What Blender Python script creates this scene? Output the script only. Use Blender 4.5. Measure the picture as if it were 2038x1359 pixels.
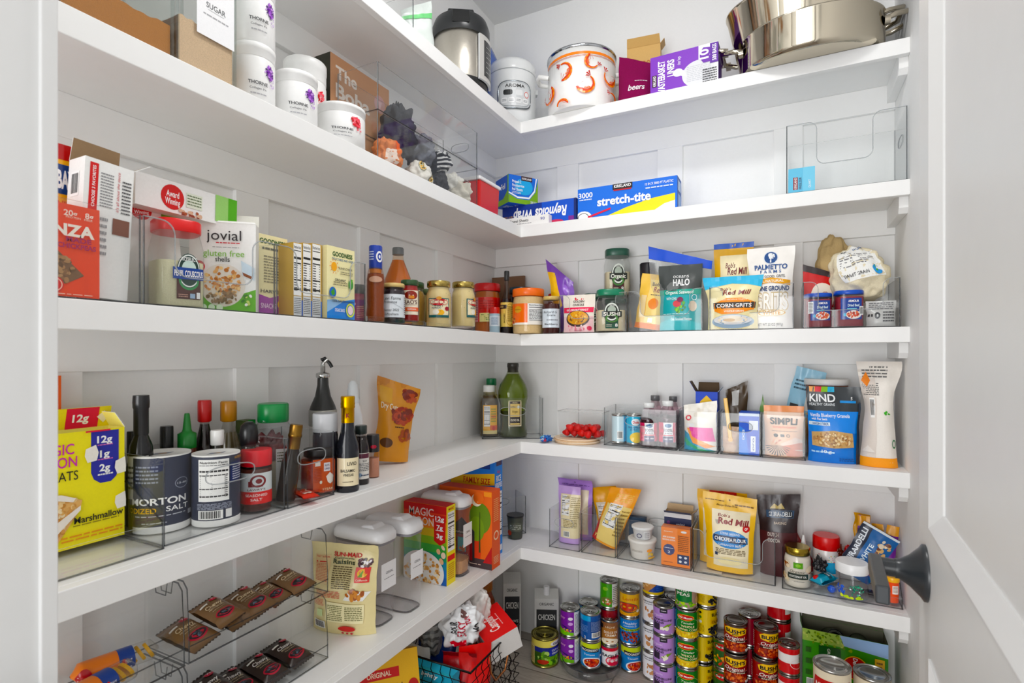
import bpy, math, random
from math import sin, cos, pi, atan, atan2, sqrt, hypot
from mathutils import Vector, Matrix, noise

for _o in list(bpy.data.objects):
    bpy.data.objects.remove(_o)
SC = bpy.context.scene
COL = SC.collection
# ------------------------------------------------------------------ camera
FPX, CX, CY, TH, CAMZ = 1069.0, 1019.0, 707.1, math.radians(26.964), 1.18
cam = bpy.data.cameras.new('camera')
cam.sensor_width = 36.0
cam.lens = FPX / 2038 * 36
cam.shift_y = (CY - 679.5) / 2038
cam.clip_start = 0.02
cam.dof.use_dof = True
cam.dof.focus_distance = 1.75
cam.dof.aperture_fstop = 10
camo = bpy.data.objects.new('camera', cam)
camo.location = (0, 0, CAMZ)
camo.rotation_euler = (pi / 2, 0, TH)
COL.objects.link(camo)
SC.camera = camo
# ------------------------------------------------------------------ world, lamps, exposure
W = bpy.data.worlds.new('kitchen_daylight')
SC.world = W
W.use_nodes = True
_bg = W.node_tree.nodes['Background']
_bg.inputs[0].default_value = (0.985, 0.992, 1.0, 1)
_bg.inputs[1].default_value = 0.9
def lamp(name, loc, rot, sx, sy, power, col=(1, 1, 1), shape='RECTANGLE'):
    l = bpy.data.lights.new(name, 'AREA')
    l.shape = shape; l.size = sx; l.size_y = sy; l.energy = power; l.color = col
    o = bpy.data.objects.new(name, l); o.location = loc; o.rotation_euler = rot
    COL.objects.link(o); return o
lamp('pantry_ceiling_lamp', (-0.32, 0.95, 2.585), (0, 0, 0), 0.28, 0.28, 6, (1.0, 0.995, 0.985), 'DISK')
lamp('room_fill_light', (-0.7, -2.6, 0.95), (math.radians(90), 0, math.radians(-10)), 2.4, 1.7, 66, (0.985, 0.992, 1.0))  # added fill lamp behind the camera, evens out the room-side light; not a window
VS = SC.view_settings
VS.view_transform = 'Standard'; VS.look = 'None'; VS.gamma = 1; VS.exposure = 0.42; VS.use_curve_mapping = False
SC.cycles.max_bounces = 12
SC.cycles.diffuse_bounces = 8
SC.cycles.transparent_max_bounces = 48
SC.cycles.caustics_reflective = False
# ------------------------------------------------------------------ picture measurements -> places in the room
CT, ST = cos(TH), sin(TH)
XL, YB = -0.88, 1.80                      # front faces of the left and of the back shelves
WL, WB, WR = -1.12, 2.035, 0.304          # wall planes
ZA, ZB, ZC, ZD, ZE, ZF = 2.0506, 1.6628, 1.2588, 0.8581, 0.4630, 0.02
def onY(x, Y):
    t = (x - CX) / FPX; return Y * (t * CT - ST) / (CT + t * ST)
def onX(x, X):
    t = (x - CX) / FPX; return X * (CT + t * ST) / (t * CT - ST)
def dep(X, Y): return -X * ST + Y * CT
def un(x, y, Z):
    zc = (CAMZ - Z) * FPX / (y - CY); xc = (x - CX) / FPX * zc
    return xc * CT - zc * ST, xc * ST + zc * CT
def zat(y, X, Y): return CAMZ + (CY - y) * dep(X, Y) / FPX
def C(x0, x1, yt, zb, yb=None, side=None, d=None, yy=None):
    """round thing: axis place, radius, height. yb = y of the near base edge, or side+d = depth of the axis behind the shelf front"""
    a0, a1 = atan((x0 - CX) / FPX), atan((x1 - CX) / FPX)
    m, de = (a0 + a1) / 2, (a1 - a0) / 2
    xm = CX + FPX * math.tan(m); s = sin(de)
    if yb is not None:
        D0 = (CAMZ - zb) * FPX / (yb - CY) / cos(m); r = D0 * s / (1 - s); D = D0 + r
        X, Y = D * sin(m - TH), D * cos(m - TH)
    else:
        if side == 'B': Y = YB + d; X = onY(xm, Y)
        else: X = XL - d; Y = onX(xm, X)
        r = hypot(X, Y) * s
    dd = dep(X, Y) + (-.85 * r if yt < CY else .85 * r)           # the rim that shows as the top line
    return dict(X=X, Y=Y, z=zb, r=r, h=CAMZ + (CY - yt) * dd / FPX - zb, rz=atan2(Y, X) - pi / 2)
def F(x0, x1, yt, zb, side, d):
    """flat fronted thing standing parallel to a shelf front, its front d behind it"""
    if side == 'B':
        Y = YB + d; a, b = onY(x0, Y), onY(x1, Y); X = (a + b) / 2; w = b - a; rz = 0
    else:
        X = XL - d; a, b = onX(x0, X), onX(x1, X); Y = (a + b) / 2; w = b - a; rz = pi / 2
    return dict(X=X, Y=Y, z=zb, w=w, h=zat(yt, X, Y) - zb, rz=rz)
def F2(xl, yl, xr, yr, yt, zb):
    """flat fronted thing from the two base corners of its front"""
    a, b = un(xl, yl, zb), un(xr, yr, zb)
    X, Y = (a[0] + b[0]) / 2, (a[1] + b[1]) / 2
    return dict(X=X, Y=Y, z=zb, w=hypot(b[0] - a[0], b[1] - a[1]), h=zat(yt, X, Y) - zb, rz=atan2(b[1] - a[1], b[0] - a[0]))
def G(X, Y, z, w, h, rz=0): return dict(X=X, Y=Y, z=z, w=w, h=h, rz=rz)
# ------------------------------------------------------------------ materials
_M = {}
def lin(h):
    h = h.lstrip('#')
    c = [int(h[i:i + 2], 16) / 255 for i in (0, 2, 4)]
    return tuple(((x + 0.055) / 1.055) ** 2.4 if x > 0.04045 else x / 12.92 for x in c) + (1,)
KIND = {  # rough, metallic, specular, bump scale, bump strength, tone variation
    'paper': (.5, 0, .4, 300, .04, .05), 'gloss': (.16, 0, .5, 60, .015, .03), 'film': (.28, 0, .5, 55, .10, .05),
    'plastic': (.3, 0, .5, 120, .02, .03), 'matte': (.8, 0, .2, 250, .06, .06), 'cloth': (.95, 0, .1, 420, .35, .12),
    'metal': (.22, 1, .5, 90, .03, .05), 'brushed': (.32, 1, .5, 130, .05, .06), 'chrome': (.07, 1, .5, 20, .01, .02),
    'paint': (.38, 0, .4, 40, .02, .015), 'wall': (.6, 0, .3, 160, .05, .02), 'grain': (.7, 0, .2, 900, .35, .3), 'food': (.45, 0, .4, 200, .3, .15)}
def M(col, kind='paper'):
    k = (col, kind)
    if k in _M: return _M[k]
    ro, me, sp, bs, bst, va = KIND[kind]
    m = bpy.data.materials.new(kind + '_' + col.lstrip('#')); m.use_nodes = True
    nt = m.node_tree; b = nt.nodes['Principled BSDF']; N = nt.nodes.new; L = nt.links.new
    b.inputs['Roughness'].default_value = ro; b.inputs['Metallic'].default_value = me; b.inputs['Specular IOR Level'].default_value = sp
    tc = N('ShaderNodeTexCoord'); nz = N('ShaderNodeTexNoise'); nz.inputs['Scale'].default_value = bs; nz.inputs['Detail'].default_value = 3
    L(tc.outputs['Object'], nz.inputs['Vector'])
    c = lin(col)
    if kind not in ('wall', 'paint'):
        g_ = .3 * c[0] + .59 * c[1] + .11 * c[2]; c = tuple(max(0, g_ + (x - g_) * 1.16) for x in c[:3]) + (1,)
    mx = N('ShaderNodeMix'); mx.data_type = 'RGBA'
    mx.inputs[6].default_value = tuple(x * (1 - va) for x in c[:3]) + (1,); mx.inputs[7].default_value = tuple(min(1, x * (1 + va)) for x in c[:3]) + (1,)
    L(nz.outputs[0], mx.inputs[0]); L(mx.outputs[2], b.inputs['Base Color'])
    bp = N('ShaderNodeBump'); bp.inputs['Strength'].default_value = bst; bp.inputs['Distance'].default_value = .004
    L(nz.outputs[0], bp.inputs['Height']); L(bp.outputs[0], b.inputs['Normal'])
    _M[k] = m; return m
def CLEAR(tint='f4f7f7', refl=1.0, rough=.03, haze=0.0, hazecol='ffffff'):
    k = ('clear', tint, refl, rough, haze, hazecol)
    if k in _M: return _M[k]
    m = bpy.data.materials.new('clear_' + tint); m.use_nodes = True
    nt = m.node_tree; nt.nodes.clear(); N = nt.nodes.new; L = nt.links.new
    out = N('ShaderNodeOutputMaterial'); tr = N('ShaderNodeBsdfTransparent'); gl = N('ShaderNodeBsdfGlossy'); lw = N('ShaderNodeLayerWeight'); po = N('ShaderNodeMath'); mul = N('ShaderNodeMath'); mx = N('ShaderNodeMixShader')
    tr.inputs[0].default_value = tuple(1 - (1 - x) * .38 for x in lin(tint)[:3]) + (1,); gl.inputs['Roughness'].default_value = rough; lw.inputs[0].default_value = .5
    po.operation = 'POWER'; po.inputs[1].default_value = 5; mul.operation = 'MULTIPLY_ADD'; mul.inputs[1].default_value = .9 * refl; mul.inputs[2].default_value = .035 * refl
    L(lw.outputs[1], po.inputs[0]); L(po.outputs[0], mul.inputs[0]); L(mul.outputs[0], mx.inputs[0]); L(tr.outputs[0], mx.inputs[1]); L(gl.outputs[0], mx.inputs[2])
    last = mx
    if haze:
        df = N('ShaderNodeBsdfDiffuse'); df.inputs[0].default_value = lin(hazecol); m2 = N('ShaderNodeMixShader'); m2.inputs[0].default_value = haze
        L(mx.outputs[0], m2.inputs[1]); L(df.outputs[0], m2.inputs[2]); last = m2
    L(last.outputs[0], out.inputs[0]); _M[k] = m; return m
ACR = CLEAR('fbfcfc', .75)
ACE = CLEAR('787e86', .8, .1, .20, '3a3e44')
ACR2 = CLEAR('c4cacc', 1.0, .08, .30, 'd8dcde')
GLS = CLEAR('f6f9f8', 1.0)
# ------------------------------------------------------------------ mesh builder
_T = {}
def tmesh(s, bold=.012, ital=0):
    k = (s, bold, ital)
    if k in _T: return _T[k]
    cu = bpy.data.curves.new('t', 'FONT'); cu.body = s; cu.size = 1; cu.offset = bold; cu.shear = ital; cu.resolution_u = 3
    ob = bpy.data.objects.new('t', cu); COL.objects.link(ob)
    me = ob.to_mesh(); v = [(p.co.x, p.co.y) for p in me.vertices]; f = [tuple(p.vertices) for p in me.polygons]
    ob.to_mesh_clear(); bpy.data.objects.remove(ob); bpy.data.curves.remove(cu)
    if v:
        xs = [p[0] for p in v]; ys = [p[1] for p in v]
        x0, x1, y0, y1 = min(xs), max(xs), min(ys), max(ys)
    else: x0 = x1 = y0 = y1 = 0
    _T[k] = (v, f, x0, x1, y0, y1); return _T[k]
class MB:
    def __init__(s): s.v = []; s.f = []; s.m = []; s.s = []; s.mats = []; s.T = None
    def mi(s, mat):
        if mat not in s.mats: s.mats.append(mat)
        return s.mats.index(mat)
    def add(s, vs, fs, mat, smooth=False):
        b = len(s.v); i = s.mi(mat)
        s.v.extend([s.T @ Vector(p) for p in vs] if s.T else [tuple(p) for p in vs])
        for f in fs: s.f.append(tuple(b + q for q in f)); s.m.append(i); s.s.append(smooth)
    def box(s, x0, y0, z0, x1, y1, z1, mat):
        vs = [(x, y, z) for z in (z0, z1) for y in (y0, y1) for x in (x0, x1)]
        s.add(vs, [(0, 2, 3, 1), (4, 5, 7, 6), (0, 1, 5, 4), (2, 6, 7, 3), (0, 4, 6, 2), (1, 3, 7, 5)], mat); return s
    def hexa(s, p, mat):
        s.add(p, [(0, 3, 2, 1), (4, 5, 6, 7), (0, 1, 5, 4), (1, 2, 6, 5), (2, 3, 7, 6), (3, 0, 4, 7)], mat); return s
    def prism(s, pts, ax, a, b, mat):
        """outline extruded along an axis: ax 'x','y','z'"""
        def P(p, q): return {'x': (q, p[0], p[1]), 'y': (p[0], q, p[1]), 'z': (p[0], p[1], q)}[ax]
        n = len(pts); vs = [P(p, a) for p in pts] + [P(p, b) for p in pts]
        s.add(vs, [tuple(range(n))[::-1], tuple(range(n, 2 * n))] + [(i, (i + 1) % n, n + (i + 1) % n, n + i) for i in range(n)], mat); return s
    def lathe(s, prof, mat, n=36, p=2.0, sy=1.0, cap=True, c=(0, 0), smooth=True):
        """prof [(r,z)], p>2 squares the section off"""
        vs = []
        for r, z in prof:
            for i in range(n):
                a = 2 * pi * i / n; ca, sa = cos(a), sin(a)
                if p != 2: ca, sa = math.copysign(abs(ca) ** (2 / p), ca), math.copysign(abs(sa) ** (2 / p), sa)
                vs.append((c[0] + r * ca, c[1] + r * sa * sy, z))
        fs = [(j * n + i, j * n + (i + 1) % n, (j + 1) * n + (i + 1) % n, (j + 1) * n + i) for j in range(len(prof) - 1) for i in range(n)]
        s.add(vs, fs, mat, smooth)
        if cap:
            s.add(vs[:n], [tuple(range(n))[::-1]], mat); s.add(vs[-n:], [tuple(range(n))], mat)
        return s
    def tube(s, pts, r, mat, n=8, closed=False):
        pts = [Vector(p) for p in pts]; m = len(pts); vs = []
        for i, p in enumerate(pts):
            a = pts[(i - 1) % m] if closed or i else pts[0]; b = pts[(i + 1) % m] if closed or i < m - 1 else pts[-1]
            t = (b - a).normalized(); u = t.cross(Vector((0, 0, 1)))
            if u.length < .15: u = t.cross(Vector((0, 1, 0)))
            u.normalize(); w = t.cross(u)
            vs += [p + r * (cos(2 * pi * k / n) * u + sin(2 * pi * k / n) * w) for k in range(n)]
        fs = [(i * n + k, i * n + (k + 1) % n, ((i + 1) % m) * n + (k + 1) % n, ((i + 1) % m) * n + k) for i in range(m if closed else m - 1) for k in range(n)]
        s.add(vs, fs, mat, True)
        if not closed: s.add(vs[:n], [tuple(range(n))], mat); s.add(vs[-n:], [tuple(range(n))], mat)
        return s
    def grid(s, fn, nu, nv, mat, smooth=True):
        vs = [fn(i / nu, j / nv) for j in range(nv + 1) for i in range(nu + 1)]
        s.add(vs, [(j * (nu + 1) + i, j * (nu + 1) + i + 1, (j + 1) * (nu + 1) + i + 1, (j + 1) * (nu + 1) + i) for j in range(nv) for i in range(nu)], mat, smooth); return s
    def deco(s, S, items, kind='paper', asp=1.0, flat=True, seed=1):
        """printed design on a surface S(u,v,h); u,v in 0..1; asp = width/height of the printed area"""
        R = random.Random(seed); lay = [0]; S_ = S
        S = (lambda u, v, k: S_(min(1, max(0, u)), min(1, max(0, v)), k)) if flat else (lambda u, v, k: S_(u, min(1, max(0, v)), k))
        def q(pts, col, kd=None):
            s.add([S(u, v, .0003 + .00012 * lay[0]) for u, v in pts], [tuple(range(len(pts)))], M(col, kd or kind))
        def poly(pts, col):
            if flat: return q(pts, col)
            h = .0003 + .00012 * lay[0]; us = [p[0] for p in pts]; vs_ = [p[1] for p in pts]; a0, a1, b0, b1 = min(us), max(us), min(vs_), max(vs_)
            nu = max(1, int((a1 - a0) * 14 + .9)); nv = max(1, int((b1 - b0) * 12 + .9))
            def cut(P, ax, val, sg):
                o = []
                for i in range(len(P)):
                    A, B = P[i - 1], P[i]; da, db = sg * (A[ax] - val), sg * (B[ax] - val)
                    if (da >= 0) != (db >= 0):
                        t = da / (da - db); o.append((A[0] + t * (B[0] - A[0]), A[1] + t * (B[1] - A[1])))
                    if db >= 0: o.append(B)
                return o
            for i in range(nu):
                c_ = cut(cut(pts, 0, a0 + (a1 - a0) * i / nu, 1), 0, a0 + (a1 - a0) * (i + 1) / nu, -1)
                if len(c_) < 3: continue
                for j in range(nv):
                    d_ = cut(cut(c_, 1, b0 + (b1 - b0) * j / nv, 1), 1, b0 + (b1 - b0) * (j + 1) / nv, -1)
                    if len(d_) > 2: s.add([S(u, v, h) for u, v in d_], [tuple(range(len(d_)))], M(col, kind), True)
        def rect(u0, v0, u1, v1, col, kd=None):
            if flat: q([(u0, v0), (u1, v0), (u1, v1), (u0, v1)], col, kd)
            else:
                h = .0003 + .00012 * lay[0]; nu = max(1, int(abs(u1 - u0) * 16 + .6)); nv = max(1, int(abs(v1 - v0) * 14 + .6))
                s.grid(lambda a, b: S(u0 + a * (u1 - u0), v0 + b * (v1 - v0), h), nu, nv, M(col, kd or kind), True)
        def ell(cu, cv, ru, rv, col, n=22, rot=0, kd=None):
            P = []
            for k in range(n):
                x, y = ru * cos(2 * pi * k / n), rv * sin(2 * pi * k / n)
                if rot: x, y = x * cos(rot) - y / asp * sin(rot), x * asp * sin(rot) + y * cos(rot)
                P.append((cu + x, cv + y))
            h = .0003 + .00012 * lay[0]; A = [S(cu, cv, h)] + [S(cu + .55 * (a - cu), cv + .55 * (b - cv), h) for a, b in P] + [S(a, b, h) for a, b in P]
            s.add(A, [(0, 1 + k, 1 + (k + 1) % n) for k in range(n)] + [(1 + k, 1 + n + k, 1 + n + (k + 1) % n, 1 + (k + 1) % n) for k in range(n)], M(col, kd or kind), True)
        def text(t, cu, cv, h, col, w=None, rot=0, bold=.012, ital=0):
            v, f, x0, x1, y0, y1 = tmesh(t, bold, ital)
            if not v: return
            sy = h / .7; sx = sy / asp
            tw = (x1 - x0) * sx if rot in (0, 180) else (x1 - x0) * sy
            if rot in (0, 180):
                if w: sx *= w / tw
            else:
                sx, sy = h / .7, h / .7 * asp            # h is across u here
                if w: sy *= w / ((x1 - x0) * sy)
            mx, my = (x0 + x1) / 2, .35
            hh = .0003 + .00012 * lay[0] + (0 if flat else .0005); o = []
            for x, y in v:
                if rot == 0: a, b = (x - mx) * sx, (y - my) * sy
                elif rot == 180: a, b = -(x - mx) * sx, -(y - my) * sy
                elif rot == 90: a, b = -(y - my) * sx, (x - mx) * sy
                else: a, b = (y - my) * sx, -(x - mx) * sy
                o.append(S(cu + a, cv + b, hh))
            s.add(o, f, M(col, kind))
        for it in items:
            lay[0] += 1; k = it[0]
            if k == 'r': rect(*it[1:])
            elif k == 'e': ell(*it[1:])
            elif k == 'p': poly(it[1], it[2])
            elif k == 't': text(*it[1:])
            elif k == 'l':                                   # rows of illegible small print
                _, u0, v0, u1, v1, col, n = it[:7]
                for j in range(n):
                    v = v1 - (j + .5) * (v1 - v0) / n; th = (v1 - v0) / n * .22; u = u0
                    while u < u1 - .01:
                        w = min(u1 - u, (u1 - u0) * R.uniform(.08, .22)); q([(u, v - th), (u + w, v - th), (u + w, v + th), (u, v + th)], col); u += w + (u1 - u0) * .03
            elif k == 'n':                                   # nutrition panel
                _, u0, v0, u1, v1 = it[:5]; W_, H_ = u1 - u0, v1 - v0
                rect(u0, v0, u1, v1, 'f4f4f2'); lay[0] += 1
                text('Nutrition Facts', (u0 + u1) / 2, v1 - .07 * H_, .055 * H_, '1c1c1c', W_ * .88)
                for y_, th in ((.86, .008), (.72, .022), (.62, .012), (.3, .012), (.12, .016)): rect(u0 + .04 * W_, v0 + (y_ - th) * H_, u1 - .04 * W_, v0 + (y_ + th) * H_, '1c1c1c')
                for j in range(11):
                    y_ = v0 + H_ * (.58 - .048 * j); a = u0 + W_ * .06; q([(a, y_ - .009 * H_), (a + W_ * R.uniform(.3, .55), y_ - .009 * H_), (a + W_ * .4, y_ + .009 * H_), (a, y_ + .009 * H_)], '3a3a3a')
                    q([(u1 - .16 * W_, y_ - .009 * H_), (u1 - .06 * W_, y_ - .009 * H_), (u1 - .06 * W_, y_ + .009 * H_), (u1 - .16 * W_, y_ + .009 * H_)], '3a3a3a')
            elif k == 'b':                                   # barcode
                _, u0, v0, u1, v1 = it[:5]; rect(u0, v0, u1, v1, 'f6f6f4'); lay[0] += 1; u = u0 + (u1 - u0) * .08
                while u < u1 - (u1 - u0) * .1:
                    w = (u1 - u0) * R.choice((.018, .03, .045)); q([(u, v0 + (v1 - v0) * .12), (u + w, v0 + (v1 - v0) * .12), (u + w, v1 - (v1 - v0) * .08), (u, v1 - (v1 - v0) * .08)], '161616'); u += w + (u1 - u0) * R.choice((.02, .035))
            elif k == 'x':                                   # picture of food: many small blobs in an ellipse
                _, cu, cv, ru, rv, cols, n, sz = it[:8]
                for j in range(n):
                    a, d = R.uniform(0, 2 * pi), sqrt(R.random()) * .95; z = sz * R.uniform(.7, 1.25); lay[0] += .15
                    ell(cu + ru * d * cos(a), cv + rv * d * sin(a), z, z * asp * R.uniform(.5, .9), R.choice(cols), 9, R.uniform(0, 3))
            elif k == 'o':                                   # ring
                _, cu, cv, ru, rv, col, wd = it[:7]; n = 30; h = .0003 + .00012 * lay[0]
                A = [S(cu + ru * g * cos(2 * pi * i / n), cv + rv * g * sin(2 * pi * i / n), h) for g in (1 - wd, 1) for i in range(n)]
                s.add(A, [(i, (i + 1) % n, n + (i + 1) % n, n + i) for i in range(n)], M(col, kind))
        return s
    def build(s, name, parent=None, bevel=0, weld=False):
        me = bpy.data.meshes.new(name); me.from_pydata([tuple(p) for p in s.v], [], s.f)
        for m in s.mats: me.materials.append(m)
        me.polygons.foreach_set('material_index', s.m); me.polygons.foreach_set('use_smooth', s.s); me.update()
        o = bpy.data.objects.new(name, me); COL.objects.link(o)
        if parent: o.parent = parent
        if bevel:
            b = o.modifiers.new('bevel', 'BEVEL'); b.width = bevel; b.segments = 2; b.limit_method = 'ANGLE'
        return o
def tag(o, label, cat, group=None):
    o['label'] = label; o['category'] = cat
    if group: o['group'] = group
    return o
def empty(name, label, cat, group=None):
    o = bpy.data.objects.new(name, None); COL.objects.link(o); o.empty_display_size = .02
    return tag(o, label, cat, group)
def struct(o): o['kind'] = 'structure'; return o
def at(o, P, dz=0, tilt=0, roll=0, dr=0):
    o.location = (P['X'], P['Y'], P['z'] + dz + .0006)
    R = Matrix.Rotation(P['rz'] + dr, 4, 'Z') @ Matrix.Rotation(tilt, 4, 'X') @ Matrix.Rotation(roll, 4, 'Y')
    o.rotation_euler = R.to_euler(); return o
def back(P, d):
    """move a front-plane place inwards by d along the thing's own depth"""
    Q = dict(P); Q['X'] -= sin(P['rz']) * d; Q['Y'] += cos(P['rz']) * d; return Q
# ================================================================== the room
wallm, paintm = M('efefee', 'wall'), M('f0f0ef', 'paint')
struct(MB().box(WL - .1, -1.0, -.05, WL, WB + .1, 2.7, wallm).build('wall_left'))
struct(MB().box(WL, WB, -.02, WR + .1, WB + .1, 2.7, wallm).build('wall_back'))
struct(MB().box(WR, -.2, -.02, WR + .1, WB, 2.7, wallm).build('wall_right'))
struct(MB().box(WL, -.2, 2.607, WR, WB, 2.7, M('e2e2e0', 'wall')).build('ceiling'))
# floor: wood-look planks
fm = bpy.data.materials.new('plank_floor'); fm.use_nodes = True
nt = fm.node_tree; b = nt.nodes['Principled BSDF']; b.inputs['Roughness'].default_value = .4
tc = nt.nodes.new('ShaderNodeTexCoord'); mp = nt.nodes.new('ShaderNodeMapping'); br = nt.nodes.new('ShaderNodeTexBrick'); nz = nt.nodes.new('ShaderNodeTexNoise'); mx = nt.nodes.new('ShaderNodeMix'); mx.data_type = 'RGBA'; mx.blend_type = 'MULTIPLY'
nt.links.new(tc.outputs['Object'], mp.inputs[0]); nt.links.new(mp.outputs[0], br.inputs[0])
br.inputs['Scale'].default_value = 1; br.inputs['Brick Width'].default_value = 1.1; br.inputs['Row Height'].default_value = .18; br.inputs['Mortar Size'].default_value = .0025
br.inputs['Color1'].default_value = lin('b9b0a6'); br.inputs['Color2'].default_value = lin('a89f94'); br.inputs['Mortar'].default_value = lin('6f675e')
mp2 = nt.nodes.new('ShaderNodeMapping'); mp2.inputs['Scale'].default_value = (3, 40, 1); nt.links.new(tc.outputs['Object'], mp2.inputs[0]); nt.links.new(mp2.outputs[0], nz.inputs['Vector']); nz.inputs['Detail'].default_value = 6
rp = nt.nodes.new('ShaderNodeValToRGB'); rp.color_ramp.elements[0].color = (.62, .6, .57, 1); rp.color_ramp.elements[1].color = (1, 1, 1, 1); rp.color_ramp.elements[0].position = .3; rp.color_ramp.elements[1].position = .65
nt.links.new(nz.outputs[0], rp.inputs[0]); mx.inputs[0].default_value = .8; nt.links.new(br.outputs[0], mx.inputs[6]); nt.links.new(rp.outputs[0], mx.inputs[7]); nt.links.new(mx.outputs[2], b.inputs['Base Color'])
struct(MB().box(WL, -1.0, -.05, WR, WB, ZF, fm).build('floor'))
# vertical battens on the walls
n_ = 0
for a, bb in ((.41, .5025), (.80, .886), (1.197, 1.284), (1.59, 1.69)):
    n_ += 1; struct(MB().box(WL, a, 0, WL + .013, bb, ZA - .04, paintm).build('trim_%d' % n_, bevel=.001))
for a, bb in ((-.824, -.734), (-.423, -.333), (-.0345, .052)):
    n_ += 1; struct(MB().box(a, WB - .013, 0, bb, WB, ZA - .04, paintm).build('trim_%d' % n_, bevel=.001))
# five L-shaped shelves
for nm, Z, lab in (('A', ZA, 'topmost white corner shelf, carrying cookers and steel pots'), ('B', ZB, 'white corner shelf second from the top, carrying tubs and foil boxes'),
                   ('C', ZC, 'white corner shelf at eye height, carrying grits and sauce jars'), ('D', ZD, 'white corner shelf below eye height, carrying salt and olive oil'), ('E', ZE, 'lowest white corner shelf, carrying cereal dispensers and flour')):
    r = empty('pantry_shelf', lab, 'shelf', 'white corner shelves'); r.location = (XL, YB, Z)
    o = Vector((XL, YB, Z)); bd = Z - .030
    def sh(x0, y0, z0, x1, y1, z1, name, bev=.0015):
        MB().box(x0 - XL, y0 - YB, z0 - Z, x1 - XL, y1 - YB, z1 - Z, paintm).build(name, r, bevel=bev)
    sh(WL, -.15, bd, XL - .02, WB, Z, 'board'); sh(XL - .02, YB + .02, bd, WR, WB, Z, 'board')
    sh(XL - .02, -.15, Z - .043, XL, YB + .02, Z, 'front_edge'); sh(XL, YB, Z - .043, WR, YB + .02, Z, 'front_edge')
    sh(WL + .011 - .011, -.15, bd - .078, WL + .0155, WB, bd, 'cleat'); sh(WL + .013, WB - .0155, bd - .078, WR, WB, bd, 'cleat')
    p = [(YB + .022, bd), (YB + .022, bd - .042), (YB + .034, bd - .057), (WB - .013, bd - .057), (WB - .013, bd)]
    MB().prism([(a - YB, z - Z) for a, z in p], 'x', WR - .022 - XL, WR - XL, paintm).build('cleat', r, bevel=.001)
# doors: both leaves stand open into the pantry
def door(name, P0, ang, sgn, ln, wmat, hz, bs=.052):
    """P0 = free edge foot of the seen face, leaf runs back towards the doorway; sgn = side the seen face looks to (+x or -x)"""
    th = .035; root = MB()
    ys = -ln
    # stiles and rails with sunk panels
    st, mo = .083, .02
    def slab(y0, y1, z0, z1, d0, d1): root.box(min(d0, d1), y0, z0, max(d0, d1), y1, z1, wmat)
    F0, F1 = 0, -sgn * th
    slab(ys, ys + st, .01, 2.03, F0, F1); slab(-st, 0, .01, 2.03, F0, F1)
    for a, c_ in ((.01, .22), (.838, .985), (1.91, 2.03)): slab(ys + st, -st, a, c_, F0, F1)
    for a, c_ in ((.22, .838), (.985, 1.91)):
        slab(ys + st, -st, a, c_, -sgn * .010, F1 + sgn * .006)
        y0, y1 = ys + st, -st
        for pts in (((y0, a), (y1, a), (y1 - mo, a + mo), (y0 + mo, a + mo)), ((y0, c_), (y1, c_), (y1 - mo, c_ - mo), (y0 + mo, c_ - mo)), ((y0, a), (y0, c_), (y0 + mo, c_ - mo), (y0 + mo, a + mo)), ((y1, a), (y1, c_), (y1 - mo, c_ - mo), (y1 - mo, a + mo))):
            (p0, p1, p2, p3) = pts
            root.hexa([(-sgn * .011, *p0), (-sgn * .011, *p1), (-sgn * .011, *p2), (-sgn * .011, *p3), (sgn * .002, *p0), (sgn * .002, *p1), (-sgn * .008, *p2), (-sgn * .008, *p3)], wmat)
    o = root.build(name); struct(o); o.location = (P0[0], P0[1], 0); o.rotation_euler = (0, 0, ang)
    blk = M('2b2e31', 'plastic')
    h = MB(); h.T = Matrix.Translation((0, -bs, hz)) @ Matrix.Rotation(sgn * pi / 2, 4, 'Y')
    h.lathe([(.0325, .0), (.0325, .003), (.028, .006), (.018, .016), (.0115, .026), (.0115, .03)], blk)
    rs = h.build('rosette', o); rs['label'] = 'black round rosette of the lever'
    h = MB(); h.T = Matrix.Translation((0, -bs, hz))
    h.T = Matrix.Translation((0, -bs, hz)) @ Matrix.Rotation(sgn * pi / 2, 4, 'Y')
    h.lathe([(.0105, .028), (.0105, .055)], blk, 24)
    h.T = None
    x0, x1 = sgn * .043, sgn * .0565
    h.prism([(-bs + .011, hz + .011), (-bs - .10, hz + .011), (-bs - .10, hz - .009), (-bs + .011, hz - .011)], 'x', min(x0, x1), max(x0, x1), blk)
    lv = h.build('lever', o, bevel=.002); lv['label'] = 'black lever handle'
    return o

dm = M('dcdcdb', 'paint')
door('door_1', (.1505, .836), math.radians(-3.2), -1, .62, dm, .924)
_d = door('door_2', (-.572, .2395), 0, 1, .62, dm, .866, .038)
MB().box(-.002, -.0125, .01, .004, 0, 2.03, dm).build('edge_strip', _d, bevel=.001)
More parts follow.
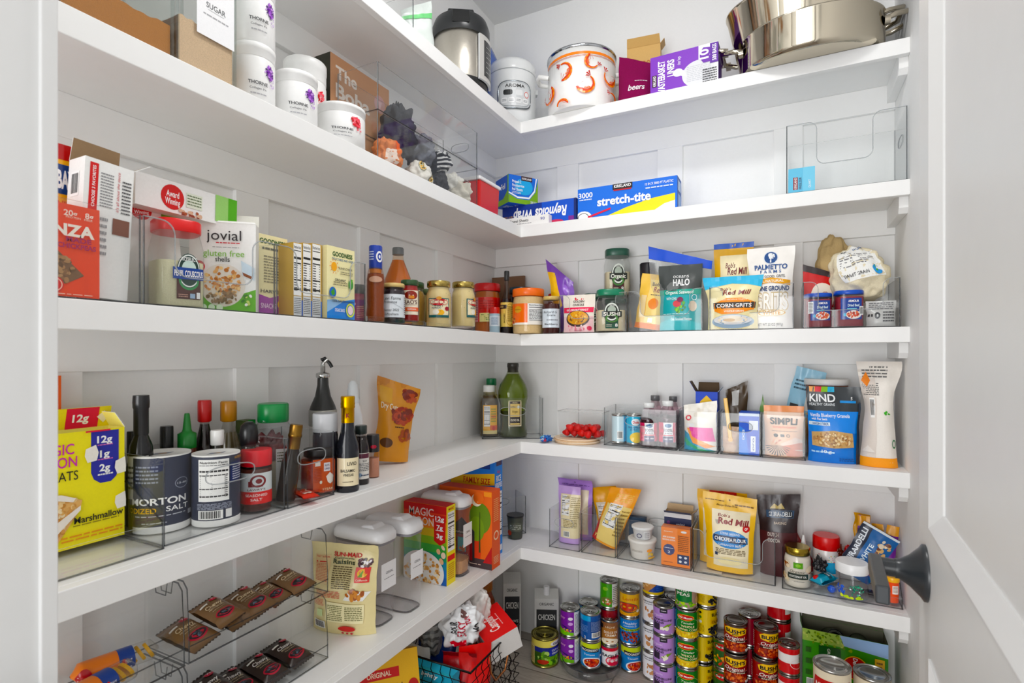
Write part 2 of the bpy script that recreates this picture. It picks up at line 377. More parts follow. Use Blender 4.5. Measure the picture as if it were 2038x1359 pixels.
# ================================================================== builders
def ss(a, b, x):
    x = max(0, min(1, (x - a) / (b - a))); return x * x * (3 - 2 * x)
def carton(P, d, col, name, label, cat='box', group=None, front=(), right=(), left=(), top=(), under=(), kind='paper', side=None, topc=None, flaps=(), inner='8d7660', tilt=0, roll=0, dr=0, dz=0, seed=1):
    w, h = P['w'], P['h']; Q = back(P, d / 2); m = MB(); K = lambda c: M(c, kind)
    x, y = w / 2, d / 2; V = [(-x, -y, 0), (x, -y, 0), (x, y, 0), (-x, y, 0), (-x, -y, h), (x, -y, h), (x, y, h), (-x, y, h)]
    m.add(V, [(0, 1, 5, 4)], K(col)); m.add(V, [(2, 3, 7, 6)], K(col)); m.add(V, [(1, 2, 6, 5), (3, 0, 4, 7)], K(side or col)); m.add(V, [(3, 2, 1, 0)], K(side or col))
    if not flaps: m.add(V, [(4, 5, 6, 7)], K(topc or side or col))
    else:
        e = .0012; im = M(inner, 'matte')
        Vi = [(-x + e, -y + e, h), (x - e, -y + e, h), (x - e, y - e, h), (-x + e, y - e, h)]; lo = h - min(.05, h * .5)
        Vi += [(a, b, lo) for a, b, _ in Vi]
        m.add(Vi, [(0, 1, 5, 4), (1, 2, 6, 5), (2, 3, 7, 6), (3, 0, 4, 7), (4, 5, 6, 7)], im)
        for ed, ln, an, *oc in flaps:
            a = math.radians(an); up, out = ln * cos(a), ln * sin(a); t = .0012
            if ed in 'fb':
                sg = -1 if ed == 'f' else 1
                p = [(-x, sg * y, h), (x, sg * y, h), (x * .96, sg * (y + out), h + up), (-x * .96, sg * (y + out), h + up)]; n = Vector((0, sg * cos(a), -sin(a))) * t
            else:
                sg = -1 if ed == 'l' else 1
                p = [(sg * x, -y, h), (sg * x, y, h), (sg * (x + out), y * .94, h + up), (sg * (x + out), -y * .94, h + up)]; n = Vector((sg * cos(a), 0, -sin(a))) * t
            o = [tuple(Vector(q) + n) for q in p]
            m.add(p, [(0, 1, 2, 3)], im); m.add(o, [(3, 2, 1, 0)], K(oc[0] if oc else col))
            m.add(p + o, [(0, 1, 5, 4), (1, 2, 6, 5), (2, 3, 7, 6), (3, 0, 4, 7)], K(oc[0] if oc else col))
    if front: m.deco(lambda u, v, k: (-x + u * w, -y - k, v * h), front, kind, w / h, True, seed)
    if right: m.deco(lambda u, v, k: (x + k, -y + u * d, v * h), right, kind, d / h, True, seed + 1)
    if left: m.deco(lambda u, v, k: (-x - k, y - u * d, v * h), left, kind, d / h, True, seed + 2)
    if top: m.deco(lambda u, v, k: (-x + u * w, -y + v * d, h + k), top, kind, w / d, True, seed + 3)
    if under: m.deco(lambda u, v, k: (-x + u * w, y - v * d, -k), under, kind, w / d, True, seed + 4)
    return at(tag(m.build(name), label, cat, group), Q, dz, tilt, roll, dr)
def cyl(r, z0, z1, sp=2.7, sy=1.0, p=2.0):
    def S(u, v, k):
        a = (u - .5) * sp; s_, c_ = sin(a), cos(a)
        if p != 2:
            s_ = max(-.985, min(.985, a * .62)); c_ = (1 - abs(s_) ** p) ** (1 / p)
        return ((r + k) * s_, -(r + k) * c_ * sy, z0 + v * (z1 - z0))
    return S, r * sp / (z1 - z0)
def can(P, label, wrap, deco=(), name='food_can', cat='can', group=None, tab=True, steel='b9b9b6', dr=0, dz=0, seed=1, upside=False, parts=True):
    r, h = P['r'], P['h']; e = empty(name, label, cat, group); sm = M(steel, 'metal')
    bo = MB().lathe([(r * .93, 0), (r, .001), (r, .004), (r * .965, .0065), (r * .965, h - .0065), (r, h - .004), (r, h - .0008), (r * .975, h), (r * .955, h - .001), (r * .94, h - .0035), (r * .78, h - .0035), (r * .76, h - .0022), (r * .62, h - .0022), (r * .6, h - .0035), (.0005, h - .0035)], sm).build('body', e)
    S, asp = cyl(r * .968, .0072, h - .0072)
    lb = MB(); lb.lathe([(r * .968, .0072), (r * .968, h - .0072)], M(wrap, 'gloss'), 40, cap=False)
    lb.deco(S, deco, 'gloss', asp, False, seed); lb.build('label', bo)
    if tab:
        t = MB(); n = 14; z = h - .0015
        t.tube([(r * .32 * cos(2 * pi * i / n), -r * .28 + r * .2 * sin(2 * pi * i / n), z) for i in range(n)], .0012, sm, 6, True); t.lathe([(r * .13, z - .0018), (r * .13, z + .0008)], sm, 12, c=(0, .02 * r)); t.build('pull_tab', e)
    return at(e, P, dz, 0, 0, dr)
JAR = [(.93, 0), (1, .025), (1, .70), (.95, .78), (.80, .86), (.80, .93)]
def vessel(P, label, body, bmat, name='jar', cat='jar', group=None, fill=None, cap=None, capcol='c9b26a', capname='lid', capkind='plastic', bands=(), p=2.0, sy=1.0, dr=0, dz=0, tilt=0, roll=0, seed=1, kind='gloss', extra=None, n=36):
    """body/cap outlines in fractions of radius and height; bands = [(z0, z1, radius fraction, colour, design, spread)]"""
    r, h = P['r'], P['h']; e = empty(name, label, cat, group)
    B = [(a * r, b * h) for a, b in body]
    bo = MB().lathe(B, bmat, n, p, sy).build('body', e)
    if fill:
        lv, fc, fk = fill; I = []
        for i, (a, b) in enumerate(body):
            if b > lv:
                a0, b0 = body[i - 1]; t = (lv - b0) / (b - b0); I.append(((a0 + (a - a0) * t) * r * .965, lv * h)); break
            I.append((a * r * .965, b * h + (.002 if i == 0 else 0)))
        MB().lathe(I, M(fc, fk), n, p, sy).build('contents', e)
    if cap:
        cm = M(capcol, capkind); k = MB(); Cc = [(a * r, b * h) for a, b in cap]; k.lathe(Cc, cm, n, 2.0 if p == 2 else max(2, p - 1.2), sy if p != 2 else 1.0)
        k.build(capname, e)
    for z0, z1, rf, col, deco, sp in bands:
        S, asp = cyl(rf * r + .0006, z0 * h, z1 * h, sp, sy, p)
        l = MB()
        if col: l.grid(lambda u, v: S(u, v, 0), 28, 3, M(col, kind))
        l.deco(S, deco, kind, asp, False, seed); l.build('label', bo)
    if extra: extra(e, r, h)
    return at(e, P, dz, tilt, roll, dr)
def pouch(P, T, col, name, label, cat='bag', group=None, deco=(), deco2=(), lean=0., bend=0., skew=0., taper=0., flare=0., wr=.005, kind='film', seed=1, dr=0, dz=0, tilt=0, roll=0, strip=None, sag=0., backc=None, fold=None, inset=True, mat=None):
    """stand-up bag: fat at the foot, flat sealed top"""
    w, h = P['w'], P['h']; Q = back(P, T / 2) if inset else P
    def prof(v): return min(1, .72 + 2.2 * v) * (1 - ss(.42, .95, v))
    def pt(u, v, sg, k=0):
        q = prof(v); b = (1 - abs(2 * u - 1) ** 3.2) * q
        x = (u - .5) * w * (1 - .07 * q + taper * v + flare * ss(.55, 1, v))
        z = v * h * (1 + skew * (u - .5) * v) - sag * h * ss(.6, 1, v) * (1 - abs(2 * u - 1) ** 2)
        y = sg * T / 2 * b + lean * h * v * v
        nz = noise.noise(Vector((x * 26 + seed * 7.3, z * 17, seed * 3.1))) + .5 * noise.noise(Vector((x * 60, z * 45 + seed, 2.2)))
        y += wr * nz * (.35 + 1.1 * ss(.3, .9, v)) * (1 if sg < 0 else .8)
        x += wr * .6 * noise.noise(Vector((u * 3 + seed, v * 5, 9.)))
        if fold and v > fold[0]:                       # top bent over
            a = (v - fold[0]) / (1 - fold[0]) * fold[1]; L = h * (1 - fold[0]) * (v - fold[0]) / (1 - fold[0])
            z = fold[0] * h + L * (sin(a) / a if a else 1) + skew * (u - .5) * h * v * .5; y += -L * (1 - cos(a)) / a if a else 0
        y += -bend * h * max(0, v - .5) ** 2
        return (x, y - k, z)
    m = MB(); nu, nv = 14, 20; fm_ = mat or M(col, kind); bm = mat or M(backc or col, kind)
    m.grid(lambda u, v: pt(u, v, -1), nu, nv, fm_); m.grid(lambda u, v: pt(1 - u, v, 1), nu, nv, bm)
    m.grid(lambda u, v: [a * (1 - v) + b * v for a, b in zip(pt(u, 0, -1), pt(u, 0, 1))], nu, 2, bm)
    if deco: m.deco(lambda u, v, k: pt(u, v, -1, k + .0006), deco, kind, w / h, False, seed)
    if deco2: m.deco(lambda u, v, k: pt(1 - u, v, 1, -k - .0006), deco2, kind, w / h, False, seed)
    if strip:                                          # slider or zip band along the top
        e = empty(name, label, cat, group); m.build('bag_body', e); sc_, v0, v1 = strip
        s = MB(); s.grid(lambda u, v: pt(u, v0 + v * (v1 - v0), -1, .002), 12, 2, M(sc_, 'plastic')); s.grid(lambda u, v: pt(u, v0 + v * (v1 - v0), 1, -.002), 12, 2, M(sc_, 'plastic')); s.build('zip_strip', e)
        return at(e, Q, dz, tilt, roll, dr)
    return at(tag(m.build(name), label, cat, group), Q, dz, tilt, roll, dr)
def pack(P, ln, t, col, name, label, cat='snack bar', group=None, deco=(), seed=1, dr=0, dz=0, tilt=0, roll=0, endc=None):
    """flow-wrapped bar lying flat: width across x, length along y, crimped ends"""
    w = P['w']
    def pt(u, v, sg, k=0):
        e = min(v, 1 - v); b = ss(.0, .16, e - .045); q = (1 - abs(2 * u - 1) ** 4)
        z = t / 2 + sg * t / 2 * b * (.35 + .65 * q) + .0015 * noise.noise(Vector((u * 6 + seed, v * 9, seed)))
        y = (v - .5) * ln
        return ((u - .5) * w * (1 - .05 * b), y, z + k)
    m = MB(); fm_ = M(col, 'film'); m.grid(lambda u, v: pt(u, v, 1), 10, 18, fm_); m.grid(lambda u, v: pt(1 - u, v, -1), 10, 18, fm_)
    for v in (0, 1):                                   # saw-toothed crimp
        n = 16; y0 = (v - .5) * ln; sg = 1 if v else -1; vs = []
        for i in range(n + 1): vs += [((i / n - .5) * w, y0, t / 2 + .0006), ((i / n - .5) * w, y0 + sg * (.0035 if i % 2 else .0005), t / 2 + .0006)]
        vs += [(a, b, c - .0012) for a, b, c in vs]; N_ = 2 * (n + 1)
        m.add(vs, [(2 * i, 2 * i + 2, 2 * i + 3, 2 * i + 1) for i in range(n)] + [(N_ + 2 * i, N_ + 2 * i + 1, N_ + 2 * i + 3, N_ + 2 * i + 2) for i in range(n)], M(endc or col, 'film'))
    if deco: m.deco(lambda u, v, k: pt(u, v, 1, k + .0005), deco, 'film', w / ln, False, seed)
    return at(tag(m.build(name), label, cat, group), P, dz, tilt, roll, dr)
def lumpfn(rx, ry, rz, amp, fr, seed, fl=.0, pleat=0, squash=1.0):
    def pt(u, v, k=0):
        a = (u - .5) * 2 * pi; b = (v - .5) * pi
        d = Vector((sin(a) * cos(b), -cos(a) * cos(b), sin(b)))
        g = 1 + amp * noise.noise(d * fr + Vector((seed * 3.7, seed, 0))) + amp * .5 * noise.noise(d * fr * 2.3 + Vector((0, seed * 5.1, 3)))
        if pleat: g += pleat * .45 * (sin(a * 7 + b * 5) + .6 * sin(b * 11 - a * 3))
        x, y, z = d.x * (rx * g + k), d.y * (ry * g + k), d.z * (rz * g + k)
        z += rz * (1 - fl)
        if z < 0: z *= .05
        return (x, y, z)
    return pt
def lump(P, rx, ry, rz, col, name, label, cat, group=None, amp=.25, fr=2.2, seed=1, kind='cloth', deco=(), fl=.15, pleat=0, dr=0, dz=0, tilt=0, roll=0, spread=2.4, parent_parts=None):
    """soft crumpled thing"""
    f = lumpfn(rx, ry, rz, amp, fr, seed, fl, pleat)
    m = MB(); m.grid(lambda u, v: f(u, .01 + .98 * v), 72, 44, M(col, kind))
    if deco:
        k_ = spread / (2 * pi)
        m.deco(lambda u, v, k: f(.5 + (u - .5) * k_, .2 + v * .68, k + .0008), deco, kind, rx * spread / (rz * 2.1), False, seed)
    return at(tag(m.build(name), label, cat, group), P, dz, tilt, roll, dr)
def plate(m, w, h, t, T, mat, emat, hole=None, cut=None, rnd=0):
    """acrylic panel in the xz plane, thickness t in y, optional oval hole (cx,cz,a,b) or scoop cut (post, depth)"""
    def put(p): return [T @ Vector(q) for q in p]
    if hole:
        n = 32; cx, cz, a, b = hole; I, O = [], []
        for i in range(n):
            an = 2 * pi * i / n; c_, s_ = cos(an), sin(an)
            I.append((cx + a * math.copysign(abs(c_) ** .6, c_), cz + b * math.copysign(abs(s_) ** .8, s_)))
            k = min(((w / 2 - cx) if c_ > 0 else (w / 2 + cx)) / max(abs(c_), 1e-6), ((h - cz) if s_ > 0 else cz) / max(abs(s_), 1e-6)); O.append((cx + k * c_, cz + k * s_))
        for cn in ((-w / 2, 0), (w / 2, 0), (w / 2, h), (-w / 2, h)):
            j = min(range(n), key=lambda i: (O[i][0] - cn[0]) ** 2 + (O[i][1] - cn[1]) ** 2); O[j] = cn
        for y in (0, t):
            vs = put([(x, y, z) for x, z in I] + [(x, y, z) for x, z in O]); m.add(vs, [(i, (i + 1) % n, n + (i + 1) % n, n + i) for i in range(n)], mat)
        vs = put([(x, y, z) for y in (0, t) for x, z in I]); m.add(vs, [(i, (i + 1) % n, n + (i + 1) % n, n + i) for i in range(n)], emat, True)
        m.tube(put([(x, 0, z) for x, z in I]), .0013, ACR2, 6, True)
    else:
        pts = [(-w / 2, 0), (w / 2, 0)]
        if cut:
            po, de = cut; R = min(.022, (w / 2 - po) * .6, de * .45)
            arc = lambda cx, cz, a0, a1: [(cx + R * cos(a0 + (a1 - a0) * i / 6), cz + R * sin(a0 + (a1 - a0) * i / 6)) for i in range(7)]
            top = arc(w / 2 - po - 0 + R * .0 + R * 0, h - R, 0, 0)[:0]
            pts += [(w / 2, h)] + [(w / 2 - po + R * .8, h)] + arc(w / 2 - po + R * .8, h - R, pi / 2, pi)[1:] + arc(w / 2 - po - R * 1.2, h - de + R, 0, -pi / 2) + arc(-w / 2 + po + R * 1.2, h - de + R, -pi / 2, -pi) + arc(-w / 2 + po - R * .8, h - R, 0, pi / 2) + [(-w / 2, h)]
        else: pts += [(w / 2, h), (-w / 2, h)]
        n = len(pts)
        for y in (0, t): m.add(put([(x, y, z) for x, z in pts]), [tuple(range(n))], mat)
        m.add(put([(x, y, z) for y in (0, t) for x, z in pts]), [(i, (i + 1) % n, n + (i + 1) % n, n + i) for i in range(n)], ACR2)
        if cut: m.tube(put([(x, t / 2, z) for x, z in pts[2:]]), .0013, ACR2, 6)
I4 = Matrix.Identity(4)
def acrylic(P, d, label, style='handle', name='acrylic_bin', cat='storage bin', group=None, dr=0, dz=0, sidehole=False, backhole=False, lowfront=None, t=.0026, cut=None, rail=True):
    """clear open-topped bin, origin under the middle of its base"""
    w, h = P['w'], P['h']; Q = back(P, d / 2); e = empty(name, label, cat, group)
    x, y = w / 2, d / 2; hf = lowfront or h
    m = MB(); ce = ACE
    m.box(-x, -y, 0, x, y, t, ACR)
    b = .0013
    for (a0, b0, a1, b1) in ((-x, -y, x, -y), (x, -y, x, y), (x, y, -x, y), (-x, y, -x, -y)): m.tube([(a0, b0, b), (a1, b1, b)], b, ce, 6)
    for sx, sy_ in ((-1, -1), (1, -1), (1, 1), (-1, 1)): m.tube([(sx * (x - b), sy_ * (y - b), 0), (sx * (x - b), sy_ * (y - b), (hf if sy_ < 0 else h))], b, ce, 6)
    m.build('base', e)
    T = Matrix.Translation((0, -y, t))
    f = MB(); hl = (0, hf * .66, min(.05, w * .3), .016)
    plate(f, w, hf - t, t, T, ACR, ce, hole=hl if style == 'handle' else None, cut=(cut or (w * .17, hf * .52)) if style == 'scoop' else None); f.build('front_panel', e)
    f = MB(); plate(f, w, h - t, t, Matrix.Translation((0, y - t, t)), ACR, ce, hole=(0, h * .68, min(.05, w * .3), .014) if backhole else None); f.build('back_panel', e)
    for sg in (-1, 1):
        f = MB(); TS = Matrix.Translation((sg * x - (t if sg > 0 else 0), 0, t)) @ Matrix.Rotation(pi / 2, 4, 'Z') @ Matrix.Translation((0, -t, 0))
        if hf != h:
            pts = [(-y + t, t), (y - t, t), (y - t, h), (-y + d * .55, h), (-y + t, hf)]
            f.prism(pts, 'x', sg * x - (t if sg > 0 else 0), sg * x + (t if sg < 0 else 0), ACR); f.tube([(sg * (x - .001), a, z) for a, z in pts[2:]], .0013, ce, 6)
        else: plate(f, d - 2 * t, h - t, t, TS, ACR, ce, hole=(0, h * .66, .034, .014) if sidehole and sg > 0 else None)
        f.build('side_panel', e)
    return at(e, Q, dz, 0, 0, dr)
# ================================================================== top shelf
CH = M('d9d6cf', 'chrome'); STEEL = M('c9c4b8', 'brushed'); BLK = M('26282a', 'plastic'); WHT = M('f2f3f3', 'plastic')
# electric pressure cooker
P = C(862, 972, 15, ZA, side='L', d=.12); r = P['r']
e = empty('pressure_cooker', 'stainless steel electric pressure cooker with black domed lid beside the rice cooker', 'pressure cooker')
MB().lathe([(r * .93, .0), (r * .97, .012), (r * .97, .055)], M('1f2021', 'plastic'), 48).build('base', e)
MB().lathe([(r * .975, .055), (r * .98, .057), (r * .98, .205), (r * .96, .208)], M('cfcac0', 'brushed'), 48).build('body', e)
l = MB(); l.lathe([(r * 1.02, .205), (r * 1.05, .215), (r * 1.05, .24), (r * .95, .268), (r * .6, .285), (.001, .29)], BLK, 48); l.tube([(-.045, -.0, .285), (-.04, -.0, .315), (.04, 0, .315), (.045, 0, .285)], .011, BLK, 8)
l.box(-.028, -r * 1.07, .222, .028, -r * .9, .262, M('1a1b1c', 'gloss')); l.build('lid', e, bevel=.002)
pn = MB(); S, asp = cyl(r * 1.0, .05, .2, 1.0)
pn.grid(lambda u, v: S(u, v, .008), 10, 3, M('c9c8c4', 'plastic')); pn.grid(lambda u, v: S(u, 0, .008 * v), 10, 1, WHT); pn.grid(lambda u, v: S(u, 1, .008 * v), 10, 1, WHT); pn.grid(lambda u, v: S(0, u, .008 * v), 3, 1, WHT); pn.grid(lambda u, v: S(1, u, .008 * v), 3, 1, WHT)
pn.deco(lambda u, v, k: S(u, v, k + .008), [('r', .2, .1, .85, .9, '2a2b2b')] + [('r', .3, .2 + .11 * i, .75, .22 + .11 * i, '8c8c88') for i in range(6)], 'gloss', asp, False)
q = pn.build('control_panel', e); q.rotation_euler = (0, 0, 1.15)
at(e, P)
# blue platter
e = tag(MB().lathe([(.001, .012), (.17, .012), (.20, .004), (.222, 0), (.222, .004), (.2, .011), (.17, .018), (.001, .018)], M('1459b8', 'gloss'), 56).build('platter'), 'round blue platter leaning in the corner behind the pressure cooker', 'platter')
e.location = (-1.075, 1.83, ZA + .2225); e.rotation_euler = (Matrix.Rotation(math.radians(86), 4, 'Z') @ Matrix.Rotation(math.radians(86), 4, 'X')).to_euler()
# rice cooker
P = C(968, 1062, 92, ZA, side='B', d=.075); r = P['r'] = .094; P['X'] = -.955; RCS = 1.1
e = empty('rice_cooker', 'small white electric rice cooker with a silver button panel', 'rice cooker')
wh = M('f1f3f4', 'gloss')
MB().lathe([(r * .72, 0), (r * .86, .012), (r * .97, .045), (r * 1.0, .09), (r * .98, .205)], wh, 48).build('body', e)
MB().lathe([(r * .985, .205), (r * .985, .208)], M('a9adb0', 'plastic'), 48).build('gasket', e)
MB().lathe([(r * .985, .208), (r, .214), (r * .99, .236), (r * .9, .252), (r * .55, .262), (.001, .265)], wh, 48).build('lid', e)
pn = MB(); S, asp = cyl(r * .992, .055, .155, 1.35)
pl = [(.5 + .5 * math.copysign(abs(cos(a)) ** .5, cos(a)), .5 + .5 * math.copysign(abs(sin(a)) ** .5, sin(a))) for a in [2 * pi * i / 36 for i in range(36)]]
def rr(cu, cv, a, b, col): return ('p', [(cu + (u - .5) * 2 * a, cv + (v - .5) * 2 * b) for u, v in pl], col)
_sq = [S(.5, .5, .006)] + [S(u, v, .006) for u, v in pl]; pn.add(_sq, [(0, i + 1, (i + 1) % 36 + 1) for i in range(36)], M('c4c8cb', 'plastic')); pn.tube([S(u, v, .003) for u, v in pl], .0035, M('8e9499', 'metal'), 6, True)
D = [rr(.5, .5, .44, .43, 'd9dcde'), ('t', 'AROMA', .5, .82, .12, '222222', .56), rr(.3, .57, .13, .1, '2c2f31'), rr(.62, .56, .1, .11, 'eef0f1'), rr(.84, .52, .07, .13, 'eef0f1'), ('o', .84, .52, .07, .12, 'd0402e', .2)] + [rr(.2 + .2 * i, .27, .085, .1, 'f2f3f4') for i in range(4)] + [('l', .14 + .2 * i, .22, .26 + .2 * i, .32, '8a8e92', 2) for i in range(4)]
pn.deco(lambda u, v, k: S(u, v, k + .0065), D, 'plastic', asp, False); pn.build('control_panel', e)
k = MB(); k.box(r * .9, .01, .16, r * 1.12, .035, .178, M('e4e6e6', 'plastic')); k.build('hinge_clip', e)
at(e, P, dr=.12)
# shrimp stockpot
def shrimp(cu, cv, s, rot, asp, mir=1):
    o = []
    def tr(x, y):
        x *= mir; a, b = x * cos(rot) - y * sin(rot), x * sin(rot) + y * cos(rot); return (cu + a * s / asp, cv + b * s)
    N_ = 12; out, inn = [], []
    for i in range(N_ + 1):
        a = -2.2 + 3.9 * i / N_; ro = 1.0; wd = .5 * (1 - .72 * (i / N_) ** 1.4) * min(1, .35 + i * .3); out.append((ro * cos(a), ro * sin(a))); inn.append(((ro - wd) * cos(a), (ro - wd) * sin(a)))
    o.append(('p', [tr(*p) for p in out + inn[::-1]], 'd9531a'))
    for i in range(1, N_): o.append(('p', [tr(*p) for p in (out[i], out[i + 1], ((out[i + 1][0] + inn[i + 1][0]) / 2, (out[i + 1][1] + inn[i + 1][1]) / 2), ((out[i][0] * .6 + inn[i][0] * .4), (out[i][1] * .6 + inn[i][1] * .4)))], 'f0a040' if i % 2 else 'e8772a'))
    tx, ty = out[-1]
    for dx, dy in ((-.5, .28), (-.55, -.02), (-.4, -.3)): o.append(('p', [tr(tx, ty), tr(tx + dx, ty + dy + .1), tr(tx + dx, ty + dy - .1)], 'b8321a'))
    hx, hy = out[0]
    for dx, dy in ((.7, .1), (.6, .5), (.3, .8)): o.append(('p', [tr(hx, hy), tr(hx + dx, hy + dy), tr(hx + dx - .03, hy + dy + .06)], 'c9481e'))
    for i in (3, 4, 5, 6): o.append(('p', [tr(*inn[i]), tr(inn[i][0] * .55, inn[i][1] * .5), tr(*inn[i + 1])], 'e2702c'))
    return o
P = C(1088, 1231, 95, ZA, side='B', d=.095); r = P['r'] = .124; h = .214; P['Y'] -= .008
e = empty('stockpot', 'white enamel stockpot printed with orange shrimp', 'pot')
en = M('f4f4f2', 'gloss')
PM = MB().lathe([(r * .96, 0), (r, .008), (r, h - .006), (r * .97, h - .006), (r * .965, .012), (.001, .012)], en, 56)
MB().lathe([(r * 1.0, h - .012), (r * 1.03, h - .008), (r * 1.03, h - .003), (r * .98, h - .003)], M('b9bcc0', 'chrome'), 56, cap=False).build('rim', e)
S, asp = cyl(r + .0003, 0, h - .012); D = [('r', -.05, .868, 1.05, .915, 'f08a1c'), ('r', -.05, .845, 1.05, .851, 'c25a20'), ('r', -.05, .83, 1.05, .834, 'c25a20')]
for a in ((.29, .62, .16, .3, 1), (.585, .74, .13, 4.0, 1), (.52, .34, .16, -.7, 1), (.80, .5, .15, 1.2, -1), (.10, .3, .16, 2.0, -1), (.80, .12, .12, .2, 1), (.30, .02, .1, 2.2, 1)): D += shrimp(*a[:4], asp, a[4])
PM.deco(S, D, 'gloss', asp, False); PM.build('body', e)
for sg in (-1, 1):
    k = MB(); k.tube([(sg * r * .98, -.03, h * .66), (sg * (r + .03), -.03, h * .69), (sg * (r + .038), 0, h * .70), (sg * (r + .03), .03, h * .69), (sg * r * .98, .03, h * .66)], .009, en, 8); k.build('handle', e)
at(e, P, dr=.05)
# maroon bottle bag, brown parcel, liner box
pouch(F(1224, 1296, 108, ZA, 'B', .03), .05, '7d1f4b', 'bottle_bag', 'folded maroon fabric bag leaning between the stockpot and the purple box', 'bag', deco=[('t', 'beers', .6, .3, .12, 'e9dfe4', .5, 0, .02, .2), ('l', .55, .42, .9, .46, 'd8c6d0', 1)], kind='cloth', skew=-.32, lean=.1, taper=-.05, wr=.004, seed=4)
carton(F(1247, 1312, 92, ZA, 'B', .12), .05, 'c9a46a', 'paper_sack', 'tan paper carton with an open top behind the maroon bag', 'carton', front=[('r', .1, .1, .9, .4, '4a3a22'), ('t', 'BAMBOO', .5, .72, .1, 'b06a1c', .7)], flaps=[('f', .03, 35), ('b', .035, 15), ('r', .02, 40)], inner='b58d55', dr=.12)
carton(F(1297, 1433, 99, ZA, 'B', .025), .085, '7a38b4', 'trash_bag_box', 'purple and white carton of wastebasket liners', 'box',
       front=[('r', .72, 0, 1, 1, 'ececee'), ('e', .72, .33, .24, .33, 'dcdde0', 26), ('l', .55, .15, .9, .55, 'c4c6cc', 9), ('e', .42, .46, .075, .1, 'f1eef4'), ('p', [(.44, .38), (.56, .3), (.5, .5)], 'f1eef4'), ('t', 'WASTEBASKET', .17, .42, .1, 'ffffff', .86, 90, .03), ('t', 'LINERS', .31, .62, .1, 'ffffff', .42, 90, .03), ('t', 'clear bags', .43, .75, .05, 'e3d4f0', .22, 90), ('r', .03, .22, .10, .52, '3a2326'), ('t', 'KIRKLAND', .065, .37, .04, 'ffffff', .26, 90), ('p', [(.74, .68), (.79, .55), (.93, .55), (.97, .68), (.97, .88), (.79, .93), (.74, .82)], '6a2ba4'), ('t', '10', .80, .76, .12, 'ffffff', .24, 90, .03), ('t', 'gallons', .90, .74, .04, 'ffffff', .2, 90), ('r', .885, .5, 1, .985, '5b2196'), ('t', '500 BAGS', .945, .75, .055, 'ffffff', .4, 90, .02), ('l', .78, .05, .98, .4, '3c3c40', 6)],
       left=[('t', 'LINERS', .5, .4, .3, 'd9c2ee', .5, 90), ('l', .2, .1, .8, .3, 'c9aae4', 5)], side='5f2596', dr=-.02)
# steel pots
def steelpot(X, Y, Z, rx, sy, h, label, fl=1.0, name='braiser_pot', hz=.7, lo=1.0):
    e = empty(name, label, 'pot', 'stainless steel pots'); cm = M('c6beae', 'chrome'); e.location = (X, Y, Z)
    MB().lathe([(rx * lo * .9, 0), (rx * lo * .96, .004), (rx * lo, .012), (rx * fl, h - .006), (rx * fl * 1.015, h - .004), (rx * fl * 1.015, h), (rx * fl * .975, h), (rx * lo * .97, .01), (.001, .008)], cm, 72, sy=sy).build('body', e)
    for sg in (-1, 1):
        k = MB(); a = rx * fl
        k.tube([(sg * a * .97, -.045, h * hz), (sg * (a + .02), -.05, h * hz + .004), (sg * (a + .055), -.036, h * hz + .012), (sg * (a + .055), .036, h * hz + .012), (sg * (a + .02), .05, h * hz + .004), (sg * a * .97, .045, h * hz)], .0075, M('bdb5a6', 'chrome'), 10)
        for y in (-.045, .045): k.tube([(sg * (a * .96), y, h * hz - .006), (sg * (a + .006), y, h * hz - .006)], .013, M('bdb5a6', 'chrome'), 12)
        k.build('handle', e)
    return e
steelpot(.066, 1.865, ZA, .19, .77, .108, 'wide oval stainless steel braiser overhanging the shelf edge')
steelpot(.035, 1.885, ZA + .014, .205, .66, .205, 'tall stainless steel pan nested inside the wide braiser', 1.0, 'saute_pan', .42, .80)
# zip bag and clear tray
P = G(-.925, 1.262, ZA, .105, .12, 1.15)
pouch(P, .04, 'dfe6e2', 'zip_bag', 'frosted plastic storage bag with a green zip seal', 'bag', strip=('7fd08a', .70, .80), kind='plastic', wr=.005, seed=9, skew=.35, lean=-.1, tilt=.05, roll=-.2, dz=.01)
acrylic(G(-.915, 1.10, ZA, .2, .13, pi / 2), .15, 'clear tray on the topmost shelf beside the green sealed bag', 'plain', group=None)
# ================================================================== second shelf
# dry goods canisters
def canister(P, d, label, fill, fc, h, dip, slabel=None):
    w = P['w']; e = empty('dry_goods_canister', label, 'canister', 'clear dry goods canisters'); x, y = w / 2, d / 2
    m = MB(); m.box(-x, -y, 0, x, y, h, CLEAR('eef3f1', .8)); 
    for a, b in ((-x, -y), (x, -y), (x, y), (-x, y)): m.tube([(a * .985, b * .985, 0), (a * .985, b * .985, h)], .003, CLEAR('cfd8d6', 1.0), 8)
    m.build('body', e); c_ = MB(); t = .004
    c_.grid(lambda u, v: (-x + t + u * (w - 2 * t), -y + t, .004 + v * (fill + dip * (1 - u) ** 1.5 + .006 * noise.noise(Vector((u * 8, fill * 90, 3))))), 30, 4, M(fc, 'grain'), False)
    c_.grid(lambda u, v: (-x + t + u * (w - 2 * t), -y + t + v * (d - 2 * t), .004 + fill + dip * (1 - u) ** 1.5 + .006 * noise.noise(Vector((u * 8, v * 5 + fill * 90 * (1 - v), 3)))), 30, 10, M(fc, 'grain'), False)
    c_.grid(lambda u, v: (x - t, -y + t + u * (d - 2 * t), .004 + v * fill), 4, 4, M(fc, 'grain'), False)
    c_.build('contents', e); MB().box(-x, -y, h, x, y, h + .02, WHT).build('lid', e)
    if slabel: l = MB(); S = lambda u, v, k: (-x + u * w, -y - k, v * h); l.deco(S, slabel, 'paper', w / h, True); l.build('label', e)
    return at(e, back(P, d / 2))
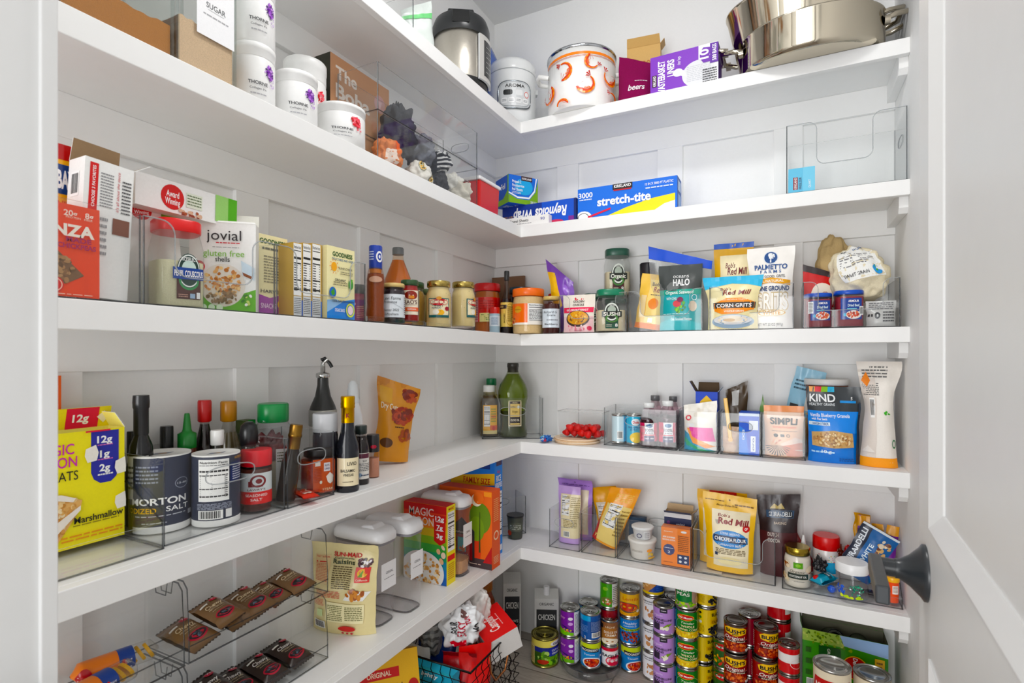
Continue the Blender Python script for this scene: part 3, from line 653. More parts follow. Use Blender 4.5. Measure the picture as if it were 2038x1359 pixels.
canister(F(118, 349, 40, ZB, 'L', .012), .16, 'clear canister half full of brown bulgur grain', .052, 'b07a4a', .27, .0)
canister(F(353, 469, 40, ZB, 'L', .012), .16, 'clear canister of pale sugar with a white label', .082, 'd9bda0', .27, -.004, [('r', .31, .25, .97, .62, 'f3f3f5'), ('t', 'SUGAR', .64, .46, .035, '4a4a4c', .34), ('l', .42, .385, .86, .405, 'a5a5a8', 1), ('r', .5, .43, .78, .432, '8a8a8c')])
# collagen tubs
TUB = [(.93, 0), (1, .03), (1, .74), (.96, .78)]
def tub(P, label, fl, dr=0, dz=0):
    R = random.Random(len(label)); cols = ['8a3fb8', 'a45ccc', '6c2a94', 'c79be0', '4d1b73'] if fl == 'v' else ['d8243c', 'ee5a6a', 'f29aa2', 'b8142c']
    D = [('x', .74, .74, .095, .17, cols, 70, .026), ('x', .80, .52, .05, .12, cols, 12, .012), ('t', 'THORNE', .5, .42, .075, '2a2a2e', .36, 0, .02), ('t', 'Collagen Fit', .5, .29, .045, '5a5a5e', .3), ('l', .36, .14, .66, .2, 'a0a0a4', 1)]
    return vessel(P, label, TUB, M('f1f1f0', 'plastic'), 'supplement_tub', 'tub', 'white collagen tubs', None,
                  [(.97, .78), (1.0, .79), (1.0, .90), (1.02, .905), (1.02, .985), (.97, 1.0)], 'f4f4f3', 'lid', bands=[(.05, .74, 1.0, None, D, 2.4)], dr=dr, dz=dz)
P1 = C(462, 548, 82, ZB, side='L', d=.06); tub(P1, 'white tub with violet flower print, bottom one of the stacked pair', 'v', .18)
P2 = dict(P1); P2['z'] = ZB + P1['h'] + .001; tub(P2, 'white tub with violet flower print stacked on top of another tub', 'v', .22)
P1 = C(545, 632, 138, ZB, side='L', d=.055); tub(P1, 'white tub with violet flower print standing beside the stacked pair', 'v', .1)
P1 = C(566, 652, 110, ZB, side='L', d=.16); tub(P1, 'white tub with red flower print standing behind, touching the kraft box', 'r', .25)
P1 = C(630, 727, 203, ZB, side='L', d=.055); tub(P1, 'shorter white tub with red flower print in front of the kraft box', 'r', .05)
# kraft box
carton(F(655, 772, 145, ZB, 'L', .165), .06, 'c69674', 'kit_box', 'tan kraft tea kit box with cream lettering and dark sides', 'box', side='2e2c22', topc='c69674',
       front=[('t', 'The', .25, .86, .11, 'f2e6dc', .34, 0, .03), ('t', 'Boba', .36, .70, .12, 'f2e6dc', .56, 0, .03), ('t', 'Kit', .23, .53, .12, 'f2e6dc', .3, 0, .03), ('e', .82, .8, .1, .085, 'cfa2a0'), ('p', [(.78, .83), (.86, .83), (.82, .74)], 'e2bfc0'), ('t', '>', .88, .45, .05, 'f2e6dc')])
# stacked clear bins lying with fabric
Pb = F(752, 950, 330, ZB, 'L', .02); Pb['h'] = .125
Pc = dict(Pb); Pc['z'] = ZB + .126; Pc['h'] = .12
acrylic(Pb, .135, 'clear bin of kitchen mitts and towels, under a second bin', 'plain', group='clear stacked textile bins', sidehole=True)
acrylic(Pc, .135, 'empty clear bin with an oval side handle, on top of the towel bin', 'plain', group='clear stacked textile bins', sidehole=True)
LX = XL - .07
def soft(px, dd, z, rx, ry, rz, col, name, label, cat, **k):
    X = XL - dd; Y = onX(px, X); P = G(X, Y, z, 0, 0, pi / 2); return lump(P, rx, ry, rz, col, name, label, cat, **k)
soft(795, .075, ZB + .07, .042, .05, .075, '47484c', 'oven_mitt', 'dark charcoal quilted oven mitt sticking up at the end of the bin', 'oven mitt', seed=3, pleat=.14, amp=.3)
soft(842, .08, ZB + .075, .045, .05, .05, '7a7d86', 'oven_mitt', 'grey quilted oven mitt lying beside the charcoal one', 'oven mitt', seed=6, pleat=.16, amp=.3)
soft(870, .065, ZB + .075, .022, .06, .04, '3c3f46', 'dish_towel', 'black and white striped dish towel rolled over the bin', 'towel', seed=8, pleat=.05, deco=[('r', .0, .05 + .16 * i, 1, .12 + .16 * i, 'f0f0f0') for i in range(6)], kind='cloth')
soft(781, .05, ZB + .004, .04, .038, .05, 'd98a5e', 'dish_towel', 'orange checked dish towel crumpled at the front of the bin', 'towel', seed=12, amp=.35, deco=[('r', .1, .2, .5, .6, 'ecd9cd'), ('r', .55, .5, .95, .95, 'e0703c')], kind='cloth')
soft(842, .055, ZB + .004, .052, .04, .045, 'efece4', 'dish_towel', 'white dish towel printed with yellow lemon slices', 'towel', seed=15, amp=.25, kind='cloth',
     deco=[q for cu, cv in ((.3, .72), (.62, .28)) for q in ([('e', cu, cv, .15, .2, '5c5326'), ('e', cu, cv, .14, .185, 'f7f0d0'), ('e', cu, cv, .12, .16, 'f2b71c')] + [('p', [(cu, cv), (cu + .11 * cos(a - .07), cv + .15 * sin(a - .07)), (cu + .11 * cos(a + .07), cv + .15 * sin(a + .07))], 'fbf0c0') for a in [k * pi / 4 for k in range(8)]])])
soft(886, .035, ZB + .004, .026, .025, .035, '3d3e42', 'cleaning_cloth', 'small dark grey cloth bundled beside the lemon towel', 'cloth', seed=19, amp=.3)
soft(905, .11, ZB + .05, .03, .05, .04, 'e8e6df', 'dish_towel', 'plain cream towel folded at the handle end of the bin', 'towel', seed=23, amp=.25, pleat=.08)
soft(925, .06, ZB + .004, .02, .05, .045, 'ddd8cc', 'dish_towel', 'beige ribbed towel in the corner under the side handle', 'towel', seed=27, amp=.25, pleat=.2)
# red tub
e = empty('bucket', 'red plastic tub with a white rim beside the stacked clear bins', 'tub'); rd = M('c9281f', 'plastic')
P = F(957, 994, 368, ZB, 'L', .02); w = P['w']; m = MB()
m.hexa([(-w / 2, -.05, 0), (w / 2, -.05, 0), (w / 2, .05, 0), (-w / 2, .05, 0), (-w * .54, -.054, P['h']), (w * .54, -.054, P['h']), (w * .54, .054, P['h']), (-w * .54, .054, P['h'])], rd).build('body', e, bevel=.006)
MB().box(-w * .57, -.057, P['h'], w * .57, .057, P['h'] + .012, M('eeeeee', 'plastic')).build('rim', e, bevel=.003); at(e, back(P, .055))
# foil, wrap and film boxes
carton(F(1000, 1147, 404, ZB, 'B', .045), .055, '12348f', 'foil_box', 'dark blue foil box lying with its lettering upside down', 'box', front=[('r', .55, 0, 1, 1, '1a55c4'), ('t', 'Reynolds Wrap', .52, .55, .4, 'ffffff', .72, 180, .03, .2), ('t', 'HEAVY DUTY', .07, .42, .3, 'c9a46a', .17, 180, .02), ('r', .9, .05, .985, .3, '7b2f8c'), ('e', .74, .1, .1, .12, 'c83a5c'), ('r', .97, 0, 1, 1, '0c2466')], seed=3, dz=.0)
_Zf = zat(404, -.8, 1.85)
Pf = G(-.885, 1.835, _Zf + .002, .128, .105, math.radians(56))
carton(Pf, .105, '1668cc', 'foil_box', 'blue and green foil sheet box lying on top of the dark blue box', 'box', side='1450b0', topc='1668cc',
       front=[('p', [(.0, 0), (.0, .3), (.3, .16), (.7, .18), (.92, .5), (1, .95), (1, 0)], '7cab2a'), ('p', [(0, .33), (.3, .19), (.7, .21), (.9, .5), (.97, 1), (.93, 1), (.87, .55), (.68, .27), (.3, .25), (0, .38)], 'f2f6f8'), ('e', .52, .62, .3, .3, '18a4dc'), ('r', .42, .84, .8, 1, '3a1c22'), ('t', 'KIRKLAND', .61, .92, .07, 'ffffff', .32), ('t', 'Prepack 2', .27, .78, .1, 'ffffff', .3), ('t', 'Foodservice', .32, .64, .1, 'ffffff', .4), ('t', 'Foil Sheets', .29, .5, .1, 'ffffff', .36), ('l', .1, .33, .4, .42, 'dfeaf4', 2), ('t', '500 EA', .85, .1, .09, 'ffffff', .22)],
       left=[('p', [(0, 0), (0, .2), (.6, .2), (1, .5), (1, 0)], '7cab2a'), ('t', 'Foil', .6, .65, .2, 'ffffff', .3), ('r', .93, 0, 1, 1, '7cab2a')], under=[('t', 'KIRKLAND', .6, .7, .1, 'f0d8d8', .5), ('l', .1, .3, .9, .6, 'dfe8f8', 4)])
carton(F(1008, 1092, 431, ZB, 'B', .01), .03, 'f4f4f2', 'parchment_box', 'low white box of parchment sheets in front of the foil boxes', 'box', front=[('t', 'Towel Sheets', .3, .62, .3, '3a3a3c', .46, 0, .01, .15), ('l', .25, .2, .6, .35, '9a9a9c', 1), ('t', '90', .86, .6, .3, '6a6aa8', .1)])
carton(F(1150, 1348, 364, ZB, 'B', .03), .075, '1f6fd8', 'plastic_wrap_box', 'long blue and yellow box of plastic food wrap', 'box', side='2456a8', topc='1b5fc0',
       front=[('p', [(.26, 0), (.5, .24), (.75, .42), (1, .5), (1, 0)], 'f4e41a'), ('p', [(.75, 0), (.88, .22), (1, .3), (1, 0)], 'f6f6f4'), ('e', .06, .08, .09, .2, 'f6f6f4', 18), ('o', .06, .08, .06, .14, '333333', .12), ('r', .98, 0, 1, 1, '1f6fd8'), ('t', '3000', .085, .78, .16, 'ffffff', .15, 0, .02), ('l', .02, .6, .15, .68, 'dfe8f8', 1), ('t', 'stretch-tite', .48, .52, .26, 'ffffff', .54, 0, .03), ('r', .37, .83, .57, 1.0, '23191c'), ('t', 'KIRKLAND', .47, .93, .09, 'ffffff', .17, 0, .02), ('r', .38, .79, .56, .83, 'b8242c'), ('t', '12 IN X 3000 FT PLASTIC', .83, .86, .07, 'ffffff', .27), ('l', .7, .70, .96, .78, 'dfe8f8', 1), ('p', [(.11, .1), (.35, .3), (.35, .24), (.11, .04)], 'd8264a')],
       right=[('r', .15, .6, .85, .9, 'b9cdea'), ('r', .15, .1, .85, .5, '8fb0e0')])
# big scoop bin with a freezer bag box
Ps = F(1565, 1806, 232, ZB, 'B', .01)
acrylic(Ps, .185, 'large empty scoop-front clear bin on the second shelf holding one small blue box', 'scoop', cut=(.075, Ps['h'] * .62), sidehole=True)
carton(F(1569, 1622, 334, ZB + .004, 'B', .016), .12, '6cc4e6', 'freezer_bag_box', 'small light blue box of freezer bags in the large scoop bin', 'box', front=[('r', .55, 0, 1, 1, '7fd0ee'), ('r', .18, .1, .36, .62, '8c2230'), ('t', 'KIRKLAND', .27, .36, .09, 'ffffff', .48, 90), ('t', 'FREEZER', .45, .36, .1, '1d3c66', .5, 90), ('t', 'QUART', .8, .3, .08, 'ffffff', .34, 90)])
# ================================================================== shelf at eye height, left run
DW = .0032                                              # bin floor thickness
yb0, yb1, yb2, yb3 = .238, .483, .7295, .984
for a, b, lab in ((yb0, yb1, 'clear bin of pasta boxes at the door end of the eye-height shelf'), (yb1 + .0025, yb2, 'scoop-front clear bin holding the red-lidded couscous jar'), (yb2 + .0025, yb3, 'scoop-front clear bin holding cream cracker cartons')):
    acrylic(G(XL - .012, (a + b) / 2, ZC, b - a - .001, .139, pi / 2), .19, lab, 'plain' if a == yb0 else 'scoop', group='clear bins on the eye-height shelf', sidehole=a == yb0, cut=(.045, .088))
zc_ = ZC + DW
SHELLS = ['c98a58', 'e2b27a', 'b8743e', 'f0cf98', 'd79c62']
carton(F(60, 198, 406, zc_, 'L', .018), .05, 'e8542e', 'pasta_box', 'orange chickpea pasta box with a window of rigatoni', 'box', side='c9432a', topc='c8452c',
       front=[('p', [(0, .58), (.35, .5), (.76, .24), (.5, .14), (0, .1)], '7d5f46'), ('x', .3, .3, .34, .17, ['8f6b4c', 'a9805a', '6c5038', 'b58e66'], 60, .045), ('p', [(.0, 0), (.0, .12), (.5, .12), (.76, .24), (.76, .0)], 'e8542e'), ('t', '20g', .55, .905, .06, 'f7dfd2', .2, 0, .02), ('t', '8g', .83, .905, .06, 'f7dfd2', .13, 0, .02), ('t', 'PROTEIN   FIBER', .68, .86, .022, 'f2c9b6', .4), ('t', 'BANZA', .42, .72, .12, 'fbeee2', .98, 0, .04), ('t', 'CAVATAPPI', .1, .62, .05, 'fbeee2', .5, 0, .03), ('t', 'MADE', .67, .62, .05, 'a32a5c', .38, 0, .03), ('t', 'FROM CHICKPEAS', .48, .55, .05, 'a32a5c', .9, 0, .03), ('e', .3, .12, .15, .09, 'd2331f'), ('o', .3, .12, .13, .075, 'f6c8b4', .12), ('l', .1, .015, .9, .035, 'f4c8b4', 1)])
carton(F(60, 158, 288, ZC, 'L', .085), .06, 'f2b619', 'seasoning_tin', 'tall yellow seasoning tin with a red top behind the orange pasta box', 'tin', topc='c21f26', kind='gloss',
       front=[('r', 0, .9, 1, 1, 'b91c22'), ('r', .0, .68, .93, .87, '173a7a'), ('t', 'OLD BAY', .47, .775, .11, 'ffffff', .86, 0, .04), ('t', 'SEASONING', .5, .6, .075, 'e0461c', .9, 0, .02), ('l', .4, .5, .9, .57, 'c8641c', 2), ('l', .5, .44, .95, .5, '7a3a14', 2), ('l', .5, .36, .95, .39, '222222', 1)])
carton(G(XL - .03, .447, zc_, .066, .205, pi / 2), .045, 'eeeeec', 'pasta_box', 'white open pasta box with a red stripe, its flap standing up', 'box', flaps=[('b', .035, -8), ('r', .03, 55)], inner='9a8166', roll=.05,
       front=[('r', .1, .62, .27, .97, 'c8202c'), ('t', 'CHOOSE 3 FAVORITES', .185, .8, .06, 'ffffff', .3, 90), ('l', .32, .66, .58, .92, '8a8a8c', 12), ('t', "it's all about the sauce", .68, .8, .06, 'b8323c', .3, 90, 0, .2), ('l', .76, .64, .95, .9, '4a4a4c', 10), ('r', .6, .48, .95, .6, '7a4a38'), ('l', .2, .3, .5, .6, '9a9a9c', 6)],
       left=[('r', 0, 0, 1, .6, '8a7a6c'), ('b', .2, .72, .7, .9)])
carton(G(XL - .115, .555, zc_, .11, .19, pi / 2), .045, 'ececea', 'pasta_box', 'white pasta box with torn brown flap and red seal, wedged at the back', 'box', side='d8d8d4', flaps=[('b', .04, 10), ('f', .015, 70)], inner='7a6248', roll=-.12, front=[('e', .45, .86, .16, .09, 'c8202c'), ('t', 'Award', .45, .88, .03, 'ffffff', .2), ('t', 'Winning', .45, .84, .03, 'ffffff', .22), ('r', .75, .7, 1, .92, '6aa83c')])
carton(G(XL - .085, .605, ZC + .172, .185, .055, pi / 2), .09, 'f0f0ee', 'pasta_box', 'white and green pasta box lying across the tops of its neighbours', 'box', roll=.02, side='e9e9e6', topc='f2f2ef',
       front=[('e', .33, .5, .11, .4, 'c8202c'), ('t', 'Award', .33, .6, .2, 'ffffff', .12), ('t', 'Winning', .33, .36, .2, 'ffffff', .14), ('r', .46, .3, .62, .78, 'e2e8d8'), ('l', .47, .36, .61, .74, '6a7a5a', 4), ('r', .76, .1, .9, 1, '9fcf7c'), ('r', .9, .0, 1, 1, '5fae34'), ('x', .5, .08, .12, .14, ['8a3a2a', 'a85a3c', 'd8b49a'], 20, .02)], left=[('r', .1, .2, .45, .8, '6c6a3c'), ('x', .72, .5, .16, .3, ['d8b27a', 'c8945a', 'e8cf9a'], 20, .06)],
       top=[('l', .6, .4, .95, .9, '3a3a3c', 6)])
_P = C(290, 408, 432, zc_, side='L', d=.065); _P['r'] = .0375
vessel(_P, 'square clear jar of pearl couscous with a red screw lid', [(.96, 0), (1, .02), (1, .66), (.9, .78), (.86, .82), (.86, .9)], CLEAR('eef0ec', 1), 'couscous_jar', 'jar', None, (.52, 'f8ebc6', 'grain'), [(.93, .86), (.95, .87), (.95, .985), (.9, 1)], 'd8201f', p=4.2, dr=.3,
       bands=[(.07, .62, 1.0, None, [('r', .3, .03, .98, .45, '4a2a24'), ('e', .64, .62, .33, .36, '1f3a33'), ('o', .64, .62, .31, .34, 'e8ece8', .08), ('e', .64, .66, .2, .18, 'c8dcd4'), ('o', .64, .42, .28, .2, '3f8a54', .22), ('t', 'RICESELECT', .64, .86, .075, 'f2f4f2', .42), ('r', .2, .44, 1.06, .68, '17408f'), ('t', 'PEARL COUSCOUS', .63, .56, .12, 'ffffff', .78, 0, .02), ('l', .35, .06, .6, .14, 'c9a090', 2), ('r', .66, .05, .8, .15, '9ab0c8'), ('r', .84, .05, .94, .18, 'e8e8e8')], 2.3)])
carton(dict(X=-.957, Y=.678, z=zc_, w=.115, h=zat(447, -.957, .678) - zc_, rz=math.radians(42)), .03, 'f6f6f4', 'pasta_box', 'white and green gluten free pasta shells box with a bowl of shells', 'box', side='e8e8e4', flaps=[('b', .03, 30), ('f', .004, -30)], inner='e4e2da',
       front=[('p', [(0, 0), (0, .3), (.25, .24), (.6, .16), (1, .26), (1, 0)], '6db33f'), ('p', [(0, .3), (0, .38), (.2, .28), (.2, .25)], 'b9d94e'), ('e', .5, .3, .34, .24, 'ece6dc', 30), ('x', .5, .34, .29, .17, SHELLS, 90, .032), ('x', .5, .18, .24, .09, ['8d7458', 'a58a68', '74603f'], 40, .032), ('t', 'jovial', .52, .86, .115, '2a2426', .52, 0, .0), ('l', .4, .76, .76, .785, 'c8323c', 1), ('l', .35, .715, .75, .73, '8a8a8a', 1), ('t', 'gluten free', .52, .655, .07, '7ab52c', .62, 0, .0), ('t', 'shells', .5, .59, .055, '3a3a3a', .22), ('e', .15, .5, .09, .065, 'c8202c'), ('t', 'Award', .15, .5, .02, 'ffffff', .13), ('p', [(.78, .58), (.98, .5), (.98, .36), (.8, .42)], 'cfe0ec'), ('p', [(.8, .45), (.96, .4), (.95, .37), (.82, .41)], '8a5030'), ('x', .88, .14, .08, .07, ['3f7a2a', 'c8d87c', 'f2f2ec'], 10, .03)] + [('e', .1 + .12 * i, .05, .05, .035, 'd7ead0') for i in range(4)])
carton(F(519, 578, 472, zc_, 'L', .075), .03, 'f2e9bd', 'cracker_box', 'cream cracker carton with a purple foot standing behind the shells box', 'box', side='e6dba8', front=[('p', [(0, 0), (0, .26), (.4, .22), (1, .3), (1, 0)], '9a3fa0'), ('t', 'GOODNESS', .5, .92, .06, '2f5a2a', .86, 0, .03), ('l', .15, .8, .9, .86, '5a5a4a', 1), ('l', .2, .4, .85, .75, '8a8468', 10), ('t', 'HARVEST', .5, .3, .04, '3a3a3a', .8), ('t', 'SNACKS', .35, .12, .06, 'f2d9ee', .5), ('e', .8, .15, .15, .07, 'f0c05a')], right=[('r', 0, 0, 1, .95, '8a4aa8')])
for i, (a, b) in enumerate(((584, 602), (603, 620.5), (621.5, 640))):
    carton(F(a, b, 484 + i * 1, zc_, 'L', .03), .11, 'c9a65a', 'cracker_box', ('cream cracker carton end with nutrition panel, beside the tall purple-footed one', 'cream cracker carton end with nutrition panel, middle of three', 'cream cracker carton end with nutrition panel, touching the yellow sun carton')[i], 'box', 'cracker cartons seen end-on',
           front=[('n', .0, .28, .86, .99), ('r', 0, 0, .86, .27, 'd8dadc'), ('l', .06, .03, .8, .25, '4a4a4c', 9), ('r', .88, 0, 1, .22, '2f6ac0')], seed=i + 2)
carton(F(641, 697, 492, zc_, 'L', .018), .04, 'f6eebd', 'cracker_box', 'cream and blue cracker carton printed with a yellow sun', 'box', side='e8dfae',
       front=[('p', [(0, 0), (0, .2), (.45, .24), (1, .3), (1, 0)], '2a8ae0'), ('p', [(0, .08), (0, .25), (.3, .27), (.55, .24)], '9fc8f0'), ('t', 'GOODNESS', .55, .9, .06, '2f5a2a', .72, 0, .03), ('t', 'DELECTABLE AND CRISP', .55, .83, .03, '5a7a9a', .76), ('e', .24, .72, .1, .065, 'f2b01c')] + [('p', [(.24 + .13 * cos(a - .1), .72 + .085 * sin(a - .1)), (.24 + .13 * cos(a + .1), .72 + .085 * sin(a + .1)), (.24 + .18 * cos(a), .72 + .115 * sin(a))], 'e09018') for a in [i * pi / 5 for i in range(10)]] +
       [('t', 'SUNFLOWER', .64, .71, .03, '4a4a3a', .5), ('l', .45, .62, .9, .67, '8a8468', 2), ('t', 'ORGANIC', .45, .54, .035, '2a2a2a', .4, 0, .02), ('l', .2, .46, .7, .52, '8a8468', 2), ('e', .83, .5, .09, .07, '3f9a3a'), ('p', [(.78, .44), (.9, .57), (.84, .58)], '6fc04a'), ('e', .17, .36, .12, .075, '2f6ab8'), ('p', [(.1, .36), (.2, .42), (.24, .34), (.16, .31)], '4a9a3a'), ('t', '100% EARTH-HAPPY', .55, .245, .03, '1c2a3a', .8), ('t', 'ORGANIC SNACKS', .42, .12, .045, 'ffffff', .36, 0, .02), ('o', .8, .13, .16, .1, 'd9e86a', .25), ('e', .8, .13, .1, .065, 'f4e0ea')])
vessel(C(697, 727, 566, zc_, side='L', d=.11), 'purple labelled spice canister with a dark grey lid in the cracker bin', [(1, 0), (1, .7), (1, .76)], M('b05a6e', 'gloss'), 'spice_jar', 'jar', None, None, [(1.01, .76), (1.01, .985), (.97, 1)], '565a58', bands=[(.0, .6, 1.0, '9a2f74', [('e', .35, .82, .06, .06, 'f0c8d8'), ('l', .45, .2, .8, .75, 'f0a8b8', 7)], 2.7)])
# bottles and jars on a low clear tray
acrylic(F(730, 843, 645, ZC, 'L', .006), .2, 'low clear tray under the blue-capped dressing and the red sauce jar', 'plain', name='shelf_tray', cat='tray', group='low clear trays') if False else None
for a, b, hh, lab in ((731, 846, .014, 'low clear tray under the dressing bottle and dark red sauce jar'), (848, 944, .012, 'low clear tray under the two creamy sauce jars')):
    Q = F(a, b, 600, ZC, 'L', .004); Q['h'] = hh; acrylic(Q, .2, lab, 'plain', 'shelf_tray', 'tray', 'low clear trays', t=.003)
zt = ZC + .0042
BOT = [(.95, 0), (1, .02), (1, .55), (.9, .64), (.42, .84), (.36, .9), (.36, .93)]
vessel(C(729, 766, 487, zt, side='L', d=.045), 'tall dressing bottle with a dark blue capsule neck', [(.9, 0), (.95, .02), (1, .08), (1, .12), (.92, .2), (.97, .55), (.88, .64), (.7, .72)], CLEAR('e8b07a', 1), 'dressing_bottle', 'bottle', None, (.63, '8a4a22', 'food'),
       [(.71, .695), (.72, .70), (.72, .985), (.66, 1)], '1c3a9a', 'cap', bands=[(.72, .98, .725, None, [('e', .72, .5, .2, .28, 'f2f2f4'), ('o', .72, .5, .12, .18, '1c3a9a', .5), ('l', .12, .3, .4, .8, 'c8d0e8', 4)], 2.7), (.5, .6, .99, None, [('e', .5, .5, .28, .4, 'caa08a')], 2.7)], extra=lambda e, r, h: MB().lathe([(r * .62, h * .64), (r * .66, h * .70)], M('c98a2a', 'gloss')).build('dressing_oil', e))
vessel(C(757, 815, 487, zt, side='L', d=.14), 'amber apple cider vinegar bottle with a grey hexagonal cap', [(.95, 0), (1, .02), (1, .52), (.93, .6), (.45, .82), (.38, .86), (.36, .92)], CLEAR('f0c890', 1), 'vinegar_bottle', 'bottle', None, (.84, 'c8781c', 'gloss'), [(.4, .91), (.4, .985), (.36, 1)], '6a6c6c', 'cap',
       bands=[(.05, .5, 1.0, 'e0b02a', [('r', 0, .62, 1, 1, 'e2541c'), ('r', .3, .72, 1, .95, 'f0e4d0'), ('t', 'BRAGG', .65, .84, .14, '2a3a8a', .5, 0, .02), ('e', .08, .75, .12, .2, 'f08a5a')], 2.7)])
SJ = [(.95, 0), (1, .03), (1, .66), (.96, .74), (.84, .82), (.84, .88)]
LID = [(.9, .87), (.93, .875), (.93, .985), (.88, 1)]
vessel(C(792, 846, 560, zt, side='L', d=.14), 'green-lidded sauce jar standing behind the dark red sauce jar', SJ, CLEAR('e8d8a8'), 'sauce_jar', 'jar', None, (.8, 'b89a5a', 'food'), LID, '35532f')
vessel(C(759, 806, 563, zt, side='L', d=.04), 'dark preserve jar with a handwritten white label and pale gold lid', [(.95, 0), (1, .03), (1, .78), (.92, .86), (.92, .9)], CLEAR('c8c0c4'), 'preserve_jar', 'jar', None, (.86, '2c2228', 'gloss'), [(.95, .9), (.97, .9), (.97, .99), (.93, 1)], 'd8bf84', bands=[(.14, .72, 1.0, 'dde3e8', [('t', 'Levi Farms', .42, .82, .13, '26262a', .6, 0, .0, .1), ('t', 'Provence', .36, .66, .12, '26262a', .44, 0, 0, .1), ('t', 'honey 2022', .4, .32, .1, '26262a', .5, 0, 0, .1), ('t', 'Softasham', .38, .14, .1, '26262a', .5, 0, 0, .1), ('p', [(.3, .7), (.95, .3), (.95, .28), (.3, .68)], 'b0b4ba'), ('l', .88, .1, .99, .9, '5a5a60', 9)], 2.5)], dr=.1)
vessel(C(802, 841, 560, zt, side='L', d=.035), 'red pasta sauce jar with a dark green lid and cream label', SJ, CLEAR('e8b8a8'), 'sauce_jar', 'jar', None, (.86, 'a82818', 'food'), LID, '31502f', bands=[(.16, .74, 1.0, 'efe4d0', [('e', .55, .8, .28, .18, '8a2a20', 24), ('r', .44, .66, .68, .78, 'd88a3c'), ('t', "RAO'S", .52, .52, .16, '4a1f1c', .56, 0, .01), ('l', .35, .38, .72, .42, '8a7a6a', 1), ('r', .0, .14, 1, .3, 'e06a48'), ('t', 'MARINARA', .58, .22, .07, 'fbe9dc', .36), ('r', .9, .0, 1, 1, '5c5a4a')], 2.5)], dr=.05)
vessel(C(835, 870, 575, zt, side='L', d=.14), 'dull green-lidded jar half hidden between the red and the creamy sauce jars', SJ, CLEAR('d8d8b8'), 'sauce_jar', 'jar', None, (.85, 'c9bb86', 'food'), LID, '6a7a52')
DOT = [('e', random.Random(5).uniform(0, 1), 0, 0, 0, '3a3a2a')][:0]
_r = random.Random(4); SPK = [('e', _r.uniform(.05, .95), _r.uniform(.02, .98), .008, .008, '4a4232', 7) for _ in range(26)]
for (a, b, yt, dr, lab) in ((848, 898, 558, .02, 'creamy white sauce jar with a red oval on its label'), (898, 946, 565, 1.15, 'creamy white sauce jar turned so its label faces sideways')):
    vessel(C(a, b, yt, zt, side='L', d=.048), lab, SJ, CLEAR('f2ead0'), 'sauce_jar', 'jar', 'creamy sauce jars', (.86, 'ecdcae', 'gloss'), LID, 'b9a468', capkind='metal', dr=dr,
           bands=[(.12, .84, 1.0, None, SPK, 2.7), (.2, .66, 1.004, None, [('r', .06, .0, .94, .9, '1f5a5c'), ('r', .1, .06, .9, .86, 'f0e4c4'), ('e', .5, .72, .42, .2, '1f5a5c', 26), ('e', .5, .72, .37, .16, 'b8242c', 26), ('t', 'BERTOLLI', .5, .72, .12, 'f6e8d0', .6, 0, .02), ('e', .5, .9, .1, .08, 'd9962c'), ('t', 'ALFREDO', .4, .46, .08, '2a5a6a', .36), ('e', .55, .24, .16, .13, 'f0b82c'), ('e', .38, .26, .12, .12, 'f6f2e4'), ('e', .82, .42, .09, .1, '9a2430'), ('r', .1, .02, .9, .12, '1f5a5c')], 2.0)])
# corner of the eye-height shelf
vessel(C(944, 996, 563, ZC, side='B', d=.035), 'peanut butter jar with a red lid and red label', [(.93, 0), (.97, .03), (.97, .26), (1, .30), (1, .70), (.93, .80), (.9, .86)], CLEAR('e8b078'), 'peanut_butter_jar', 'jar', None, (.84, 'b8763a', 'gloss'), [(.97, .85), (.99, .86), (.99, .985), (.94, 1)], 'c4162c', bands=[(.25, .72, .985, 'd3161f', [('r', .25, 0, 1.0, .36, 'e4dc9a'), ('l', .3, .05, .95, .32, '5a7a3c', 4), ('r', -.02, 0, .2, 1, 'c88a8c'), ('l', .0, .06, .18, .92, '6a3a3c', 12), ('l', .25, .5, .8, .9, 'a80c14', 4)], 2.5)])
vessel(C(979, 1000, 612, ZC, side='B', d=.01), 'tiny blue and white labelled shaker with a red cap', [(.9, 0), (1, .03), (1, .74), (.9, .8)], M('a9c4d4', 'gloss'), 'seasoning_shaker', 'shaker', None, None, [(.96, .76), (.98, .985), (.9, 1)], 'c83024', 'cap', bands=[(.3, .68, 1.0, 'dce8f2', [('l', .25, .1, .75, .9, '5a7aa0', 8)], 2.5)])
vessel(C(996, 1021, 538, ZC, side='B', d=.03), 'slim dark sauce bottle with a black cap and yellow label', [(.95, 0), (1, .02), (1, .44), (.93, .52), (.42, .68), (.33, .86)], CLEAR('b8b0b0'), 'sauce_bottle', 'bottle', None, (.56, '241a1c', 'gloss'), [(.38, .85), (.42, .86), (.42, .985), (.36, 1)], '2b2c2c', 'cap', bands=[(.12, .5, 1.0, 'f0d27a', [('r', .0, .74, .5, .9, '3a2a22'), ('t', 'FRENCH', .14, .82, .08, 'f4d88a', .3), ('o', .7, .5, .28, .45, 'b8902c', .06), ('l', .55, .2, .9, .85, '6a4a1c', 8), ('t', 'SAVORY', .36, .35, .09, '3a2a12', .4, 90)], 2.6)])
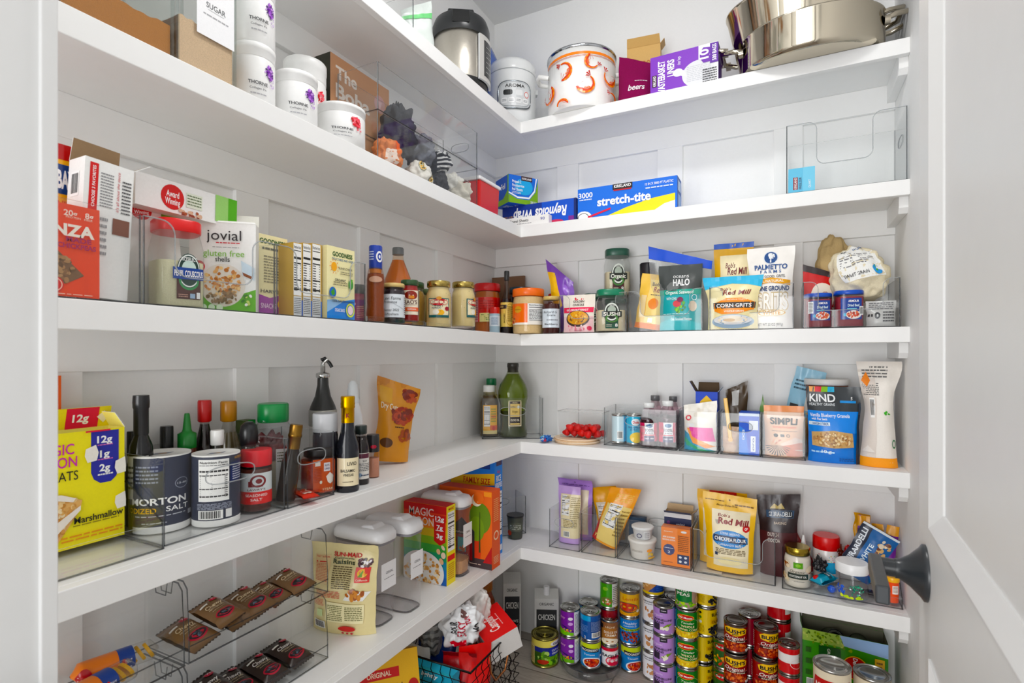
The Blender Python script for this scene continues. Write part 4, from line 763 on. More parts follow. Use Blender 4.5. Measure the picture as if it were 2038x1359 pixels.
vessel(C(1020, 1083, 573, ZC, side='B', d=.04), 'wide peanut jar with a bright orange lid', [(.94, 0), (.98, .03), (1, .06), (1, .70), (.95, .8), (.92, .84)], CLEAR('f0e4cc'), 'peanut_jar', 'jar', None, (.82, 'e6cfa4', 'food'), [(.97, .83), (1.0, .84), (1.0, .985), (.95, 1)], 'f07818', bands=[(.2, .66, 1.0, 'f6f0e6', [('r', -.05, .1, .48, 1, 'ee7420'), ('e', .22, .72, .11, .16, 'd8a01c'), ('t', 'peanuts', .22, .72, .04, '5a3a0c', .18), ('r', .5, .18, .95, 1, 'f4f4f2'), ('t', 'Nutrition Facts', .72, .92, .06, '1c1c1c', .4), ('r', .52, .8, .92, .83, '1c1c1c'), ('r', .52, .7, .92, .72, '1c1c1c'), ('l', .52, .25, .92, .68, '4a4a4a', 7), ('r', .52, .2, .92, .22, '1c1c1c'), ('x', .03, .2, .12, .12, ['b8341c', '8a4a22', 'd88a4a'], 14, .04)], 2.5)])
vessel(C(1079, 1115, 589, ZC, side='B', d=.035), 'jam jar with a pale blue handwritten label beside the orange-lidded jar', JAR, CLEAR('c8a8a0'), 'jam_jar', 'jar', None, (.8, '4a1c18', 'gloss'), [(.85, .9), (.88, .9), (.88, .99), (.83, 1)], 'd2b878', bands=[(.16, .66, 1.0, 'd9e2ea', [('t', 'Richard G', .45, .82, .12, '2c2c30', .6, 0, 0, .1), ('t', 'Grams', .5, .66, .12, '2c2c30', .36, 0, 0, .1), ('l', .3, .36, .8, .44, '3a3a40', 1), ('t', 'Blackberry', .5, .18, .09, '2c2c30', .6)], 2.5)])
vessel(C(1090, 1120, 584, ZC, side='B', d=.15), 'red-lidded jar half hidden behind the jam jar', JAR, CLEAR('d8a8a0'), 'jam_jar', 'jar', None, (.8, '8a2a22', 'gloss'), LID, 'b02028')
vessel(C(1014, 1062, 571, ZC, side='B', d=.155), 'dark-capped jar standing behind the orange-lidded jar', JAR, CLEAR('a8a8b0'), 'jar', 'jar', None, (.8, '2a2e36', 'gloss'), LID, '1f3440')
carton(F(979, 1043, 551, ZC, 'B', .195), .012, '7a5c46', 'cardboard_sleeve', 'plain brown cardboard panel standing against the corner wall', 'cardboard', front=[('l', .1, .1, .9, .3, '6a4e3a', 1)])
# ------------------------------------------------------------------ eye height, right run
bins_c = [(1113, 1247, 'golden couscous pouch and the sushi rice jar'), (1251, 1398, 'turquoise soup pouch'), (1412, 1580, 'two bags of grits and the polenta'), (1598, 1792, 'blue-lidded beef tubs and cloth bags')]
for a, b, lab in bins_c:
    Q = F(a, b, 600, ZC, 'B', .012); Q['h'] = .137; acrylic(Q, .185, 'clear bin holding the ' + lab, 'scoop', group='clear bins on the eye-height shelf', cut=(.035, .085))
def B_(a, b, yt, d, z=None): return F(a, b, yt, z if z is not None else zc_, 'B', d)
pouch(B_(1117, 1182, 586, .02), .03, 'f4ece0', 'couscous_pouch', 'pink and white pouch of golden couscous with a pan of grains', 'pouch', deco=[('r', .02, .0, .98, .42, 'f6cfd2'), ('t', 'GOLDEN', .5, .82, .055, '3a2a26', .34, 0, .02), ('t', 'COUSCOUS', .5, .73, .06, '3a2a26', .36, 0, .02), ('x', .5, .89, .16, .03, ['d8304a'], 9, .02), ('r', .02, .52, .98, .66, 'e8325a'), ('t', 'GOLDEN BUTTERNUT', .48, .59, .05, 'ffffff', .7, 0, .02), ('e', .5, .36, .38, .22, '4a3a36', 28), ('e', .5, .38, .34, .18, 'e0a03c', 28), ('x', .5, .38, .32, .16, ['e8b04a', 'd0882a', 'b8722a', 'f2c86a'], 50, .03), ('x', .5, .12, .42, .08, ['f0a8b4', 'e8889c', 'f8dfe0'], 16, .04), ('l', .4, .03, .65, .05, '6a4a4a', 1), ('e', .88, .1, .07, .06, 'd8245a')], seed=2, wr=.002, tilt=-.02)
pouch(B_(1106, 1152, 538, .09), .03, '7a4ab0', 'spice_pouch', 'violet and yellow pouch leaning back behind the golden couscous pouch', 'pouch', deco=[('p', [(.0, .3), (.0, .85), (.3, .9), (.5, .4)], 'f0c030'), ('e', .7, .7, .1, .1, '9a6ad0')], seed=5, lean=.1, skew=-.5, wr=.006, roll=-.2, dz=.012)
RJ = [(.97, 0), (1, .02), (1, .68), (.88, .80), (.84, .83), (.84, .88)]
def ricejar(P, lab, word, lidc, bandc, dr=0, red='4a1a1c', z2=.6):
    _w = [('r', .24, .0, .76, .42, red), ('e', .5, .58, .33, .4, '20241f', 26), ('o', .5, .64, .29, .34, 'dfe4dc', .16), ('e', .5, .72, .17, .14, 'aab4a8'), ('r', .1, .44, .9, .66, bandc), ('t', word, .5, .55, .14, 'f4f2e8', .66, 0, .015), ('o', .5, .38, .26, .16, '4a7a3c', .3), ('l', .28, .06, .5, .16, 'd8d0c0', 2), ('t', '8', .68, .12, .12, 'f2f2ee', .1), ('t', 'RICESELECT', .5, .88, .06, 'e8ece4', .36)]
    return vessel(P, lab, RJ, CLEAR('e9edea'), 'rice_jar', 'jar', 'square rice jars', (.5, 'ddd0b4', 'grain'), [(.92, .85), (.94, .86), (.94, .985), (.9, 1)], lidc, p=4.0, dr=dr, bands=[(.07, z2 + .08, 1.0, None, _w, 2.6)])
ricejar(C(1188, 1246, 576, zc_, side='B', d=.058), 'square sushi rice jar with a green lid', 'SUSHI', '1f7a5a', '1c241e', .1, '1f4a38')
_P = C(1200, 1252, 560, zc_, side='B', d=.145); _P['h'] = .135; ricejar(_P, 'square rice jar with a dark lid, lower one of the stacked pair', 'ARBORIO', '2c4a3e', '2a3a2e', .1)
_P = dict(_P); _P['z'] = zc_ + .136; _P['h'] = zat(497, _P['X'], _P['Y']) - _P['z']; ricejar(_P, 'square rice jar with a dark lid, stacked above the sushi rice', 'Organic', '2f5a4a', '23281f', .1)
ricejar(C(1160, 1200, 584, zc_, side='B', d=.145), 'square rice jar with a dark lid, behind the golden couscous pouch', 'RICE', '2c4a3e', '2a3a2e', .1)
BRM = 'f2e7c8'
pouch(B_(1252, 1316, 549, .045), .045, 'f0c668', 'grain_pouch', 'yellow and clear pouch leaning beside the turquoise soup pouch', 'pouch', deco=[('r', .32, .1, .95, .9, 'f3d68a'), ('t', "Bob's", .55, .82, .07, '3a2a2a', .3), ('t', 'Red', .62, .72, .1, '8a1f3a', .3), ('l', .4, .6, .9, .64, '6a5a4a', 1), ('e', .55, .46, .16, .1, 'e88a3a'), ('r', .0, .0, 1, .1, 'e8843c'), ('r', .45, .12, .6, .2, 'e8f0f0'), ('r', .1, .2, .3, .6, 'f0d8a8')], seed=7, lean=.04, roll=.16, wr=.004)
vessel(C(1262, 1294, 523, zc_, side='B', d=.14), 'black-capped bottle behind the yellow pouch', [(1, 0), (1, .7), (.9, .74)], M('3a3036', 'gloss'), 'bottle', 'bottle', None, None, [(.97, .72), (1, .985), (.9, 1)], '1d1a20', 'cap')
pouch(B_(1308, 1396, 525, .022), .05, '17a3a8', 'soup_pouch', 'turquoise and black soup pouch inside a clear zip bag', 'pouch', deco=[('r', .0, .60, 1, 1.0, '3b403f'), ('r', .0, .54, 1, .62, '12a08c'), ('t', "oceans", .52, .83, .06, 'f2f2f2', .36, 0, .0), ('t', 'HALO', .53, .73, .1, 'f2f2f2', .38, 0, .03), ('t', 'Organic Seaweed', .5, .575, .05, 'f2f6f4', .66), ('t', 'WITH CHILI', .32, .48, .04, 'e8f4f4', .26), ('x', .52, .36, .14, .09, ['5aa83a', '86c83c', '3f7a2a'], 26, .035), ('e', .45, .4, .1, .05, 'c8203c'), ('e', .53, .46, .08, .04, '7a1f4a'), ('e', .82, .36, .09, .08, 'd8c8b4'), ('o', .86, .49, .06, .045, 'e8f4f4', .2), ('l', .1, .24, .75, .255, 'e8f8f8', 1), ('t', 'Oak Smoked Recipe', .55, .17, .04, 'f2fafa', .5), ('p', [(0, .12), (.4, .2), (1, .1), (1, 0), (0, 0)], '35b8c0')], seed=3, wr=.003, lean=.02)
pouch(B_(1290, 1410, 500, .03), .07, 'e6ecec', 'zip_bag', 'clear storage bag with a wide blue slider band around the turquoise pouch', 'bag', strip=('1e4fc4', .86, .995), mat=CLEAR('f2f6f6', 1, .05, .10), seed=11, wr=.005, skew=-.26, lean=.02, taper=.08)
pouch(B_(1419, 1500, 481, .085), .05, 'e2b024', 'polenta_bag', 'yellow polenta bag with a blue top edge, tallest in its bin', 'bag', deco=[('r', .0, .94, 1, 1, '1c55b8'), ('r', .16, .1, .97, .86, 'f2e6c0'), ('t', "Bob's", .42, .74, .06, '6a1f22', .24, 0, .01, .2), ('t', 'Red Mill', .6, .67, .08, '6a1f22', .5, 0, .02, .1), ('l', .3, .59, .85, .61, '6a5a3a', 1), ('t', 'POLENTA', .58, .52, .08, '2a5a9a', .6, 0, .03), ('l', .3, .3, .9, .46, '8a7a5a', 5)], seed=5, wr=.003)
pouch(B_(1405, 1511, 549, .016), .06, 'efe3b4', 'corn_grits_bag', 'cream corn grits bag with a bright blue top and a bowl picture', 'bag', deco=[('p', [(0, 1), (1, 1), (1, .78), (.75, .84), (.5, .86), (.25, .82), (0, .76)], '4ab8e0'), ('t', "Bob's", .38, .76, .05, '7a1f22', .2, 0, .0, .2), ('t', 'Red Mill', .58, .69, .085, '7a1f22', .52, 0, .02, .15), ('p', [(.14, .34), (.14, .48), (.4, .58), (.7, .58), (.94, .5), (.94, .36), (.6, .28), (.3, .28)], 'f0962c'), ('r', .12, .385, .96, .5, '3f3a36'), ('t', 'CORN GRITS', .54, .44, .065, 'ffffff', .7, 0, .02), ('t', 'ALSO KNOWN AS POLENTA', .55, .55, .025, 'fff0d8', .5), ('t', 'WHOLE GRAIN', .54, .33, .035, 'fff0d8', .4, 0, .02), ('e', .52, .14, .42, .13, '9ab0c4', 28), ('e', .52, .17, .38, .09, 'dfe0e2', 28), ('e', .52, .17, .3, .065, 'eadfcc', 24), ('e', .45, .165, .12, .03, 'c8ab86', 18)], seed=4, wr=.004, flare=.16)
pouch(B_(1494, 1586, 488, .03), .06, 'f4f1ec', 'grits_bag', 'white stone ground grits bag with a blue palm tree emblem', 'bag', deco=[('e', .5, .87, .15, .075, '1f4a86', 26), ('o', .5, .87, .155, .08, 'dfe6ee', .1), ('p', [(.485, .81), (.515, .81), (.51, .87), (.49, .87)], 'f2f4f6'), ('x', .5, .89, .08, .03, ['f2f4f6'], 14, .03), ('t', 'PALMETTO', .5, .755, .06, '1f4a86', .72, 0, .03), ('t', 'F A R M S', .5, .695, .035, '1f4a86', .46, 0, .02), ('t', 'REAL. GOOD. GRITS.', .5, .635, .032, '3a3a3c', .66), ('p', [(.05, .52), (.05, .58), (.5, .62), (.95, .58), (.95, .52), (.5, .56)], 'e0a42c'), ('t', 'ALL NATURAL', .5, .575, .03, 'fff8e8', .6, 0, .02), ('t', 'STONE GROUND', .5, .485, .055, '1f3a6a', .86, 0, .03), ('t', 'GRITS', .5, .33, .2, 'c9b48c', .84, 0, .05), ('t', 'GRITS', .5, .33, .19, 'f8f5ef', .80, 0, .02), ('r', .2, .155, .85, .23, 'f6efdc'), ('o', .525, .19, .33, .04, 'd9a93c', .1), ('t', 'WHITE', .52, .19, .045, 'd9a02c', .42, 0, .03), ('t', 'NET WT 32 OZ (907g)', .48, .05, .03, '4a4a4c', .6)], seed=8, wr=.003, flare=.06)
# beef tubs
for a, b, yt, d, lab in ((1601, 1655, 583, .022, 'dried beef tub whose label shows a nutrition panel'), (1654, 1712, 577, .02, 'dried beef tub beside the cloth bag')):
    _P = C(a, b, yt, zc_, side='B', d=d + .028); vessel(_P, lab + ', blue lid', [(.9, 0), (.98, .03), (1, .8), (1, .9)], CLEAR('e0b8bc'), 'beef_tub', 'tub', 'blue-lidded beef tubs', (.82, '9a3a48', 'gloss'), [(1.02, .88), (1.05, .89), (1.05, .97), (1.0, 1)], '1c4fb4', p=3.4, dr=.2,
        bands=[(.2, .78, 1.0, '1f3f8f', [('r', -.1, .35, .14, .95, 'e8eaec'), ('l', -.08, .4, .12, .9, '5a5a60', 7)] * (a < 1640) + [('t', 'ARMOUR', .6, .86, .1, 'ffffff', .5, 0, .02), ('t', 'Dried Beef', .6, .66, .12, 'dff0f2', .54, 0, .02), ('r', .3, .48, .75, .52, '7ac0d0'), ('e', .6, .22, .36, .2, 'f2ece6', 24), ('x', .6, .24, .3, .15, ['d8583a', 'e8805a', 'b83a2a'], 26, .05), ('e', .2, .22, .06, .08, '4ab0d8')] + ([('b', .86, .2, 1.05, .6)] if a > 1640 else []), 2.3)])
pouch(B_(1598, 1668, 535, .10), .03, 'c42a22', 'snack_pouch', 'red pouch with a cream oval, tucked behind the beef tubs', 'pouch', deco=[('r', 0, .9, 1, 1, '2a1c1c'), ('e', .6, .45, .42, .32, 'f0e4d4', 26), ('x', .6, .45, .3, .2, ['8a2a22', '5a3a2a', 'c8a084'], 16, .06)], seed=6, wr=.004, skew=-.2)
_P = B_(1622, 1712, 480, .15); lump(dict(_P, Y=YB + .15, z=ZC + .05), .052, .04, .125, 'b9a27a', 'cloth_sack', 'tan cloth sack with a grey tag slumped against the wall', 'bag', amp=.22, seed=31, fl=.02, fr=1.7, pleat=.03, tilt=-.05, roll=-.05, deco=[('r', .42, .25, .8, .62, 'd6d2c6'), ('e', .62, .56, .1, .04, '3a3a38'), ('l', .46, .4, .76, .5, '5a5a56', 3), ('o', .6, .33, .12, .05, 'a83a3a', .15), ('t', 'MASA', .6, .33, .05, 'a83a3a', .16)], kind='cloth')
_P = B_(1672, 1790, 500, .05); lump(G(_P['X'] - .005, YB + .08, ZC + .085, 0, 0), .075, .055, .088, 'e4dac0', 'cloth_sack', 'cream drawstring cloth sack with a big white paper label, lying on top', 'bag', amp=.2, seed=37, fl=.1, pleat=.05, roll=-.25, tilt=-.25, deco=[('r', .22, .28, .86, 1.02, 'f1f1ee'), ('l', .26, .5, .8, .74, '8a8a8c', 6), ('t', 'ORGANIC', .66, .86, .06, '3a5a8a', .26), ('e', .34, .84, .06, .06, '6a6a6a'), ('e', .74, .38, .075, .08, '4a9ad8', 22), ('p', [(.68, .4), (.74, .46), (.78, .38), (.72, .34)], '6ab83a'), ('t', 'SWEET GRAIN', .44, .37, .05, '4a4a4c', .34)], kind='cloth')
pouch(B_(1724, 1786, 598, .03), .035, 'c4c4c2', 'foil_pouch', 'silver printed pouch at the foot of the cream cloth sack', 'pouch', deco=[('e', .36, .42, .1, .13, '2a2c30', 20), ('t', '8', .36, .42, .1, 'f0f0f0', .06), ('l', .55, .15, .95, .6, '3a3a3e', 4), ('l', .1, .65, .9, .95, '6a6a6e', 4), ('r', .03, .38, .1, .48, '222226'), ('r', .14, .38, .2, .48, '222226')], seed=9, wr=.004)
# ================================================================== shelf below eye height, left run
zd = ZD + DW
acrylic(G(XL - .04, .394, ZD, .278, .10, pi / 2), .19, 'clear low-front bin under the bright yellow treat box', 'plain', lowfront=.045, group='clear bins of the salt shelf')
acrylic(G(XL - .05, .662, ZD, .246, .147, pi / 2), .175, 'clear handled bin holding the two navy salt canisters', 'handle', group='clear bins of the salt shelf')
acrylic(G(XL - .048, .854, ZD, .130, .147, pi / 2), .175, 'narrow clear handled bin holding the orange seasoning jar and red pouch', 'handle', group='clear bins of the salt shelf')
CER = ['e0b070', 'c98d4c', 'f0cf98', 'd8a060', 'f6e2bc']
_o = carton(F(44, 235, 858, ZD + .010, 'L', .165), .05, 'f4e815', 'treat_box', 'bright yellow marshmallow treat box with a blue panel and open lid', 'box', side='e9dd1a', flaps=[('r', .03, -30, 'f2f0e6')], inner='f0e88a',
       front=[('p', [(.62, .985), (.93, .985), (.93, .62), (.9, .56), (.84, .52), (.72, .52), (.65, .56), (.62, .62)], '2c2f9a'), ('t', '12g', .77, .91, .06, 'ffffff', .17, 0, .03), ('t', '1g', .77, .78, .06, 'ffffff', .11, 0, .03), ('t', '2g', .77, .655, .06, 'ffffff', .12, 0, .03), ('l', .69, .85, .86, .87, 'd87ab8', 1), ('l', .69, .72, .86, .74, 'd87ab8', 1), ('l', .69, .58, .86, .61, 'f2f2f2', 1),
              ('t', 'MAGIC', .23, .86, .09, 'c83fa8', .42, 0, .01), ('t', 'SPOON', .25, .75, .09, 'c83fa8', .44, 0, .01), ('t', 'TREATS', .28, .63, .08, '20201c', .4, 0, .0), ('p', [(0, .02), (0, .48), (.34, .47), (.52, .4), (.5, .32), (.25, .05)], 'e8b878'), ('x', .2, .38, .3, .09, CER, 40, .03), ('x', .12, .22, .24, .12, CER, 40, .03), ('p', [(0, .12), (.2, .22), (.5, .36), (.5, .32), (.22, .12), (.1, .0), (.06, .0)], 'f4ece2'), ('p', [(0, .46), (.0, .5), (.3, .48), (.45, .43), (.42, .4), (.2, .45)], 'f6efe4'), ('t', 'Marshmallow', .7, .235, .055, '1f1c10', .54, 0, .02), ('l', .42, .18, .92, .2, '8a7a2a', 1), ('l', .3, .06, .96, .12, 'e0982c', 2)] +
             [('p', [(u, v), (u + .11, v + .03), (u + .14, v - .04), (u + .12, v - .11), (u + .02, v - .12), (u - .01, v - .06)], 'f7f3ea') for u, v in ((.55, .84), (.88, .7), (.88, .38))] + [('r', .55, .985, .82, 1.0, 'd8204a')],
       top=())
_w = F(44, 235, 858, ZD + .010, 'L', .165); m = MB(); m.T = Matrix.Translation((0, .024, _w['h'])) @ Matrix.Rotation(.25, 4, 'X'); m.box(-_w['w'] / 2, 0, 0, _w['w'] / 2, .0015, .036, M('f2e040', 'paper'))
m.deco(lambda u, v, k: (-_w['w'] / 2 + u * _w['w'], -k, v * .036), [('r', .5, .0, .86, 1, 'd8204a'), ('t', '12g', .66, .5, .36, 'ffffff', .18, 0, .03), ('p', [(.84, .5), (.92, .8), (.99, .5), (.92, .2)], 'f4efe4')], 'paper', _w['w'] / .036); m.build('lid_panel', _o)
carton(F(84, 117, 752, ZD, 'L', .205), .028, 'd8641c', 'snack_box', 'thin orange box showing behind the yellow treat box', 'box', front=[('r', 0, .0, 1, .3, '8a3a1c')])
def Lb(a, b, yt, d, z=None): return C(a, b, yt, ZD if z is None else z, side='L', d=d)
DK = [(.95, 0), (1, .02), (1, .56), (.92, .63), (.5, .72), (.46, .8)]
vessel(Lb(238, 290, 790, .165), 'black sauce bottle with a fat black capsule neck beside the yellow box', DK, M('17181a', 'gloss'), 'sauce_bottle', 'bottle', None, None, [(.56, .7), (.62, .72), (.62, .90), (.68, .91), (.7, .95), (.66, 1)], '1d1d1f', bands=[(.25, .56, 1.0, 'd8d8d2', [('l', .2, .2, .8, .8, '5a5a58', 5)], 2.4)], dr=-.6)
vessel(Lb(284, 312, 843, .19), 'short black-capped bottle right behind the first navy salt canister', DK, M('1c1a18', 'gloss'), 'sauce_bottle', 'bottle', None, None, [(.8, .74), (.85, .75), (.85, .985), (.8, 1)], '222324')
vessel(Lb(331, 366, 834, .19), 'ribbed black cap bottle between the green cone cap and the capsule neck', DK, M('241e1a', 'gloss'), 'sauce_bottle', 'bottle', None, None, [(.8, .74), (.85, .75), (.85, .985), (.8, 1)], '1c1d1e')
vessel(Lb(350, 394, 824, .185), 'chilli sauce bottle with a green cone nozzle', [(.95, 0), (1, .02), (1, .6), (.8, .68)], M('5a2a1c', 'gloss'), 'sauce_bottle', 'bottle', None, None, [(.86, .66), (.88, .67), (.88, .80), (.5, .82), (.42, .84), (.26, .985), (.22, 1)], '12762f', 'nozzle')
SYR = [(.95, 0), (1, .02), (1, .45), (.9, .56), (.45, .76), (.38, .82)]
vessel(Lb(384, 430, 798, .195), 'dark sauce bottle with a red flip cap', SYR, CLEAR('b8a8a0'), 'sauce_bottle', 'bottle', None, (.78, '1c1210', 'gloss'), [(.52, .80), (.62, .81), (.62, .985), (.56, 1)], 'b3141e')
vessel(Lb(396, 460, 834, .135), 'clear syrup bottle with a white cap behind the second salt canister', SYR, CLEAR('e8e4d8'), 'syrup_bottle', 'bottle', None, (.7, '5c5044', 'gloss'), [(.48, .82), (.52, .83), (.52, .985), (.48, 1)], 'f2f2f0')
vessel(Lb(430, 486, 799, .19), 'syrup bottle with a bronze gold cap', SYR, CLEAR('e0dccc'), 'syrup_bottle', 'bottle', None, (.7, '6a6048', 'gloss'), [(.48, .80), (.6, .81), (.6, .985), (.54, 1)], 'b07a2c')
carton(F(472, 500, 816, ZD, 'L', .205), .03, '4a5a2e', 'tea_box', 'thin dark green carton behind the bronze-capped syrup bottle', 'box', front=[('r', .4, .3, 1, 1, '1f8a3a')])
vessel(C(490, 580, 796, ZD, side='L', d=.155), 'wide square grated cheese jar with a bright green lid', [(.95, 0), (1, .02), (1, .66), (.9, .74), (.72, .79), (.70, .83)], CLEAR('dfe4e6', 1), 'cheese_jar', 'jar', None, (.4, 'd8cba8', 'grain'), [(.70, .80), (.74, .81), (.74, .985), (.69, 1)], '0f8a4a', p=3.6, bands=[(.1, .58, 1.0, None, [('r', .58, 0, .98, .9, 'e8eae8'), ('x', .8, .3, .13, .16, ['b8301c', 'd85a3a'], 12, .04), ('l', .62, .6, .94, .85, '4a6a4a', 4)], 2.3)])
vessel(Lb(468, 522, 840, .12), 'dark bottle with a faceted black stopper', [(.95, 0), (1, .02), (1, .5), (.55, .68), (.5, .72)], M('2a2a1e', 'gloss'), 'sauce_bottle', 'bottle', None, None, [(.55, .72), (.68, .76), (.7, .88), (.6, .96), (.3, 1)], '161719', 'stopper')
vessel(Lb(534, 576, 836, .105), 'dark bottle with a slanting bronze screw cap', [(.95, 0), (1, .02), (1, .5), (.6, .68), (.55, .72)], M('20180f', 'gloss'), 'sauce_bottle', 'bottle', None, None, [(.66, .68), (.68, .7), (.68, .83), (.74, .84), (.74, .87), (.68, .88), (.7, .97), (.66, 1)], '8a6a3a', capkind='brushed', roll=.14)
# salt canisters
def salt(P, lab, deco, dr):
    r, h = P['r'], P['h']; e = empty('salt_canister', lab, 'salt', 'navy salt canisters')
    MB().lathe([(r * .985, 0), (r, .002), (r, h * .09)], M('f0f0ee', 'paper'), 44).build('foot', e)
    b = MB(); b.lathe([(r, h * .09), (r, h - .003)], M('2b3145', 'paper'), 44, cap=False); S, asp = cyl(r, h * .09, h - .003); b.deco(S, deco, 'paper', asp, False); b.build('body', e)
    t = MB(); t.lathe([(r, h - .003), (r, h), (r * .96, h), (r * .95, h - .002), (.0005, h - .002)], M('ecebe8', 'paper'), 44); t.deco(lambda u, v, k: ((u - .5) * 2 * r, (v - .5) * 2 * r, h - .002 + k), [('p', [(.3, .35), (.62, .42), (.7, .6), (.4, .55)], '8a8f9a'), ('p', [(.42, .42), (.6, .46), (.58, .52)], 'd8a02c')], 'paper', 1, True); t.build('lid', e)
    return at(e, P, .0, 0, 0, dr)
salt(C(258, 381, 893, zd, yb=1062), 'navy salt canister with white and yellow lettering', [('l', .2, .62, .5, .9, '8a90a0', 5), ('e', .8, .6, .09, .07, '2b3145'), ('o', .8, .6, .1, .08, '9aa0b0', .1), ('t', '15-60', .8, .6, .03, 'c8ccd4', .14), ('t', 'MORTON', .5, .37, .095, 'f4f4f4', .72, 0, .025), ('t', 'IODIZED', .27, .24, .075, 'e6b21c', .42, 0, .01), ('t', 'SALT', .74, .25, .075, 'f4f4f4', .3, 0, .01), ('l', .2, .14, .85, .17, 'c0c4cc', 1), ('l', .3, .04, .6, .07, 'c0c4cc', 1), ('r', .9, .1, .98, .17, 'c0c4cc')], -.1)
salt(C(381, 483, 888, zd, yb=1050), 'navy salt canister turned to show its nutrition panel', [('n', .22, .30, .70, .96), ('p', [(.72, .55), (1.0, .6), (1.0, .92), (.72, .88)], '1c2a5c'), ('l', .76, .6, .98, .86, 'c8ccd8', 7), ('t', 'NUTRITION', .9, .955, .04, 'd8a02c', .2), ('l', .2, .17, .74, .27, 'aab0c0', 5), ('b', .22, .02, .6, .16), ('r', .64, .03, .74, .16, 'e8e8e8')], .0)
vessel(C(482, 545, 889, zd, yb=1020), 'red-capped seasoned salt shaker with a white and red label', [(.9, 0), (.96, .03), (.92, .08), (1, .12), (1, .70), (.95, .74)], CLEAR('d8b8a8'), 'seasoning_shaker', 'shaker', None, (.7, '5a2a20', 'food'), [(.98, .74), (1.0, .75), (1.0, .97), (.95, 1)], 'e0363e', bands=[(.14, .64, 1.0, 'dfe6e8', [('r', 0, 0, 1, .4, 'da2a2a'), ('t', "LAWRY'S", .5, .47, .06, '5a1a1c', .44, 0, .01), ('o', .54, .74, .2, .2, '7a1f24', .28), ('e', .56, .74, .08, .08, '7a1f24'), ('r', .3, .56, .66, .61, '7a1f24'), ('r', .3, .56, .38, .74, '7a1f24'), ('t', 'SEASONED', .5, .29, .08, 'f8e8e4', .54, 0, .01), ('t', 'SALT', .5, .15, .08, 'f8e8e4', .28, 0, .01)], 2.5)])
# narrow bin
pouch(F2(553, 990, 602, 975, 900, zd), .03, 'c42430', 'seasoning_pouch', 'red sandwich seasoning pouch with a white oval', 'pouch', deco=[('e', .5, .84, .38, .1, 'f2f2ee', 22), ('t', 'Grippos', .5, .84, .08, '4a1a1c', .6, 0, .01, .1), ('t', 'Seasoning', .5, .66, .1, 'f4e8d8', .8, 0, .01, .1), ('p', [(.05, .35), (.1, .5), (.5, .58), (.95, .52), (.95, .34), (.5, .28)], '2a1c14'), ('p', [(.05, .48), (.3, .58), (.7, .58), (.95, .5), (.7, .5), (.3, .5)], 'd89a4a'), ('t', 'Genuine', .5, .16, .07, 'f4e0e0', .6, 0, 0, .1)], seed=12, roll=-.12)
_P = C(602, 664, 888, zd, yb=985)
vessel(_P, 'square jar of brick-orange steak seasoning with black cap', [(.95, 0), (1, .03), (1, .74), (.9, .82)], CLEAR('f0c8b8', 1), 'seasoning_jar', 'jar', None, (.74, 'a84628', 'food'), [(.84, .82), (.88, .83), (.88, .985), (.82, 1)], '1f1c1c', p=4.2, dr=.35, bands=[(.06, .8, 1.02, 'c85a34', [('r', .5, .62, .8, .88, 'ece6ea'), ('t', 'NUTS', .65, .8, .06, '3a2a5a', .2), ('t', 'LAND', .65, .7, .06, '3a2a5a', .22), ('r', .1, .8, .34, .92, 'e8e0d8'), ('l', .06, .3, .4, .74, 'a83f22', 9), ('p', [(.6, .46), (.78, .58), (.96, .46), (.92, .3), (.8, .22), (.68, .28)], 'f6efe6'), ('e', .36, .3, .06, .05, 'e8e4d0'), ('t', 'STEAK', .68, .08, .06, 'f6e0b8', .5)], 2.2)])
for i, (X, Y, w, c, lb) in enumerate(((-.955, .825, .035, 'c83a24', 'red sauce packet lying at the front of the narrow bin'), (-.962, .87, .03, 'b8481c', 'orange-red sauce packet under the square seasoning jar'))):
    pack(G(X, Y, zd, w, 0, 1.2 + i), .06, .010, c, 'sauce_packet', lb, 'packet', 'loose sauce packets', [('r', .2, .3, .8, .5, 'f0d8c8'), ('l', .2, .6, .8, .7, 'f0d0c0', 1)], seed=i + 3)
lump(G(-1.04, .83, ZD + .06, 0, 0), .03, .035, .045, '6a1c22', 'snack_bag', 'dark red crumpled snack bag rising from the back of the narrow bin', 'bag', amp=.4, seed=5, kind='film', deco=[('r', .4, .6, .62, .75, 'e8e4e0')])
# loose bottles
e = empty('oil_dispenser', 'glass oil dispenser with steel collar and tall black pourer', 'oil dispenser'); P = C(615, 670, 713, ZD, side='L', d=.18); r, h = P['r'], P['h']
MB().lathe([(r * .95, 0), (r, .004), (r, h * .48)], CLEAR('eef2f0', 1), 36).build('body', e); MB().lathe([(r * .96, .003), (r * .96, h * .12)], M('b8924a', 'gloss'), 36).build('oil', e)
MB().lathe([(r * 1.0, h * .45), (r * 1.03, h * .455), (r * 1.03, h * .575), (r, h * .58)], M('a9a8a2', 'brushed'), 36).build('collar', e)
MB().lathe([(r * .98, h * .58), (r * .9, h * .61), (r * .58, h * .69), (r * .42, h * .78), (r * .40, h * .84)], M('222322', 'plastic'), 36).build('neck', e)
k = MB(); k.lathe([(r * .48, h * .84), (r * .52, h * .85), (r * .52, h * .87), (r * .46, h * .88), (r * .2, h * .885), (r * .17, h * .95)], M('c2c3c2', 'chrome'), 24); k.tube([(0, 0, h * .88), (.0, -.002, h * .96), (.012, -.004, h * .995)], .005, M('b9bab9', 'chrome')); k.build('pour_spout', e)
k = MB(); k.tube([(-.004, 0, h * .985), (.004, -.002, h * 1.0), (.016, -.003, h * .96), (.022, -.003, h * .925)], .0045, M('1c1c1d', 'plastic')); k.build('spout_flap', e); at(e, P)
